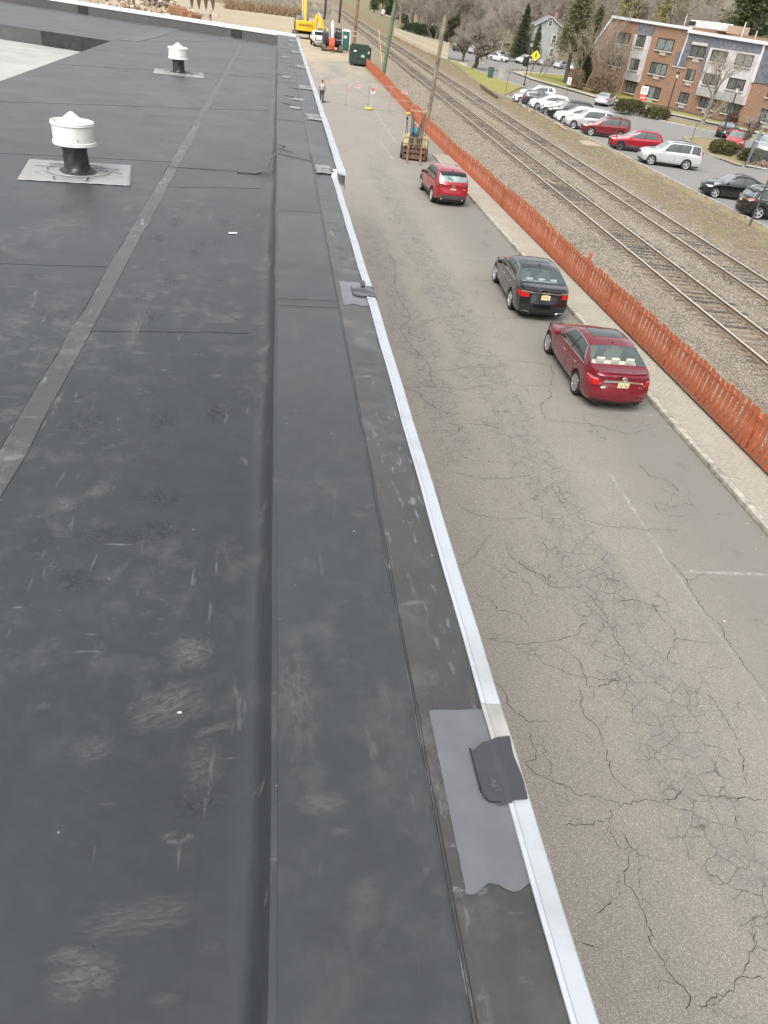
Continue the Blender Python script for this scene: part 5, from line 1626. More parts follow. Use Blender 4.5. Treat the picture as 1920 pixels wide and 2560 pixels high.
# ------------------------------------------------------------------ people
M_SKIN = simple('skin', (.45, .27, .19), .6, var=.1)
def plaid():
    m, t, b = newmat('plaid_shirt')
    v = t.obj()
    a = t.n('TexWave', 0, {'bands_direction': 'X'}, Vector=v, Scale=3.2)
    c_ = t.n('TexWave', 0, {'bands_direction': 'Z'}, Vector=v, Scale=3.2)
    k = t.m('ADD', t.mr(a, .45, .55), t.mr(c_, .45, .55))
    setb(t, b, Base_Color=t.mix(t.mr(k, 0, 2), (.66, .62, .62), (.07, .05, .08)), Roughness=.9)
    return m
def skin_mesh(verts, edges, radii, mat, name, parent, sub=1):
    me = bpy.data.meshes.new(name)
    me.from_pydata(verts, edges, [])
    o = bpy.data.objects.new(name, me)
    COL.objects.link(o)
    md = o.modifiers.new('skin', 'SKIN')
    md.use_smooth_shade = True
    for i, r in enumerate(radii):
        me.skin_vertices[0].data[i].radius = (r, r)
    me.skin_vertices[0].data[0].use_root = True
    sb = o.modifiers.new('sub', 'SUBSURF')
    sb.levels = sb.render_levels = sub
    me.materials.append(mat)
    o.parent = parent
    return o
def person(loc, heading, lab, shirt, trousers, hair, scale=1., helmet=None, arm_up=False):
    t = empty('person', loc, heading, lab, 'person')
    t.scale = (scale,) * 3
    el = (.02, .30, 1.12) if not arm_up else (.14, .27, 1.2)
    hd = (.10, .29, .90) if not arm_up else (.22, .12, 1.36)
    V = [(0, 0, .95), (0, 0, 1.12), (0, 0, 1.30), (0, 0, 1.42), (.01, 0, 1.50), (.02, 0, 1.56), (.03, 0, 1.66), (.02, 0, 1.73),
         (0, .10, .90), (.02, .11, .50), (0, .11, .09), (.10, .12, .04), (0, -.10, .90), (-.03, -.11, .50), (-.06, -.11, .09), (.05, -.12, .04),
         (0, .18, 1.40), el, hd, (0, -.18, 1.40), (-.01, -.29, 1.12), (.06, -.28, .90)]
    E = [(0, 1), (1, 2), (2, 3), (3, 4), (4, 5), (5, 6), (6, 7), (0, 8), (8, 9), (9, 10), (10, 11), (0, 12), (12, 13), (13, 14), (14, 15), (3, 16), (16, 17), (17, 18), (3, 19), (19, 20), (20, 21)]
    rad = [.13, .125, .14, .11, .055, .06, .095, .06, .085, .058, .04, .045, .085, .058, .04, .045, .06, .045, .034, .06, .045, .034]
    body = skin_mesh(V, E, rad, M_SKIN, 'body', t)
    up_ = [0, 1, 2, 3, 16, 17, 19, 20]
    ix = {a: i for i, a in enumerate(up_)}
    skin_mesh([V[a] for a in up_] + [tuple(np.array(V[17]) * .25 + np.array(V[18]) * .75), tuple(np.array(V[20]) * .25 + np.array(V[21]) * .75)],
              [(ix[a], ix[b]) for a, b in E if a in ix and b in ix] + [(ix[17], 8), (ix[20], 9)], [rad[a] + .018 for a in up_] + [.05, .05], shirt, 'shirt', t)
    lo = [0, 8, 9, 10, 12, 13, 14]
    ix = {a: i for i, a in enumerate(lo)}
    skin_mesh([V[a] for a in lo], [(ix[a], ix[b]) for a, b in E if a in ix and b in ix], [rad[a] + .016 for a in lo], trousers, 'trousers', t)
    for a in (11, 15):
        p = V[a]
        MB().box((p[0] - .02, p[1], .045), (.28, .10, .09)).build('shoe', M_BLK, t, bevel=.03)
    MB().grid(lambda u, v: (.018 + .105 * math.cos(6.283 * u) * math.sin(1.75 * v), .095 * math.sin(6.283 * u) * math.sin(1.75 * v), 1.665 + .115 * math.cos(1.75 * v)), 14, 8).build('hair', hair, t)
    if helmet:
        MB().lathe([(.15, 1.70), (.125, 1.705), (.12, 1.76), (.08, 1.82), (0, 1.84)], (.02, 0, 0), 16).build('hard_hat', helmet, t)
    # hands: palm plus five fingers each
    for h_, el_ in ((V[18], V[17]), (V[21], V[20])):
        d = (Vector(h_) - Vector(el_)).normalized()
        sd_ = d.cross(Vector((0, 1, 0))).normalized()
        hb = MB()
        p = Vector(h_)
        hb.box(p + d * .05, (.03, .075, .09))
        for k, ln in enumerate((.06, .075, .08, .072, .055)):
            b0_ = p + d * (.03 if k == 0 else .09) + Vector((0, -.04 + .02 * k, 0)) + (Vector((0, -.02, 0)) if k == 0 else Vector())
            hb.tube([b0_, b0_ + d * ln * .55 + sd_ * .004, b0_ + d * ln + sd_ * .02], [.009, .008, .006], 5)
        hb.build('hand', M_SKIN, t)
    for s in (1, -1):
        MB().box((.112, s * .035, 1.675), (.012, .022, .01)).build('eye', M_BLK, t)
        MB().box((.02, s * .10, 1.65), (.04, .016, .055)).build('ear', M_SKIN, t, bevel=.006)
    MB().box((.125, 0, 1.645), (.03, .024, .04)).build('nose', M_SKIN, t, bevel=.008)
    MB().box((.118, 0, 1.605), (.01, .045, .009)).build('mouth', simple('lips', (.35, .14, .12), .6), t)
    return t
person((4.05, 74.1, 0), R(75), 'person in a checked shirt and dark trousers standing beside the chain-link panel', plaid(), simple('dark_trousers', (.03, .032, .04), .9), simple('dark_hair', (.015, .012, .01), .7), 1.0)
person((-14.06, 188.5, -.016), R(-70), 'worker in a pale vest and white hard hat standing on the open sand', simple('pale_vest', (.50, .46, .34), .9), simple('work_trousers', (.07, .065, .055), .9), simple('dark_hair', (.015, .012, .01), .7), 1.2, M_SIGNW, True)

# ------------------------------------------------------------------ roll-off dumpster
M_DGREEN = simple('dark_green_steel', (.030, .058, .045), .6, .1, var=.35, scale=2, bump=.08, bscale=8)
dp = empty('dumpster', (11.5, 117.9, 0), R(-4), 'open-topped dark green roll-off dumpster against the red fence', 'dumpster')
Wd, Ld, Hd = 2.75, 6.6, 2.3
for s in (1, -1):
    MB().box((s * Wd / 2, Ld / 2, Hd / 2 + .15), (.06, Ld, Hd - .3)).build('side_wall', M_DGREEN, dp)
    MB().box((s * (Wd / 2 + .0), Ld / 2, Hd + .02), (.14, Ld + .1, .12)).build('top_rail', simple('worn_rail', (.34, .31, .26), .7), dp)
    for k in range(8):
        MB().box((s * (Wd / 2 + .06), .4 + k * .83, Hd / 2 + .15), (.08, .09, Hd - .34)).build('side_rib', M_DGREEN, dp)
    MB().box((s * .9, Ld / 2, .1), (.14, Ld, .2)).build('skid_rail', M_RUST, dp)
    MB().lathe([(.12, -.09), (.12, .09)], (s * .95, .12, .12), 12, 'X').build('roller', M_RUST, dp)
MB().box((0, Ld / 2, .26), (Wd, Ld, .08)).build('floor', M_RUST, dp)
MB().box((0, Ld - .03, Hd / 2 + .15), (Wd, .06, Hd - .3)).build('end_wall', M_DGREEN, dp)
MB().box((0, 0, Hd / 2 + .12), (Wd + .04, .07, Hd - .2)).build('tail_gate', M_DGREEN, dp)
for z in (.42, .98, 1.54, 2.06):
    MB().box((0, -.06, z), (Wd, .08, .13)).build('gate_rib', M_DGREEN, dp)
MB().box((0, 0, Hd + .03), (Wd + .2, .14, .12)).build('top_rail', M_DGREEN, dp)
for x, z, w_, h_, m in ((-.75, 1.78, .38, .22, M_SIGNW), (1.12, 1.72, .2, .32, simple('pink_sticker', (.75, .55, .48), .6)), (.35, 1.27, .5, .36, simple('green_label', (.10, .42, .30), .6))):
    st = MB().box((x, -.052, z), (w_, .012, h_)).build('sticker', m, dp)
    if w_ == .5:
        MB().box((x, -.060, z - .02), (w_ * .8, .006, h_ * .35)).build('sticker_band', M_SIGNW, st)

# ------------------------------------------------------------------ excavators
M_KYEL = simple('machine_yellow', (.78, .47, .02), .42, var=.14, scale=2, coat=.3)
M_TRACK = simple('muddy_track', (.21, .17, .12), .9, var=.35, scale=3, bump=.3, bscale=8)
M_LGREY = simple('light_grey_paint', (.55, .57, .58), .45, var=.12)
M_ORANGE = simple('orange_red_paint', (.60, .10, .035), .55, var=.3, scale=4)
M_CABG = mat_glass('cab_glass', (.16, .19, .19), 2.0)
def stadium(x0, x1, r, z, n=10):
    return [(x1 + r * math.cos(a), z + r * math.sin(a)) for a in np.linspace(-math.pi / 2, math.pi / 2, n)] + [(x0 + r * math.cos(a), z + r * math.sin(a)) for a in np.linspace(math.pi / 2, 3 * math.pi / 2, n)]
def excavator(loc, rz, sc, lab, house, boomm, boom, stick, mark=None, tool='bucket', toolm=None, cabm=None):
    t = empty('excavator', loc, rz, lab, 'excavator', 'excavators on the work yard')
    t.scale = (sc,) * 3
    for s in (1, -1):
        tr_ = MB().yprism(stadium(-1.5, 1.5, .42, .43), s * 1.25 - .3, s * 1.25 + .3).build('track', M_TRACK, t)
        mb = MB()
        loop = stadium(-1.5, 1.5, .44, .43, 9)
        for k in range(len(loop)):
            a, b = loop[k], loop[(k + 1) % len(loop)]
            nseg = max(1, int(math.hypot(b[0] - a[0], b[1] - a[1]) / .2))
            for q in range(nseg):
                f = q / nseg
                mb.box((a[0] + (b[0] - a[0]) * f, s * 1.25, a[1] + (b[1] - a[1]) * f), (.06, .62, .06))
        so_ = mb.build('track_shoes', M_TRACK, tr_, fix=False)
        so_['kind'] = 'stuff'
        for x in (-1.5, -.75, 0, .75, 1.5):
            MB().lathe([(.24, -.02), (.24, .02), (0, .03)] if s > 0 else [(.24, .02), (.24, -.02), (0, -.03)], (x, s * 1.56, .42), 14, 'Y').build('track_roller', M_BLK, tr_)
    MB().box((0, 0, .72), (2.0, 1.9, .3)).build('undercarriage', M_BLK, t)
    MB().lathe([(.7, .8), (.7, 1.0)], n=20).build('slew_ring', M_BLK, t)
    MB().box((-.2, 0, 1.1), (3.6, 2.7, .2)).build('deck', M_BLK, t)
    cw = MB().prism([(-2.5, -1.0), (-2.3, -1.38), (-1.5, -1.42), (-1.5, 1.42), (-2.3, 1.38), (-2.5, 1.0), (-2.58, 0)], 1.02, 2.25).build('counterweight', house, t, bevel=.08)
    MB().box((-.6, -.75, 1.7), (1.9, 1.2, 1.0)).build('engine_cover', house, t, bevel=.06)
    MB().box((-.9, .80, 1.6), (1.2, 1.0, .8)).build('engine_cover', house, t, bevel=.06)
    cb = MB().yprism([(-.35, 1.2), (1.35, 1.2), (1.38, 1.9), (1.05, 2.85), (-.25, 2.9), (-.42, 2.2)], .42, 1.36).build('cab', cabm or M_BLK, t, bevel=.04)
    MB().add([(1.40, .5, 1.45), (1.40, 1.28, 1.45), (1.12, 1.28, 2.72), (1.12, .5, 2.72)], [(0, 1, 2, 3)]).build('cab_window', M_CABG, cb)
    for y in (.415, 1.365):
        MB().add([(-.2, y, 1.95), (1.2, y, 1.95), (.98, y, 2.72), (-.15, y, 2.75)], [(0, 1, 2, 3)]).build('cab_window', M_CABG, cb)
    MB().add([(-.425, .5, 2.25), (-.425, 1.28, 2.25), (-.29, 1.28, 2.78), (-.29, .5, 2.78)], [(0, 1, 2, 3)]).build('cab_window', M_CABG, cb)
    for s in (1, -1):
        MB().tube([(-1.4, s * 1.2, 2.2), (-1.4, s * 1.2, 2.75), (-.5, s * 1.2, 2.75)], .03, 6).build('handrail', house, t)
    MB().tube([(-1.2, -.4, 2.2), (-1.2, -.4, 2.7)], .09, 8).build('exhaust_stack', M_BLK, t)
    def arm(nm, pts, ths, mat, w_=.42):
        P = [Vector((a, 0, b)) for a, b in pts]
        upl, dnl = [], []
        for i, p in enumerate(P):
            d = (P[min(i + 1, len(P) - 1)] - P[max(0, i - 1)]).normalized()
            nn = Vector((-d.z, 0, d.x))
            upl.append(p + nn * ths[i] / 2)
            dnl.append(p - nn * ths[i] / 2)
        return MB().yprism([(q.x, q.z) for q in upl] + [(q.x, q.z) for q in reversed(dnl)], -w_ / 2 - .15, w_ / 2 - .15).build(nm, mat, t, bevel=.03)
    arm('boom', boom, [.5, .75, .65, .35], boomm)
    arm('stick', stick, [.35, .5, .4, .25], boomm, .36)
    b0_, b1_ = boom[0], boom[1]
    for s in (.16, -.46):
        MB().tube([(b0_[0] + .5, s, b0_[1] - .35), ((b0_[0] + b1_[0]) / 2 + .5, s, (b0_[1] + b1_[1]) / 2 - .1), (b1_[0] + .25, s, b1_[1] - .1)], [.1, .1, .05], 8).build('hydraulic_ram', M_LGREY, t)
    MB().tube([(boom[1][0], -.15, boom[1][1] + .5), (boom[2][0], -.15, boom[2][1] + .55), (stick[0][0] - .1, -.15, stick[0][1] + .3)], [.1, .1, .05], 8).build('hydraulic_ram', M_LGREY, t)
    e = stick[-1]
    tm = toolm or M_TRACK
    if tool == 'bucket':
        MB().yprism([(e[0] - .1, e[1] + .1), (e[0] + .5, e[1] - .1), (e[0] + .6, e[1] - .7), (e[0] + .1, e[1] - 1.0), (e[0] - .6, e[1] - .8), (e[0] - .2, e[1] - .5)], -.65, .35).build('bucket', tm, t, bevel=.04)
    else:
        MB().yprism([(e[0] - .25, e[1] + .5), (e[0] + .35, e[1] + .5), (e[0] + .55, e[1] - .4), (e[0] + .35, e[1] - 1.0), (e[0] - .2, e[1] - 1.05), (e[0] - .4, e[1] - .3)], -.55, .25).build('crusher', tm, t, bevel=.06)
        MB().tube([(e[0] + .5, -.15, e[1] - .2), (e[0] + .62, -.15, e[1] - .9)], .14, 8).build('crusher_jaw', M_SIGNW if False else tm, t)
    if mark:
        mm = simple('decal_black', (.03, .03, .03), .6)
        text('maker_mark', mark, .42, mm, t, frame((-2.595, 0, 1.72), (0, -1, 0), (-1, 0, 0)), .01, xs=1.05)
    return t
excavator((5.1, 168.2, -.016), R(94), 1.30, 'large yellow excavator seen from behind, boom raised high', M_KYEL, M_KYEL, [(.6, 1.9), (1.3, 4.8), (2.4, 6.2), (3.6, 6.6)], [(3.4, 7.2), (3.7, 6.2), (4.0, 4.6), (4.2, 3.2)], 'KOMATSU', 'bucket', M_RUST, M_BLK)
excavator((9.0, 142.3, -.016), R(-91), 1.12, 'dark excavator with grey boom and orange-red crusher resting on the ground', simple('charcoal_machine', (.05, .052, .055), .5), M_LGREY, [(.6, 1.9), (1.6, 3.2), (2.4, 3.3), (3.0, 2.9)], [(2.8, 3.2), (3.05, 2.6), (3.2, 1.9), (3.3, 1.35)], None, 'crusher', M_ORANGE, M_BLK)
excavator((8.6, 156.5, -.016), R(150), .92, 'smaller yellow excavator with upright arm squeezed behind the dark one', simple('amber_machine', (.80, .40, .02), .45), M_KYEL, [(.6, 1.9), (1.0, 3.4), (1.5, 4.3), (2.1, 4.4)], [(2.1, 4.8), (2.2, 4.0), (2.3, 2.8), (2.3, 1.6)], None, 'bucket', M_RUST, M_KYEL)

# white pickup, tailgate toward us
pk_ = empty('pickup_truck', (7.2, 150.5, -.016), R(96), 'white pickup truck with its tailgate open, parked among the excavators', 'truck')
pk_.scale = (1.2,) * 3
PW = mat_paint('truck_white', (.78, .78, .74), 0, .35)
MB().box((1.4, 0, .95), (2.2, 1.9, .5)).build('hood', PW, pk_, bevel=.08)
cbn = MB().yprism([(-.1, .7), (1.6, .7), (1.5, 1.25), (1.0, 1.85), (.1, 1.88), (-.1, 1.25)], -.92, .92).build('cab', PW, pk_, bevel=.06)
MB().box((-.06, 0, 1.55), (.06, 1.3, .42)).build('rear_window', M_GLASS, cbn)
for s in (1, -1):
    MB().box((-1.3, s * .93, .95), (2.4, .08, .6)).build('bed_side', PW, pk_, bevel=.02)
    MB().box((.75, s * .93, 1.52), (1.0, .03, .40)).build('side_window', M_GLASS, cbn)
    MB().box((-2.49, s * .86, .95), (.05, .14, .32)).build('tail_light', M_REDL, pk_)
    for x in (-1.5, 1.7):
        MB().lathe([(.2, -.13), (.36, -.13), (.40, -.08), (.40, .08), (.36, .13), (.2, .13)], (x, s * .82, .40), 20, 'Y').build('wheel', M_TYRE, pk_)
MB().box((-1.3, 0, .72), (2.4, 1.8, .08)).build('bed_floor', M_BLK, pk_)
MB().box((-2.75, 0, .66), (.5, 1.75, .07), 0, 0, R(18)).build('tailgate', PW, pk_, bevel=.02)
MB().box((-2.55, 0, .52), (.18, 1.9, .18)).build('bumper', PW, pk_, bevel=.03)

# portable toilet
M_PT = simple('toilet_green', (.02, .105, .085), .5, var=.15)
pt = empty('portable_toilet', (11.7, 148.5, -.016), R(-88), 'dark green portable toilet with white roof beside the excavators', 'portable toilet')
pt.scale = (1.35,) * 3
MB().box((0, 0, 1.05), (1.1, 1.1, 2.0)).build('cabin', M_PT, pt, bevel=.04)
MB().box((.56, 0, 1.05), (.04, .75, 1.8)).build('door', simple('toilet_green_door', (.03, .14, .11), .5), pt, bevel=.01)
MB().box((0, 0, 2.13), (1.16, 1.16, .2), taper=.75).build('roof', M_SIGNW, pt, bevel=.04)
MB().box((.585, -.1, 1.45), (.01, .4, .3)).build('sign', M_SIGNW, pt)
for s in (1, -1):
    MB().box((.5, s * .5, 1.05), (.14, .14, 2.02)).build('corner_post', M_SIGNW, pt)

# ------------------------------------------------------------------ poles
M_GPOLE = simple('green_pole', (.125, .165, .105), .85, var=.25, scale=2, bump=.2, bscale=12)
M_WPOLE = simple('grey_wood_pole', (.225, .19, .14), .9, var=.35, scale=2, bump=.3, bscale=10)
M_BPOLE = simple('brown_wood_pole', (.26, .14, .075), .9, var=.3, scale=2, bump=.3, bscale=10)
M_KPOLE = simple('dark_pole', (.06, .038, .032), .9, var=.3, scale=2)
M_WIRE = simple('pale_wire', (.45, .43, .38), .6)
def pole(name, loc, h, r0, r1, lean, mat, lab, cat='pole'):
    t = empty(name, loc, 0, lab, cat)
    n = 8
    MB().tube([(lean[0] * (k / n) + .01 * math.sin(k * 2.1), lean[1] * (k / n), h * k / n - .1) for k in range(n + 1)], [r0 + (r1 - r0) * k / n for k in range(n + 1)], 12).build('shaft', mat, t)
    return t
gp_ = pole('utility_pole', (12.64, 100.26, 0), 11., .24, .20, (.95, 0, 0), M_GPOLE, 'mossy green utility pole with a floodlight, rising from the red fence', 'pole')
MB().bar((.55, 0, 6.5), (-.55, -.05, 6.62), .06, .06).build('lamp_arm', M_SIGNW, gp_)
MB().box((-.62, -.12, 6.85), (.34, .4, .42), 0, .3, .3).build('floodlight', M_SIGNW, gp_, bevel=.06)
wp = [(12.64 + .62 + 0, 100.2, 6.9), (13.6, 103, 5.0), (14.5, 108, 3.0), (16, 116, 1.2), (18.5, 122, .9), (21, 124, 1.4), (24, 128, 2.4)]
MB().tube([(a - 12.64, b - 100.26, c) for a, b, c in wp], .025, 5).build('loose_wire', M_WIRE, gp_)
wp_ = pole('utility_pole', (13.14, 70.15, 0), 7.75, .185, .155, (.42, 0, 0), M_WPOLE, 'cut-off grey wooden pole beside the forklift, bare at the top')
for k in range(3):
    MB().box((.40 + .03 * k, -.13, 7.5 - .5 * k), (.05, .04, .12)).build('bracket', M_RUST, wp_)
bp_ = pole('utility_pole', (15.33, 172.6, 0), 16, .30, .24, (.6, 0, 0), M_BPOLE, 'warm brown wooden pole behind the green dumpster')
for z in (1.2, 2.0):
    MB().tube([(.34 * math.cos(a) + .05, .34 * math.sin(a), z) for a in np.linspace(0, 6.283, 13)], .05, 5, False).build('pole_band', M_SIGNW, bp_)
pole('utility_pole', (18.74, 267.7, 0), 20, .34, .28, (.8, 0, 0), M_KPOLE, 'dark brown pole by the tracks, between two taller-looking poles')
pole('utility_pole', (15.07, 284.8, 0), 20, .36, .30, (1.0, 0, 0), M_KPOLE, 'nearly black pole in front of the grey board fence corner')
g3 = pole('guy_marker', (15.9, 128., 0), 4.2, .05, .05, (-.5, 4.0, 0), simple('yellow_guard', (.62, .50, .16), .6), 'thin yellow guy-wire guard leaning beside the dumpster', 'guy guard')

# ------------------------------------------------------------------ far yard: board fence, rubble, brush
M_BOARD = simple('grey_boards', (.30, .265, .215), .9, var=.35, scale=.8, bump=.1, bscale=6)
bf = empty('board_fence', (-30, 330, 0), 0, 'tall grey board fence closing the far end of the sand yard', 'fence')
path = [(-75, 420), (-30, 372), (-8.4, 346), (4.1, 293.5), (12.6, 291), (17.5, 288)]
i = 0
far_b = MB()
for (a, b) in zip(path[:-1], path[1:]):
    L = math.hypot(b[0] - a[0], b[1] - a[1])
    n = int(L / .42)
    ang = math.atan2(b[1] - a[1], b[0] - a[0])
    for k in range(n):
        q = (k + .5) / n
        x, y = a[0] + (b[0] - a[0]) * q, a[1] + (b[1] - a[1]) * q
        h = 4.3 + random.uniform(-.12, .12)
        far_b.box((x + 30, y - 330, h / 2 - .05), (.38, .05, h), ang)
o = far_b.build('board_row', M_BOARD, bf, fix=False)
o['kind'] = 'stuff'
def rubble(n, cx0, cy0, sx, sy, h, mat, name, lab, smin, smax):
    mb = MB()
    for _ in range(n):
        x, y = random.gauss(0, sx), random.gauss(0, sy)
        z = max(0, h * math.exp(-(x / sx) ** 2 * .6 - (y / sy) ** 2 * .6) * random.uniform(.2, 1))
        s = random.uniform(smin, smax)
        mb.box((x, y, z), (s * random.uniform(.5, 1.8), s, s * random.uniform(.3, 1)), random.uniform(0, 6), random.uniform(-.6, .6), random.uniform(-.6, .6))
    o = mb.build(name, mat, None, fix=False)
    o.location = (cx0, cy0, 0)
    tag(o, lab, name.split('_')[0], kind='stuff')
    return o
rubble(500, -28, 206, 5, 6, 3.2, simple('rubble', (.42, .34, .25), .95, var=.4, scale=.5), 'rubble_pile', 'heap of broken tan masonry on the sand yard', .3, 1.3)
for k, (x, y, s) in enumerate(((-21.5, 195, 1.6), (-18.6, 188, 1.3), (-17, 184.5, 1.1))):
    o = MB().box((0, 0, .5 * s), (2.6 * s, 1.1 * s, .9 * s), .4 * k, .1, .05, .9).build('steel_debris', M_RUSTY2, None, bevel=.1)
    o.location = (x, y, 0)
    tag(o, ['big rusty steel chunk at the foot of the rubble heap', 'mid-sized rusty steel block between two other rusty pieces', 'small rusty steel block nearest the open sand'][k], 'debris')
clw = empty('grapple_claw', (-20.5, 213, 0), R(20), 'rusty claw tines of a grapple hanging over the rubble', 'grapple')
for k in range(4):
    MB().yprism([(k * 1.7, 6), (k * 1.7 + .9, 6), (k * 1.7 + .75, 2.6), (k * 1.7 + .35, .9), (k * 1.7 - .15, 3)], -.3, .3).build('tine', M_RUST, clw)
MB().tube([(-5, 0, 6.5), (0, 0, 6.2), (6.5, 0, 6.4)], .4, 8).build('claw_frame', M_RUST, clw)
car('parked_car', 'dark pickup-like SUV with yellowish plate at the rubble heap', None, BOX, P_BLACK, (-40.5, 222.0), 'FL', -80, fplate=(.65, ''), lite=True, chrome=False, heads=[(.5, .8, .95, .3, M_CLEARL)])
# brown brush along the foot of the board fence
def brush(n, box_, h, mat, name, lab, cat, spread=.5):
    V, Fc = [], []
    for k in range(n):
        x, y = random.uniform(*box_[0]), random.uniform(*box_[1])
        z0 = box_[2](x, y) if len(box_) > 2 else 0
        hh = h * random.uniform(.35, 1)
        a = random.uniform(0, 6.28)
        dx, dy = spread * hh * random.gauss(0, .5), spread * hh * random.gauss(0, .5)
        w_ = hh * .05
        i0 = len(V)
        V += [(x - w_ * math.cos(a), y - w_ * math.sin(a), z0), (x + w_ * math.cos(a), y + w_ * math.sin(a), z0), (x + dx, y + dy, z0 + hh)]
        Fc.append((i0, i0 + 1, i0 + 2))
    o = link(name, tri_mesh(name, np.array(V), np.array(Fc)), mat)
    tag(o, lab, cat, kind='stuff')
    return o
M_BRUSH = mat_needle('dry_brush', (.20, .13, .08), (.34, .24, .14))
brush(2600, ((-16, 9), (268, 292)), 3.0, M_BRUSH, 'dry_brush', 'brown dry brush along the foot of the grey board fence', 'brush', 1.2)
M_GRASSB = mat_needle('dry_grass', (.33, .27, .15), (.21, .22, .09))
brush(5200, ((25.3, 27.5), (36, 101)), .16, M_GRASSB, 'dry_grass', 'dry olive grass along the lot kerb by the tracks', 'grass', 1.4)
brush(2600, ((12.0, 12.5), (13, 75)), .14, M_GRASSB, 'fence_weeds', 'thin weeds along the back of the red picket fence', 'weeds', 1.4)
brush(500, ((11.76, 11.9), (12, 26)), .09, mat_needle('green_weed', (.07, .11, .05), (.16, .15, .08)), 'fence_foot_weeds', 'small green weeds at the foot of the red pickets beside the walk', 'weeds', 1.2)
brush(1300, ((21.8, 27), (24, 90)), .22, mat_needle('straw', (.36, .28, .18), (.25, .20, .12)), 'straw_tufts', 'tufts of straw in the gravel beyond the second track', 'weeds', 1.6)

# ------------------------------------------------------------------ the lot across the tracks
verge = sheet('grass_verge', [(27.2, 34), (28.0, 34), (28.0, 100.2), (29.2, 103.5), (35.0, 116), (33.8, 122.6), (32.9, 134.5), (33.2, 146), (34.4, 152.3), (33.0, 157), (31.6, 170), (31.2, 152), (29, 128), (26.6, 108), (26.0, 92), (26.4, 60)], .026, M_DRY)
lawnv = sheet('lawn', [(28.6, 101.5), (34.8, 116), (33.6, 122.6), (32.7, 134.5), (33.0, 146), (31.4, 153), (30.4, 136), (28.4, 118), (27.3, 106)], .034, M_LAWN)
lot = sheet('parking_lot', [(27.9, 34), (75, 34), (66, 62), (53.4, 93), (48.8, 101.2), (46.9, 106.8), (44.0, 112.2), (36.5, 117.2), (28.3, 100.3), (27.9, 99)], .012, M_LOT)
road = sheet('road', [(35.1, 114.3), (44.1, 112.1), (43.3, 116), (40.9, 124), (40.6, 131), (40.6, 143.5), (43, 152), (62, 156), (80, 140), (90, 150), (75, 186), (30, 205), (31.6, 170), (34.4, 158), (34.4, 152), (33.2, 146), (32.9, 134.5), (33.8, 122.6)], .008, M_ROAD)
for a, b in (((28.27, 57.69), (32.36, 56.19)), ((28.07, 54.85), (32.0, 53.45)), ((27.98, 52.16), (31.9, 50.8)), ((28.0, 49.3), (31.9, 47.9)), ((28.0, 45.2), (31.9, 43.8)), ((28.0, 40.2), (31.9, 38.8)), ((28.1, 61.5), (32.2, 60.0)), ((28.1, 68.3), (32.2, 66.8)),
             ((41.13, 85.27), (44.91, 90.69)), ((43.27, 83.03), (46.91, 88.08)), ((45.41, 80.78), (48.88, 85.54)), ((39.2, 87.2), (42.9, 92.5))):
    line([a, b], .11, M_WHITEP2, lot, .018)
for dx in (0, .28):
    line([(37.9 + dx, 149.6), (36.9 + dx, 144), (36.63 + dx, 138.8), (37.2 + dx, 128.6), (38.06 + dx, 122.3), (40.5 + dx, 114.5), (44, 106.5)], .12, M_YELP, road, .022)
def curb(name, pts, w_=.17, h=.14, mat=None):
    mb = MB()
    for a, b in zip(pts[:-1], pts[1:]):
        mb.bar((a[0], a[1], h / 2), (b[0], b[1], h / 2), w_, h)
    o = mb.build(name, mat or M_CURB)
    o['kind'] = 'structure'
    return o
curb('lot_kerb', [(27.9, 34), (27.75, 51), (27.85, 66), (27.7, 82), (28.1, 99.2), (28.9, 101.0), (30.5, 103.0)])
curb('road_kerb', [(35.05, 115.9), (33.8, 122.6), (32.9, 134.5), (33.1, 146), (34.35, 152.2), (38, 154.2), (38.6, 156.6), (36, 158)], mat=M_CONC)
sheet('far_walk', [(40.75, 143.5), (40.8, 131), (43.4, 118.5), (44.2, 112.2), (47.0, 107), (49, 101.3), (53.6, 93.2), (61, 79), (72, 60), (73.8, 61), (62.7, 80.2), (55.3, 94.2), (50.6, 102.2), (48.6, 108), (45.6, 113.3), (44.2, 122), (42.2, 131), (42.2, 142.4), (46, 147), (58, 152.5), (57.5, 154.5), (45, 149)], .12, M_CONC)
sheet('walk_to_corner', [(31.0, 156.5), (32.2, 155.3), (34.2, 152.4), (33.2, 147), (33.0, 140), (32.2, 140), (32.2, 147), (32.8, 151.5), (31.2, 154)], .045, M_CONC)
sheet('front_lawn', [(42.2, 142.4), (42.2, 131), (44.2, 122), (45.6, 113.3), (48.6, 108), (50.6, 102.2), (55.3, 94.2), (62.7, 80.2), (73.8, 61), (78, 63), (60.5, 92), (52, 128.8), (50.5, 140), (58, 151), (46, 147)], .10, M_LAWN)
sheet('planting_bed', [(45.8, 128), (48.6, 117), (55.0, 111), (59.8, 92.2), (58.5, 91), (54, 104), (48, 112.5), (44.8, 121)], .11, M_MULCH)
sheet('planting_strip', [(44.9, 91.4), (48.9, 86.2), (52, 80), (53.5, 80.5), (52.6, 88), (49.0, 95.5), (46.6, 96)], .05, M_DRY)
for pts in ([(44.8, 91.3), (48.9, 85.9), (52, 79.8)], [(39.9, 91.0), (43.2, 93.4), (45.6, 92.4)]):
    curb('island_kerb', pts, .16, .14)
sheet('hedge_island', [(38.6, 62.3), (38.4, 66), (38.5, 70), (41.2, 77.4), (45.5, 79), (46.2, 77), (42.5, 69), (41, 62)], .09, M_DRY)
curb('island_kerb', [(39.2, 62.2), (38.5, 65.8), (38.45, 70), (41.1, 77.4), (45.4, 79.2)], .18, .16, M_CURB)

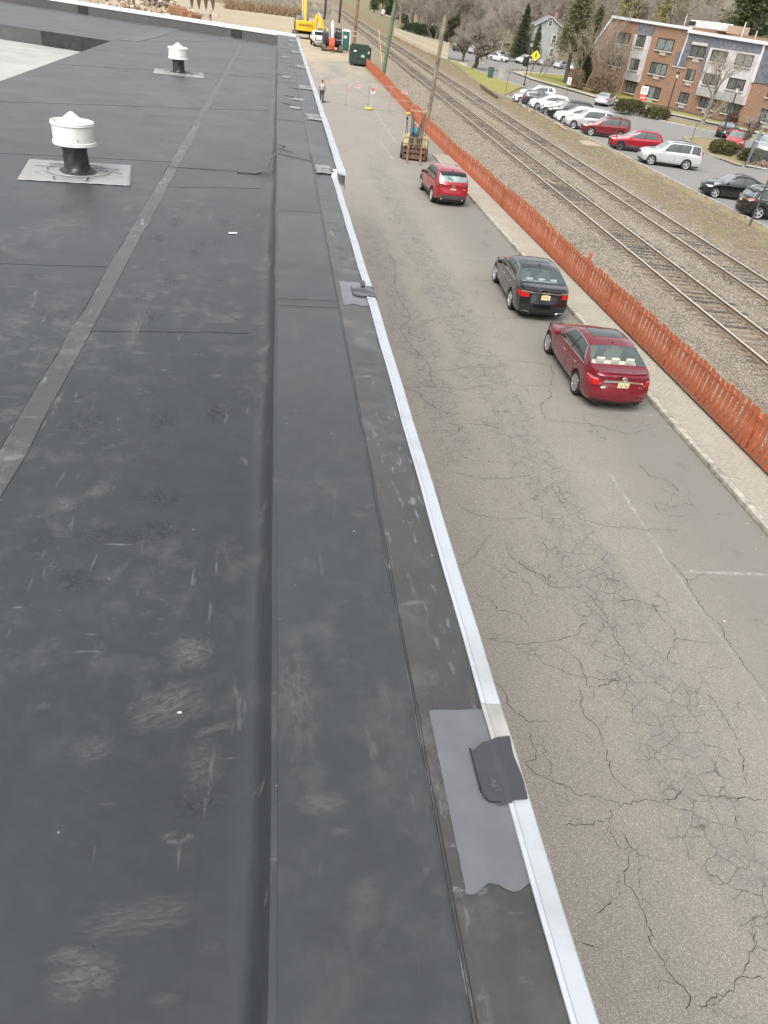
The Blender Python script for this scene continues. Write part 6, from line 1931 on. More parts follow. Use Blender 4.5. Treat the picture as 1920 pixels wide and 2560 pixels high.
# ------------------------------------------------------------------ brick apartment building
ap = empty('apartment_building', (50.98, 128.79, 0), math.atan2(-36.52, 8.5), 'three-storey red brick apartment building with white bays and grey slate upper walls', 'building')
M_BRICK = mat_brick('red_brick')
M_SLATE = simple('slate_siding', (.17, .18, .205), .8, var=.3, scale=3, bump=.15, bscale=12)
M_BAYW = simple('bay_white', (.60, .57, .565), .7, var=.1, scale=2)
M_BAYG = simple('bay_grey', (.40, .39, .38), .7, var=.1, scale=2)
M_WFRAME = simple('window_frame', (.035, .033, .03), .5)
M_WPANE = mat_glass('window_pane', (.13, .145, .14), 1.75)
M_BLIND = simple('window_blind', (.42, .43, .40), .7)
M_SILL = simple('sill_stone', (.62, .58, .54), .8)
# local x runs along the facade, local -y looks at the lot
BL = 46.
TZ = lambda x: 9.75 - .028 * x
MB().prism([(0, 0), (18.2, 0), (18.2, 16), (0, 16)], -.1, 9.45).build('wall', M_BRICK, ap)
MB().prism([(18.2, -.002), (BL, -.002), (BL, 16), (18.2, 16)], -.1, 9.1).build('wall', M_BRICK, ap)
MB().add([(0, 0, -.1), (-3.5, 0, -.1), (-3.5, 0, 5.4), (0, 0, 9.3), (0, 10, -.1), (-3.5, 10, -.1), (-3.5, 10, 5.4), (0, 10, 9.3)], [(0, 1, 2, 3), (4, 7, 6, 5), (1, 5, 6, 2), (2, 6, 7, 3), (0, 4, 5, 1)]).build('wing_wall', M_BRICK, ap)
MB().bar((.1, -.08, 9.6), (-3.7, -.08, 5.45), .35, .28, (0, 1, 0)).build('rake_trim', M_COPING2, ap)
MB().bar((-.2, -.10, 9.62), (18.35, -.10, 9.30), .42, .34).build('roof_trim', M_COPING2, ap)
MB().bar((18.2, -.16, 9.02), (BL, -.16, 8.55), .46, .36).build('roof_trim', M_COPING2, ap)
MB().bar((18.28, -.10, 9.1), (17.9, -.10, 5.0), .16, .16).build('corner_trim', M_COPING2, ap)
# slate panels
def panel(nm, x0, x1, z0, z1, y, mat):
    return MB().box(((x0 + x1) / 2, y, (z0 + z1) / 2), (x1 - x0, .10, z1 - z0)).build(nm, mat, ap)
panel('slate_panel', 6.95, 10.6, 7.85, 9.25, -.05, M_SLATE)
for x0, x1, z0, z1 in ((18.45, 32.5, 7.62, 8.75), (18.3, 19.5, 4.95, 7.62), (22.55, 23.6, 4.95, 7.62), (32.75, BL - .1, 4.75, 8.5), (16.9, 18.3, 4.9, 6.6)):
    panel('slate_panel', x0, x1, z0, z1, -.05, M_SLATE)
panel('panel_trim', 16.8, 19.6, 4.78, 4.9, -.06, M_BAYW)
panel('window_surround', 19.45, 22.6, 7.62, 7.95, -.09, M_SILL)
# bays
MB().prism([(6.95, 0), (6.95, -.45), (10.5, -.45), (10.5, 0)], 2.1, 7.84).build('bay', M_BAYW, ap)
panel('bay_apron', 6.95, 10.5, 2.12, 3.05, -.46, M_BAYG)
MB().prism([(23.75, 0), (23.75, -.6), (32.45, -.6), (32.45, 0)], 2.2, 7.6).build('bay', M_BAYW, ap)
panel('bay_apron', 23.75, 32.45, 2.22, 3.1, -.61, M_BAYG)
MB().bar((32.5, -.2, 8.8), (32.6, -.2, 4.7), .2, .2).build('corner_trim', M_COPING2, ap)
def window(x0, x1, z0, z1, y, npane=2, sill=True, unit=True, open_=False):
    wn_ = MB()
    for a, b, c, d in ((x0, x1, z1 - .09, z1), (x0, x1, z0, z0 + .09), (x0, x0 + .09, z0, z1), (x1 - .09, x1, z0, z1)):
        wn_.box(((a + b) / 2, y - .03, (c + d) / 2), (b - a, .12, d - c))
    for k in range(1, npane):
        xm = x0 + (x1 - x0) * k / npane
        wn_.box((xm, y - .03, (z0 + z1) / 2), (.08, .1, z1 - z0 - .1))
    w_ = wn_.build('window', M_WFRAME, ap)
    for k in range(npane):
        a, b = x0 + (x1 - x0) * k / npane, x0 + (x1 - x0) * (k + 1) / npane
        MB().box(((a + b) / 2, y - .02, (z0 + z1) / 2), (b - a - .1, .03, z1 - z0 - .16)).build('pane', M_WPANE if random.random() < .62 else mat_glass_blind, w_)
    if sill:
        MB().box(((x0 + x1) / 2, y - .10, z0 - .07), (x1 - x0 + .3, .22, .13)).build('sill', M_SILL, w_)
    if unit:
        MB().box(((x0 + x1) / 2 + .1, y - .06, z0 - .36), (1.25, .14, .42)).build('vent_unit', simple('vent_grille', (.50, .46, .42), .7), w_)
mat_glass_blind = mat_glass('blinded_pane', (.30, .32, .31), 1.6, .12)
for z0, z1 in ((6.42, 7.85), (3.5, 4.92), (.55, 2.05)):
    window(1.3, 5.45, z0, z1, 0, 3)
    window(12.05, 15.75, z0, z1, 0, 2 if z0 > 6 else 3)
    if z0 > 3:
        window(7.8, 9.8, z0, z1, -.45, 2, True, False)
    else:
        window(7.65, 9.85, z0, z1, 0, 2, True, False)
window(19.65, 22.4, 6.3, 7.6, 0, 2, True, True)
window(20.1, 21.75, 3.55, 4.9, 0, 2)
window(20.1, 21.9, .85, 2.15, 0, 2)
for x0, x1 in ((24.4, 27.35), (29.0, 31.9)):
    window(x0, x1, 6.15, 7.42, -.6, 2, True, False)
    window(x0, x1, 3.58, 4.82, -.6, 2, True, False)
    window(x0, x1, .88, 2.16, 0, 3)
for x0, x1 in ((35.5, 38.4), (40.2, 43.2)):
    window(x0, x1, 6.0, 7.2, 0, 2)
    window(x0, x1, 3.5, 4.75, 0, 2)
    window(x0, x1, .95, 2.3, 0, 3)
# rooftop unit
ru = MB().box((15.5, 5.5, 9.95), (6.5, 2.2, .9)).build('rooftop_unit', M_COPING2, ap, bevel=.1)
MB().box((12.9, 4.36, 10.0), (1.4, .05, .5)).build('grille', M_WFRAME, ru)
MB().box((21, 5.5, 9.8), (2.0, 2, .9)).build('rooftop_unit', simple('rust_box', (.45, .33, .26), .8), ap)
for x, h in ((10.5, 11.0), (22.5, 10.8), (25, 10.0)):
    MB().tube([(x, 5, 9), (x, 5, h)], .06, 6).build('roof_pipe', M_COPING2, ap)
MB().box((10.5, 5, 10.9), (2.2, .1, .1)).build('aerial', M_RUST, ap)

# ------------------------------------------------------------------ houses beyond
M_GHOUSE = simple('green_siding', (.33, .355, .33), .8, var=.1, scale=3)
M_YHOUSE = simple('yellow_siding', (.52, .44, .26), .8, var=.1, scale=3)
M_ROOFH = simple('shingle', (.23, .235, .25), .9, var=.25, scale=4)
def house(loc, rz, w_, d, hw_, hr, wall, lab, wins, sc=1.):
    t = empty('house', loc, rz, lab, 'house', 'houses beyond the lot')
    MB().yprism([(-w_ / 2, 0), (w_ / 2, 0), (w_ / 2, hw_), (0, hr), (-w_ / 2, hw_)], 0, d).build('wall', wall, t)
    rf = MB()
    for s in (1, -1):
        rf.add([(0, -.4, hr + .12), (s * (w_ / 2 + .4), -.4, hw_ - .1), (s * (w_ / 2 + .4), d + .4, hw_ - .1), (0, d + .4, hr + .12)], [(0, 1, 2, 3)])
    r_ = rf.build('roof', M_ROOFH, t, solid=.15)
    for s in (1, -1):
        MB().bar((0, -.42, hr - .02), (s * (w_ / 2 + .4), -.42, hw_ - .25), .1, .26, (0, 1, 0)).build('barge_board', M_COPING2, r_)
    MB().box((w_ * .25, d * .6, hr + .2), (.7, .7, 1.6)).build('chimney', M_BRICK, r_)
    for x, z, ww, hh in wins:
        f = MB().box((x, -.05, z), (ww + .24, .1, hh + .24)).build('window', M_COPING2, t)
        MB().box((x, -.11, z + hh * .25), (ww, .04, hh * .46)).build('pane', M_WPANE, f)
        MB().box((x, -.11, z - hh * .25), (ww, .04, hh * .46)).build('pane', M_WPANE, f)
    return t
house((63.0, 197, .2), R(-12), 6.6, 11, 6.6, 8.5, M_GHOUSE, 'grey-green gabled house with white trim behind the pine', [(0, 7.2, .7, 1.1), (1.6, 4.3, .8, 1.6), (-1.8, 4.3, .8, 1.6), (1.6, 1.6, .8, 1.6), (-1.8, 1.6, .8, 1.6)])
house((69.5, 262, 2.5), R(-32), 5.8, 9, 4.9, 6.9, M_YHOUSE, 'pale yellow gabled house half hidden by bare branches', [(0, 4.6, .9, 1.4), (-1.2, 2, .9, 1.4)])
house((43.0, 238, -1.2), R(-20), 6.2, 8, 3.0, 4.9, M_GHOUSE, 'low grey-green shed roof showing above the pale board fence', [(1.4, 2.4, .8, 1.0)])

# ------------------------------------------------------------------ pale board fence by the tracks
M_BEIGE = simple('pale_boards', (.60, .53, .40), .85, var=.18, scale=1.5, bump=.1, bscale=8)
pf = empty('board_fence', (31, 155, 0), 0, 'pale tan board fence stepping down along the far track side', 'fence')
pth = [(31.37, 155.2), (30.6, 165), (30.0, 180), (30.3, 205), (31.1, 231)]
cnt = 0
for a, b in zip(pth[:-1], pth[1:]):
    L = math.hypot(b[0] - a[0], b[1] - a[1])
    ang = math.atan2(b[1] - a[1], b[0] - a[0])
    n = int(L / .31)
    for k in range(n):
        q = (k + .5) / n
        x, y = a[0] + (b[0] - a[0]) * q, a[1] + (b[1] - a[1]) * q
        h = 2.75 - .012 * (y - 155) - .09 * ((int(y / 2.4)) % 2) + random.uniform(-.03, .03)
        o = MB().box((0, 0, h / 2), (.295, .03, h), 0).build('board', M_BEIGE, pf, fix=False)
        o.location = (x - 31, y - 155, 0)
        o.rotation_euler = (0, 0, ang + random.gauss(0, .03))
k = 0
for a, b in zip(pth[:-1], pth[1:]):
    MB().bar((a[0] - 31 + .08, a[1] - 155, .5), (b[0] - 31 + .08, b[1] - 155, .5), .06, .1).build('fence_rail', M_BEIGE, pf)
    MB().box((b[0] - 31 + .12, b[1] - 155, 1.2), (.12, .12, 2.4)).build('fence_post', M_BEIGE, pf)
brush(420, ((28.6, 30.2), (150, 228)), .9, M_BRUSH, 'fence_brush', 'brown brush at the foot of the pale board fence', 'brush', .9)

# ------------------------------------------------------------------ street furniture
M_LAMPB = simple('lamp_black', (.012, .012, .013), .5)
M_LENS = simple('lamp_lens', (.66, .66, .60), .4)
def street_lamp(loc, h, lab):
    t = empty('street_lamp', loc, 0, lab, 'street lamp', 'black lantern lamps round the lot')
    MB().lathe([(.16, 0), (.16, .25), (.08, .35), (.065, h - .5), (.05, h - .42)], n=12).build('post', M_LAMPB, t)
    ln = MB().lathe([(.10, h - .42), (.20, h - .05), (.20, h)], n=8).build('lantern', M_LENS, t)
    MB().lathe([(.27, h), (.16, h + .14), (.04, h + .24), (0, h + .3)], n=12).build('lantern_cap', M_LAMPB, ln)
street_lamp((46.36, 93.3, .05), 4.7, 'black lantern lamp beside the low hedge in front of the brick wall')
street_lamp((43.34, 74.34, .08), 4.9, 'black lantern lamp rising from the hedge island beside the twisted tree')
street_lamp((35.56, 117.6, .05), 5.2, 'black lantern lamp on the grass verge by the road bend')
M_POST = simple('sign_post', (.085, .08, .06), .7)
M_SYEL = simple('sign_yellow', (.85, .80, .03), .5, var=.05)
def sign_post(name, loc, h, lab, lean=(0, 0), r=.035):
    t = empty(name, loc, 0, lab, 'sign post' if name == 'sign_post' else 'sign')
    MB().tube([(0, 0, 0), (lean[0], lean[1], h)], r, 6).build('post', M_POST, t)
    return t
cs = sign_post('crossing_sign', (42.41, 136.78, .1), 3.2, 'yellow diamond pedestrian crossing sign by the far walk')
cam_dir = math.atan2(-136, -42)
def face(t, ang):
    t.rotation_euler = (0, 0, ang + math.pi / 2)
face(cs, cam_dir)
s = .78
d_ = MB().add([(0, -.05, 3.0 - s), (s, -.05, 3.0), (0, -.05, 3.0 + s), (-s, -.05, 3.0)], [(0, 1, 2, 3)]).build('sign_face', M_SYEL, cs, solid=.02)
wk = MB()
for a, b, w_ in (((0, 3.02), (.02, 3.3), .17), ((0, 3.02), (-.2, 2.62), .1), ((.0, 3.02), (.18, 2.65), .1), ((.02, 3.26), (.22, 3.04), .07), ((.02, 3.26), (-.18, 3.06), .07)):
    wk.bar((a[0], -.075, a[1]), (b[0], -.075, b[1]), w_, .02, (0, 1, 0))
wk.lathe([(.085, -.01), (.085, .01), (0, .012)], (.04, -.075, 3.42), 12, 'Y')
wk.build('walker_symbol', M_INK, d_)
wr_ = sign_post('street_sign', (48.9, 106.4, .1), 2.1, 'white rectangular sign above a red octagon, facing the silver sedan')
face(wr_, math.atan2(-107, -49))
MB().box((0, -.05, 1.85), (.95, .03, .95)).build('sign_face', M_SIGNW, wr_)
for z in (1.65, 1.85, 2.05):
    MB().box((0, -.07, z), (.7, .01, .05)).build('sign_text_line', M_GREYTRIM, wr_)
MB().lathe([(.46, -.015), (.46, .015), (0, .016)], (0, -.06, .98), 8, 'Y').build('stop_octagon', simple('sign_red2', (.70, .10, .08), .5), wr_)
MB().box((0, -.085, .98), (.6, .01, .12)).build('sign_text_line', M_SIGNW, wr_)
rs_ = sign_post('street_sign', (39.49, 110.0, .0), 2.2, 'narrow white sign with a dark vertical bar on a thin leaning post')
face(rs_, math.atan2(-110, -39))
MB().box((0, -.05, 1.75), (.52, .03, .85)).build('sign_face', M_SIGNW, rs_)
MB().box((.02, -.07, 1.75), (.09, .01, .55)).build('sign_bar', M_INK, rs_)
for (x, y, h, lab, le) in ((28.26, 64.63, 2.35, 'thin rusty sign post in front of the red crossover in the lot', (.12, 0)), (26.96, 40.15, 3.1, 'grey-brown sign post in front of the black SUV backed to the kerb', (.12, 0)), (27.08, 84.03, 2.3, 'thin rusty sign post in front of the white crossover', (.12, 0)),
                           (29.23, 104.25, 2.6, 'thin rusty post alone on the grass beyond the last white car', (.1, 0)), (40.88, 75.32, 1.6, 'short thin grey post on the hedge island corner', (.05, 0)), (44.9, 73.0, 2.6, 'black square post beside the pale red compact car', (.1, 0))):
    t_ = sign_post('sign_post', (x, y, 0), h, lab, le, .03 if h < 3 else .055)
    MB().box((le[0] * .95, -.02, h - .25), (.07, .03, .5)).build('sign_edge', M_POST, t_)
# utility boxes
for (x, y, w_, h, m, lab) in ((32.28, 125.2, .7, 1.35, simple('box_green', (.06, .13, .10), .6), 'dark green utility box on the verge by the road'), (33.37, 122.96, .85, 1.75, simple('box_grey', (.42, .41, .37), .7), 'tall grey utility cabinet beside the green box')):
    t_ = empty('utility_box', (x, y, 0), R(10), lab, 'utility box')
    MB().box((0, 0, h / 2), (w_, .55, h)).build('cabinet', m, t_, bevel=.03)
    MB().box((0, 0, h + .03), (w_ + .08, .63, .07)).build('lid', m, t_, bevel=.02)
    MB().box((0, -.285, h * .5), (w_ * .82, .02, h * .8)).build('door', m, t_)
bn = empty('litter_bin', (49.4, 165.3, 0), 0, 'black barrel-shaped litter bin at the road bend', 'bin')
MB().lathe([(.42, 0), (.55, .3), (.56, 1.3), (.48, 1.5), (.2, 1.62), (0, 1.64)], n=16).build('drum', M_BLK, bn)
MB().lathe([(.58, 1.28), (.58, 1.4), (.5, 1.42)], n=16).build('lid', M_LAMPB, bn)
sg_ = sign_post('street_sign', (43.6, 173.5, 0), 3.2, 'white back of a small sign above the white sedan')
face(sg_, math.atan2(-173, -44))
MB().box((0, -.05, 2.9), (1.1, .04, .7)).build('sign_face', M_SIGNW, sg_)

# chain-link enclosure with dumpster and van
M_ENC = simple('grey_fence_steel', (.40, .43, .46), .5, .3)
en = empty('wire_enclosure', (39.2, 62.4, 0), 0, 'grey steel fenced enclosure at the end of the hedge island', 'fence')
for (ax_, ay_, bx_, by_, h) in ((39.3, 62.2, 42.6, 66.8, 2.5), (39.3, 62.2, 42.0, 60.5, 2.0), (42.1, 60.4, 46.5, 57.8, 2.0)):
    a, b = Vector((ax_ - 39.2, ay_ - 62.4, 0)), Vector((bx_ - 39.2, by_ - 62.4, 0))
    for z in (.15, h):
        MB().tube([a + Vector((0, 0, z)), b + Vector((0, 0, z))], .04, 6).build('rail', M_ENC, en)
    for p in (a, b):
        MB().tube([p, p + Vector((0, 0, h + .05))], .055, 6).build('post', M_ENC, en)
    n = int((b - a).length / (.15 if h > 2.2 else .22))
    for k in range(n):
        p = a + (b - a) * ((k + .5) / n)
        if h > 2.2:
            MB().box(p + Vector((0, 0, h / 2)), (.11, .02, h - .2), math.atan2(b.y - a.y, b.x - a.x)).build('slat', M_ENC, en)
    if h < 2.2:
        mb = MB()
        for k in range(-10, n * 2):
            for sg in (1, -1):
                x0_, x1_ = k * .11, k * .11 + h
                L = (b - a).length
                lo, hi = max(x0_, 0), min(x1_, L)
                if hi - lo < .05:
                    continue
                zz = (lambda x: .15 + (x - x0_) / h * (h - .15)) if sg > 0 else (lambda x: h - (x - x0_) / h * (h - .15))
                dd = (b - a).normalized()
                mb.tube([a + dd * lo + Vector((0, 0, zz(lo))), a + dd * hi + Vector((0, 0, zz(hi)))], .004, 3, False, False)
        mb.build('wire_mesh', M_ENC, en, fix=False)
g2 = empty('dumpster', (43.2, 63.3, 0), R(-32), 'small green dumpster inside the wire enclosure', 'dumpster')
MB().yprism([(-1.0, .15), (1.0, .15), (1.1, 1.2), (-1.1, 1.35)], -.8, .8).build('bin', simple('bin_green', (.03, .12, .09), .6), g2, bevel=.04)
MB().box((0, 0, 1.33), (2.3, 1.7, .07), 0, 0, R(3.8)).build('lid', M_BLK, g2)
for s_ in (1, -1):
    MB().box((0, s_ * .84, .9), (1.2, .08, .14)).build('lift_sleeve', M_DGREEN, g2)
car('parked_car', 'grey van-like SUV behind the wire enclosure', None, dict(BOX, L=5.0), P_SILV, (46.0, 68.6), 'FL', 236, lite=True, chrome=False)
rb_ = rubble(60, 41.6, 63.4, .6, .5, .5, simple('brick_bits', (.34, .2, .14), .9, var=.5, scale=3), 'rubble_bits', 'broken bricks piled inside the wire enclosure', .1, .3)

# track-side debris
M_DEADW = simple('dead_wood', (.50, .42, .29), .9, var=.25, scale=4)
for (x0_, y0_, x1_, y1_, r_, lab) in ((27.0, 76.9, 26.95, 72.4, .09, 'bleached bent log lying on the verge beside the lot kerb'), (27.2, 86.3, 26.6, 84.0, .10, 'short broken yellowish timber near the lot kerb'), (27.3, 89.6, 26.9, 87.2, .12, 'pale splintered plank on the verge'), (16.9, 47.8, 17.3, 46.6, .05, 'dark stick in the ballast beside the track')):
    mb = MB().tube([(0, 0, r_), ((x1_ - x0_) * .35 + .1, (y1_ - y0_) * .35, r_ * 1.5), ((x1_ - x0_) * .7 - .06, (y1_ - y0_) * .7, r_ * 1.2), (x1_ - x0_, y1_ - y0_, r_)], [r_ * .8, r_, r_ * .9, r_ * .5], 7)
    o = mb.build('log', M_DEADW)
    o.location = (x0_, y0_, .03)
    tag(o, lab, 'log')
o = MB().grid(lambda u, v: (1.0 * (v ** .7) * math.cos(6.283 * u) * (1 + .2 * math.sin(9 * u)), 1.6 * (v ** .7) * math.sin(6.283 * u) * (1 + .15 * math.sin(13 * u)), .10 * (1 - v)), 24, 5).build('sand_heap', M_DIRT)
o.location = (26.7, 66.2, .02)
tag(o, 'small flat heap of pale sand beside the lot kerb', 'sand heap')
for (a, b, lab) in (((27.05, 109.3), (25.96, 95.1), 'old rusty rail lying on the verge, closer to the grass'), ((26.32, 106.2), (25.45, 94.0), 'old rusty rail lying on the verge, closer to the tracks')):
    mb = MB().bar((0, 0, .02), (b[0] - a[0], b[1] - a[1], .02), .13, .02).bar((0, 0, .09), (b[0] - a[0], b[1] - a[1], .09), .025, .13).bar((0, 0, .16), (b[0] - a[0], b[1] - a[1], .16), .07, .035)
    o = mb.build('scrap_rail', M_RUST)
    o.location = (*a, .04)
    tag(o, lab, 'rail', 'old rails lying beside the track')

# ------------------------------------------------------------------ trees
M_BARK = simple('bark_grey', (.30, .255, .21), .9, var=.3, scale=3, bump=.3, bscale=10)
M_BARKD = simple('bark_dark', (.10, .08, .066), .9, var=.3, scale=3, bump=.3, bscale=10)
M_TWIG = simple('twig_brown', (.34, .292, .245), .9, var=.3, scale=.6)
M_TWIGR = simple('twig_red', (.35, .28, .235), .9, var=.3, scale=.6)
def bare_tree(h, seed, spread=.55, nlev=5, r0=None, low=.25, fans=(4, 4, 4, 4), curl=.2, multi=1):
    rn = random.Random(seed)
    trunk, twig = MB(), MB()
    r0 = r0 or h * .022
    def grow(p, d, L, r, lev):
        n = 4 if lev < 2 else 3
        pts = [p]
        q = Vector(p)
        dd = Vector(d)
        for i in range(n):
            dd = (dd + Vector((rn.gauss(0, curl), rn.gauss(0, curl), rn.gauss(.05, curl * .6)))).normalized()
            q = q + dd * (L / n)
            pts.append(q.copy())
        rr = [r * (1 - .55 * i / n) for i in range(n + 1)]
        if lev <= 2:
            trunk.tube(pts, rr, 8 if lev == 0 else 5, False)
        else:
            twig.tube(pts, [max(x, h * .0009) for x in rr], 3, False, False)
        if lev >= nlev:
            return
        nb_ = fans[min(lev, len(fans) - 1)]
        for k in range(nb_ + (2 if lev == 0 else 0)):
            f = rn.uniform(low if lev == 0 else .25, 1)
            i = min(n - 1, int(f * n))
            b = pts[i].lerp(pts[i + 1], f * n - i)
            ax_ = Vector((rn.gauss(0, 1), rn.gauss(0, 1), rn.gauss(0, .35))).normalized()
            nd = (dd * .75 + ax_ * (spread + .25) + Vector((0, 0, .22))).normalized()
            grow(b, nd, L * rn.uniform(.52, .74), rr[i] * .6, lev + 1)
    for k in range(multi):
        a = 6.28 * k / multi
        d0 = Vector((.25 * math.cos(a), .25 * math.sin(a), 1)) if multi > 1 else Vector((rn.gauss(0, .05), rn.gauss(0, .05), 1))
        grow(Vector((0, 0, -.1)) + Vector((.25 * math.cos(a), .25 * math.sin(a), 0)) * (multi > 1), d0.normalized(), h * .46, r0, 0)
    return trunk.mesh('trunk'), twig.mesh('crown')
BARE = [bare_tree(14, 11), bare_tree(16, 22, .45), bare_tree(12, 33, .7, curl=.25), bare_tree(17, 44, .4, fans=(5, 4, 4, 4)), bare_tree(13, 55, .6, multi=2)]
def put_tree(pair, loc, rz, s, lab, group, bark=None, twigm=None, name='bare_tree', zs=1.):
    t = empty(name, loc, rz, lab, 'tree', group)
    t.scale = (s, s, s * zs)
    for nm, me, m in (('trunk', pair[0], bark or M_BARK), ('crown', pair[1], twigm or M_TWIG)):
        if not me.materials:
            me.materials.append(m)
        link(nm, me, None, t)
    return t
# individual bare trees
big = bare_tree(9.5, 5, .95, fans=(8, 6, 5, 4), r0=.42, low=.35, curl=.22)
put_tree(big, (33.13, 140.66, 0), .6, 1., 'broad dark-trunked bare tree with dense low crown at the road bend', None, M_BARKD)
put_tree(bare_tree(8.5, 9, .8, fans=(7, 5, 5, 4), r0=.26), (34.53, 156.4, 0), 0, 1., 'slimmer bare tree behind the broad one at the corner walk', None, M_BARKD)
lotT = bare_tree(10.0, 17, .62, r0=.30, low=.2, fans=(4, 4, 4, 3), curl=.18)
put_tree(lotT, (50.2, 91.2, 0), 1.2, .92, 'grey bare tree with spreading limbs in front of the white bay', None, simple('bark_pale', (.27, .235, .19), .9, var=.3, scale=3, bump=.3, bscale=10))
twT = bare_tree(5.2, 29, .95, r0=.24, low=.3, fans=(3, 4, 3, 3), curl=.38)
put_tree(twT, (44.66, 73.5, .05), .3, 1., 'twisted dark bare tree leaning over the hedge island', None, M_BARKD)
put_tree(bare_tree(7, 41, .5, r0=.16), (50.2, 68.5, .05), .9, 1., 'slim leaning bare tree behind the wire enclosure', None, M_BARKD)
for k, (x, y, s) in enumerate(((47.1, 124.1, 1.0), (48.6, 121.5, .9), (49.6, 125.5, 1.05), (50.6, 119.0, .8))):
    put_tree(bare_tree(11.5, 60 + k, .35, nlev=4, r0=.12, multi=2, curl=.12, fans=(3, 4, 3, 3)), (x, y, .1), k, s, 'clump of straight bare stems against the end of the brick building', 'bare stems by the brick building', simple('bark_tan', (.30, .245, .18), .9, var=.3, scale=3))
for k, (x, y) in enumerate(((42.9, 139.5), (44.1, 138.0), (45.6, 140.5))):
    put_tree(bare_tree(5.2, 80 + k, .35, r0=.06, fans=(4, 4, 3)), (x, y, .1), k, 1., 'young staked bare tree on the lawn behind the crossing sign', 'young trees on the lawn')
# evergreens
def conifer(h, w_, seed, n=2600, leaf=.42, base=.1, shape=1.0, droop=.25):
    rn = np.random.default_rng(seed)
    tr_ = MB().tube([(0, 0, 0), (.06, 0, h * .5), (0, .05, h * .96)], [h * .024, h * .016, h * .003], 8, False)
    V, Fc = [], []
    nb_ = int(n / 26)
    for b in range(nb_):
        f = base + (1 - base) * (1 - math.sqrt(rn.random()))  # more low branches
        f = min(.985, max(base, rn.beta(1.1, 1.5) * (1 - base) + base))
        z = h * f
        L = w_ * ((1 - f) ** shape) * rn.uniform(.55, 1.12) + .15
        a = rn.uniform(0, 6.283)
        tilt = rn.normal(-.02, .12)
        end = Vector((math.cos(a) * L, math.sin(a) * L, z + L * tilt - droop * L * .3))
        st_ = Vector((0, 0, z))
        tr_.tube([st_, st_.lerp(end, .5) + Vector((0, 0, .06 * L)), end], [.05 * L ** .3, .03, .012], 3, False, False)
        for k in range(26):
            q = rn.uniform(.22, 1.05)
            c_ = st_.lerp(end, q) + Vector((rn.normal(0, .10 * L), rn.normal(0, .10 * L), rn.normal(0, .05 * L + .05)))
            s_ = leaf * rn.uniform(.45, 1.15)
            d1 = Vector((math.cos(a) + rn.normal(0, .6), math.sin(a) + rn.normal(0, .6), rn.normal(-.1, .35))).normalized()
            d2 = d1.cross(Vector((rn.normal(), rn.normal(), rn.normal()))).normalized()
            i0 = len(V)
            V += [c_ - d2 * s_ * .17, c_ + d1 * s_, c_ + d2 * s_ * .17, c_ - d1 * s_ * .35]
            Fc.append((i0, i0 + 1, i0 + 2, i0 + 3))
    return tr_.mesh('trunk'), tri_mesh('crown', np.array([tuple(v) for v in V]), np.array(Fc))
N_DARK = mat_needle('needles_dark', (.03, .05, .024), (.075, .10, .045))
N_GREEN = mat_needle('needles_green', (.06, .09, .03), (.14, .17, .065))
N_OLIVE = mat_needle('needles_olive', (.12, .125, .055), (.25, .23, .12))
N_YEL = mat_needle('needles_yellow', (.22, .20, .05), (.34, .30, .08))
CON = [conifer(13, 3.6, 1, 15000, .34, .12, .8), conifer(11, 3.2, 2, 13000, .30, .05, .9), conifer(15, 4.2, 3, 15000, .36, .3, .7)]
def put_con(i, loc, rz, s, lab, group, mat, zs=1.):
    pr_ = CON[i]
    t = empty('conifer', loc, rz, lab, 'tree', group)
    t.scale = (s, s, s * zs)
    if not pr_[0].materials:
        pr_[0].materials.append(M_BARKD)
    link('trunk', pr_[0], None, t)
    me = pr_[1] if not pr_[1].materials else pr_[1].copy()
    me.materials.clear()
    me.materials.append(mat)
    link('crown', me, None, t)
put_con(1, (51.0, 176.0, .3), 0, .92, 'dense dark spruce beside the far parked cars', None, N_DARK)
put_con(1, (55.8, 181.0, .3), 1, .62, 'small green spruce in front of the gabled house', None, N_GREEN)
put_con(2, (46.69, 132.03, .1), 2, .98, 'tall olive pine with bare lower trunk on the lawn beside the brick building', None, N_OLIVE)
put_con(0, (48.6, 129.0, .1), 1.1, .55, 'low dark evergreen at the foot of the tall olive pine', None, N_DARK, .6)
put_con(0, (50.6, 133.5, .1), 4, .85, 'olive evergreen between the tall pine and the brick building', None, N_OLIVE)
put_con(1, (73, 176, 3), 2, 1.55, 'yellow-green tree rising behind the roof of the brick building', None, N_YEL)
put_con(0, (79, 168, 4), 5, 1.4, 'second yellow-green tree behind the roof of the brick building', None, N_YEL)
# woods: rows of far trees, individually placed
GW = 'evergreens in the wood behind the lot'
wood = []
for k in range(16):
    y = 235 + 17 * k
    x = 34 + .0278 * y + 6 + (k % 3) * 5
    wood.append((x, y, random.choice([0, 1, 2]), random.uniform(.9, 1.25)))
for (x, y, i, s) in ((80, 124, 2, 1.75), (86, 118, 0, 1.9), (83, 134, 0, 1.9), (88, 108, 2, 1.8), (94, 114, 0, 2.0), (80, 140, 2, 1.7), (91, 100, 0, 1.9), (97, 104, 2, 1.9), (84, 101, 2, 1.6), (100, 92, 0, 1.8), (96, 84, 2, 1.7)):
    put_con(i, (x, y, hill(x, y)), random.uniform(0, 6), s, 'tall green pine crowding behind the right half of the brick building', 'pines behind the brick building', N_GREEN if i == 2 else N_DARK)
for k, (x, y, i, s) in enumerate(wood):
    put_con(i, (x, y, hill(x, y)), random.uniform(0, 6), s, 'dark evergreen in the wood along the far track side', GW, N_DARK if k % 3 else N_GREEN)
GB = 'bare trees in the wood behind the lot'
random.seed(21)
spots = []
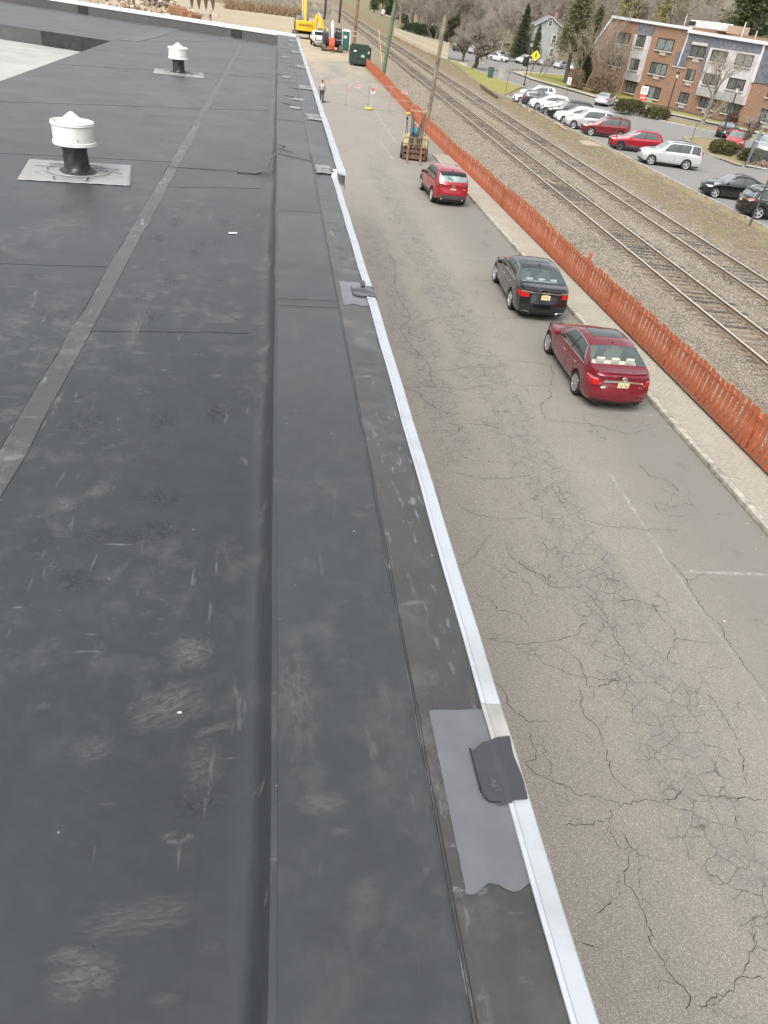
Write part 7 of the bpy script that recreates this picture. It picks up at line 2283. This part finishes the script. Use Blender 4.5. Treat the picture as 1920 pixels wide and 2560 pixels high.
for k in range(150):
    y = random.uniform(178, 330)
    x = random.uniform(33 + .06 * (y - 170), 150)
    if x < 62 and y < 196 and x > 36:
        continue
    if abs(x - 63) < 6 and y < 215:
        continue
    spots.append((x, y))
for k in range(34):
    spots.append((random.uniform(70, 130), random.uniform(112, 180)))
for k, (x, y) in enumerate(spots):
    if x < 92 and y < 150 and x < 58 + (150 - y) * .4 + 18:
        continue
    put_tree(BARE[k % 5], (x, y, hill(x, y) - .1), random.uniform(0, 6), random.uniform(.85, 1.3), 'grey-brown bare tree in the wood behind the lot', GB, M_BARK, M_TWIGR if k % 5 == 2 else M_TWIG)
# the far wood, one mass
fw_t, fw_c = [], []
mb = MB()
rn = random.Random(5)
for k in range(420):
    y = rn.uniform(330, 620)
    x = rn.uniform(48 + .06 * (y - 170), 330)
    z0 = hill(x, y)
    h = rn.uniform(13, 21)
    mb.tube([(x, y, z0 - .5), (x + rn.gauss(0, .5), y, z0 + h * .6), (x + rn.gauss(0, 1), y, z0 + h)], [.3, .2, .03], 3, False, False)
    for q in range(26):
        zz = z0 + h * rn.uniform(.25, .95)
        a = rn.uniform(0, 6.28)
        L = rn.uniform(1.5, 4.5)
        mb.add([(x, y, zz), (x + .25, y, zz - .2), (x + L * math.cos(a), y + L * math.sin(a), zz + L * rn.uniform(.2, 1.2))], [(0, 1, 2)])
o = mb.build('far_wood', M_TWIG, None, fix=False)
tag(o, 'grey-brown leafless wood covering the far hillside', 'wood', kind='stuff')

# hedges and shrubs
def hedge(box_, n, mat, leaf, nm, lab, cat='hedge'):
    wq = .07 if cat == 'shrub' else .32
    n = int(n * (2.2 if cat == 'shrub' else 2))
    leaf = leaf * (1.5 if cat == 'shrub' else .72)
    (x0_, x1_), (y0_, y1_), hh = box_[0], box_[1], box_[2]
    t = empty(nm, ((x0_ + x1_) / 2, (y0_ + y1_) / 2, .05), box_[3] if len(box_) > 3 else 0, lab, cat)
    a, b = (x1_ - x0_) / 2, (y1_ - y0_) / 2
    V, Fc = [], []
    rn_ = np.random.default_rng(int(x0_ * 10))
    for k in range(n):
        th = rn_.uniform(0, 6.283)
        ph_ = math.acos(rn_.uniform(0, 1))
        lump = 1 + .18 * math.sin(5 * th + 2) + .12 * math.sin(9 * th) + rn_.normal(0, .07)
        r_ = rn_.uniform(.75, 1.0) * lump
        c_ = Vector((a * r_ * math.cos(th) * (math.sin(ph_) ** .6), b * r_ * math.sin(th) * (math.sin(ph_) ** .6), hh * (.1 + .9 * math.cos(ph_) ** .7 * (.8 + .2 * lump))))
        d1 = Vector(rn_.normal(0, 1, 3)) + (Vector((0, 0, 1.4)) if cat == 'shrub' else Vector())
        d1.normalize()
        d2 = d1.cross(Vector(rn_.normal(0, 1, 3))).normalized()
        s_ = leaf * rn_.uniform(.5, 1.3)
        i0 = len(V)
        V += [c_ - d2 * s_ * wq, c_ + d1 * s_, c_ + d2 * s_ * wq, c_ - d1 * s_ * .4]
        Fc.append((i0, i0 + 1, i0 + 2, i0 + 3))
    link('foliage', tri_mesh('foliage', np.array([tuple(v) for v in V]), np.array(Fc)), mat, t)
    MB().tube([(0, 0, -.05), (0, 0, hh * .6)], .06, 6).build('stem', M_BARKD, t)
    return t
N_HEDGE = mat_needle('juniper', (.045, .05, .018), (.13, .12, .05))
hedge(((38.9, 42.4), (67.6, 69.9), 1.0, R(62)), 2600, N_HEDGE, .22, 'hedge', 'low spreading juniper on the island, end nearer the silver SUV')
hedge(((40.4, 43.6), (64.2, 66.8), .95, R(48)), 2400, N_HEDGE, .22, 'hedge', 'low spreading juniper on the island, end nearer the wire enclosure')
hedge(((40.3, 44.0), (92.7, 95.6), 1.5, R(18)), 2600, N_HEDGE, .25, 'hedge', 'rounded evergreen hedge at the corner of the lot road')
hedge(((43.5, 46.4), (91.6, 94.0), 1.1, R(-20)), 1800, N_HEDGE, .25, 'hedge', 'lower evergreen hedge clump beside the lantern lamp')
N_BRS = mat_needle('brown_shrub', (.16, .115, .075), (.28, .20, .13))
hedge(((46.3, 49.9), (117.2, 121.6), 2.6), 2600, N_BRS, .3, 'shrub', 'tall brown twiggy shrub in front of the bare stems', 'shrub')
hedge(((44.3, 46.6), (122.2, 125.4), 2.2), 1600, N_BRS, .3, 'shrub', 'brown twiggy shrub beside the tall olive pine', 'shrub')
hedge(((57.0, 58.6), (97.3, 98.8), 1.0), 500, mat_needle('maroon_shrub', (.10, .05, .04), (.18, .10, .08)), .2, 'shrub', 'small reddish shrub at the foot of the brick wall', 'shrub')
hedge(((64.0, 74.0), (175.5, 178), 2.0), 2600, N_DARK, .4, 'hedge', 'dark hedge behind the far parked cars')
# pines and shrubs on the far side of the tracks, the wood's edge
hedge(((33.5, 45.0), (232, 236), 3.2), 3000, N_DARK, .5, 'hedge', 'dark evergreen thicket behind the pale board fence')

SC.cycles.use_adaptive_sampling = True
SC.cycles.adaptive_threshold = .02
SC.cycles.max_bounces = 5
SC.cycles.diffuse_bounces = 2
SC.cycles.glossy_bounces = 3
SC.cycles.transparent_max_bounces = 8
SC.cycles.caustics_reflective = False
SC.cycles.caustics_refractive = False
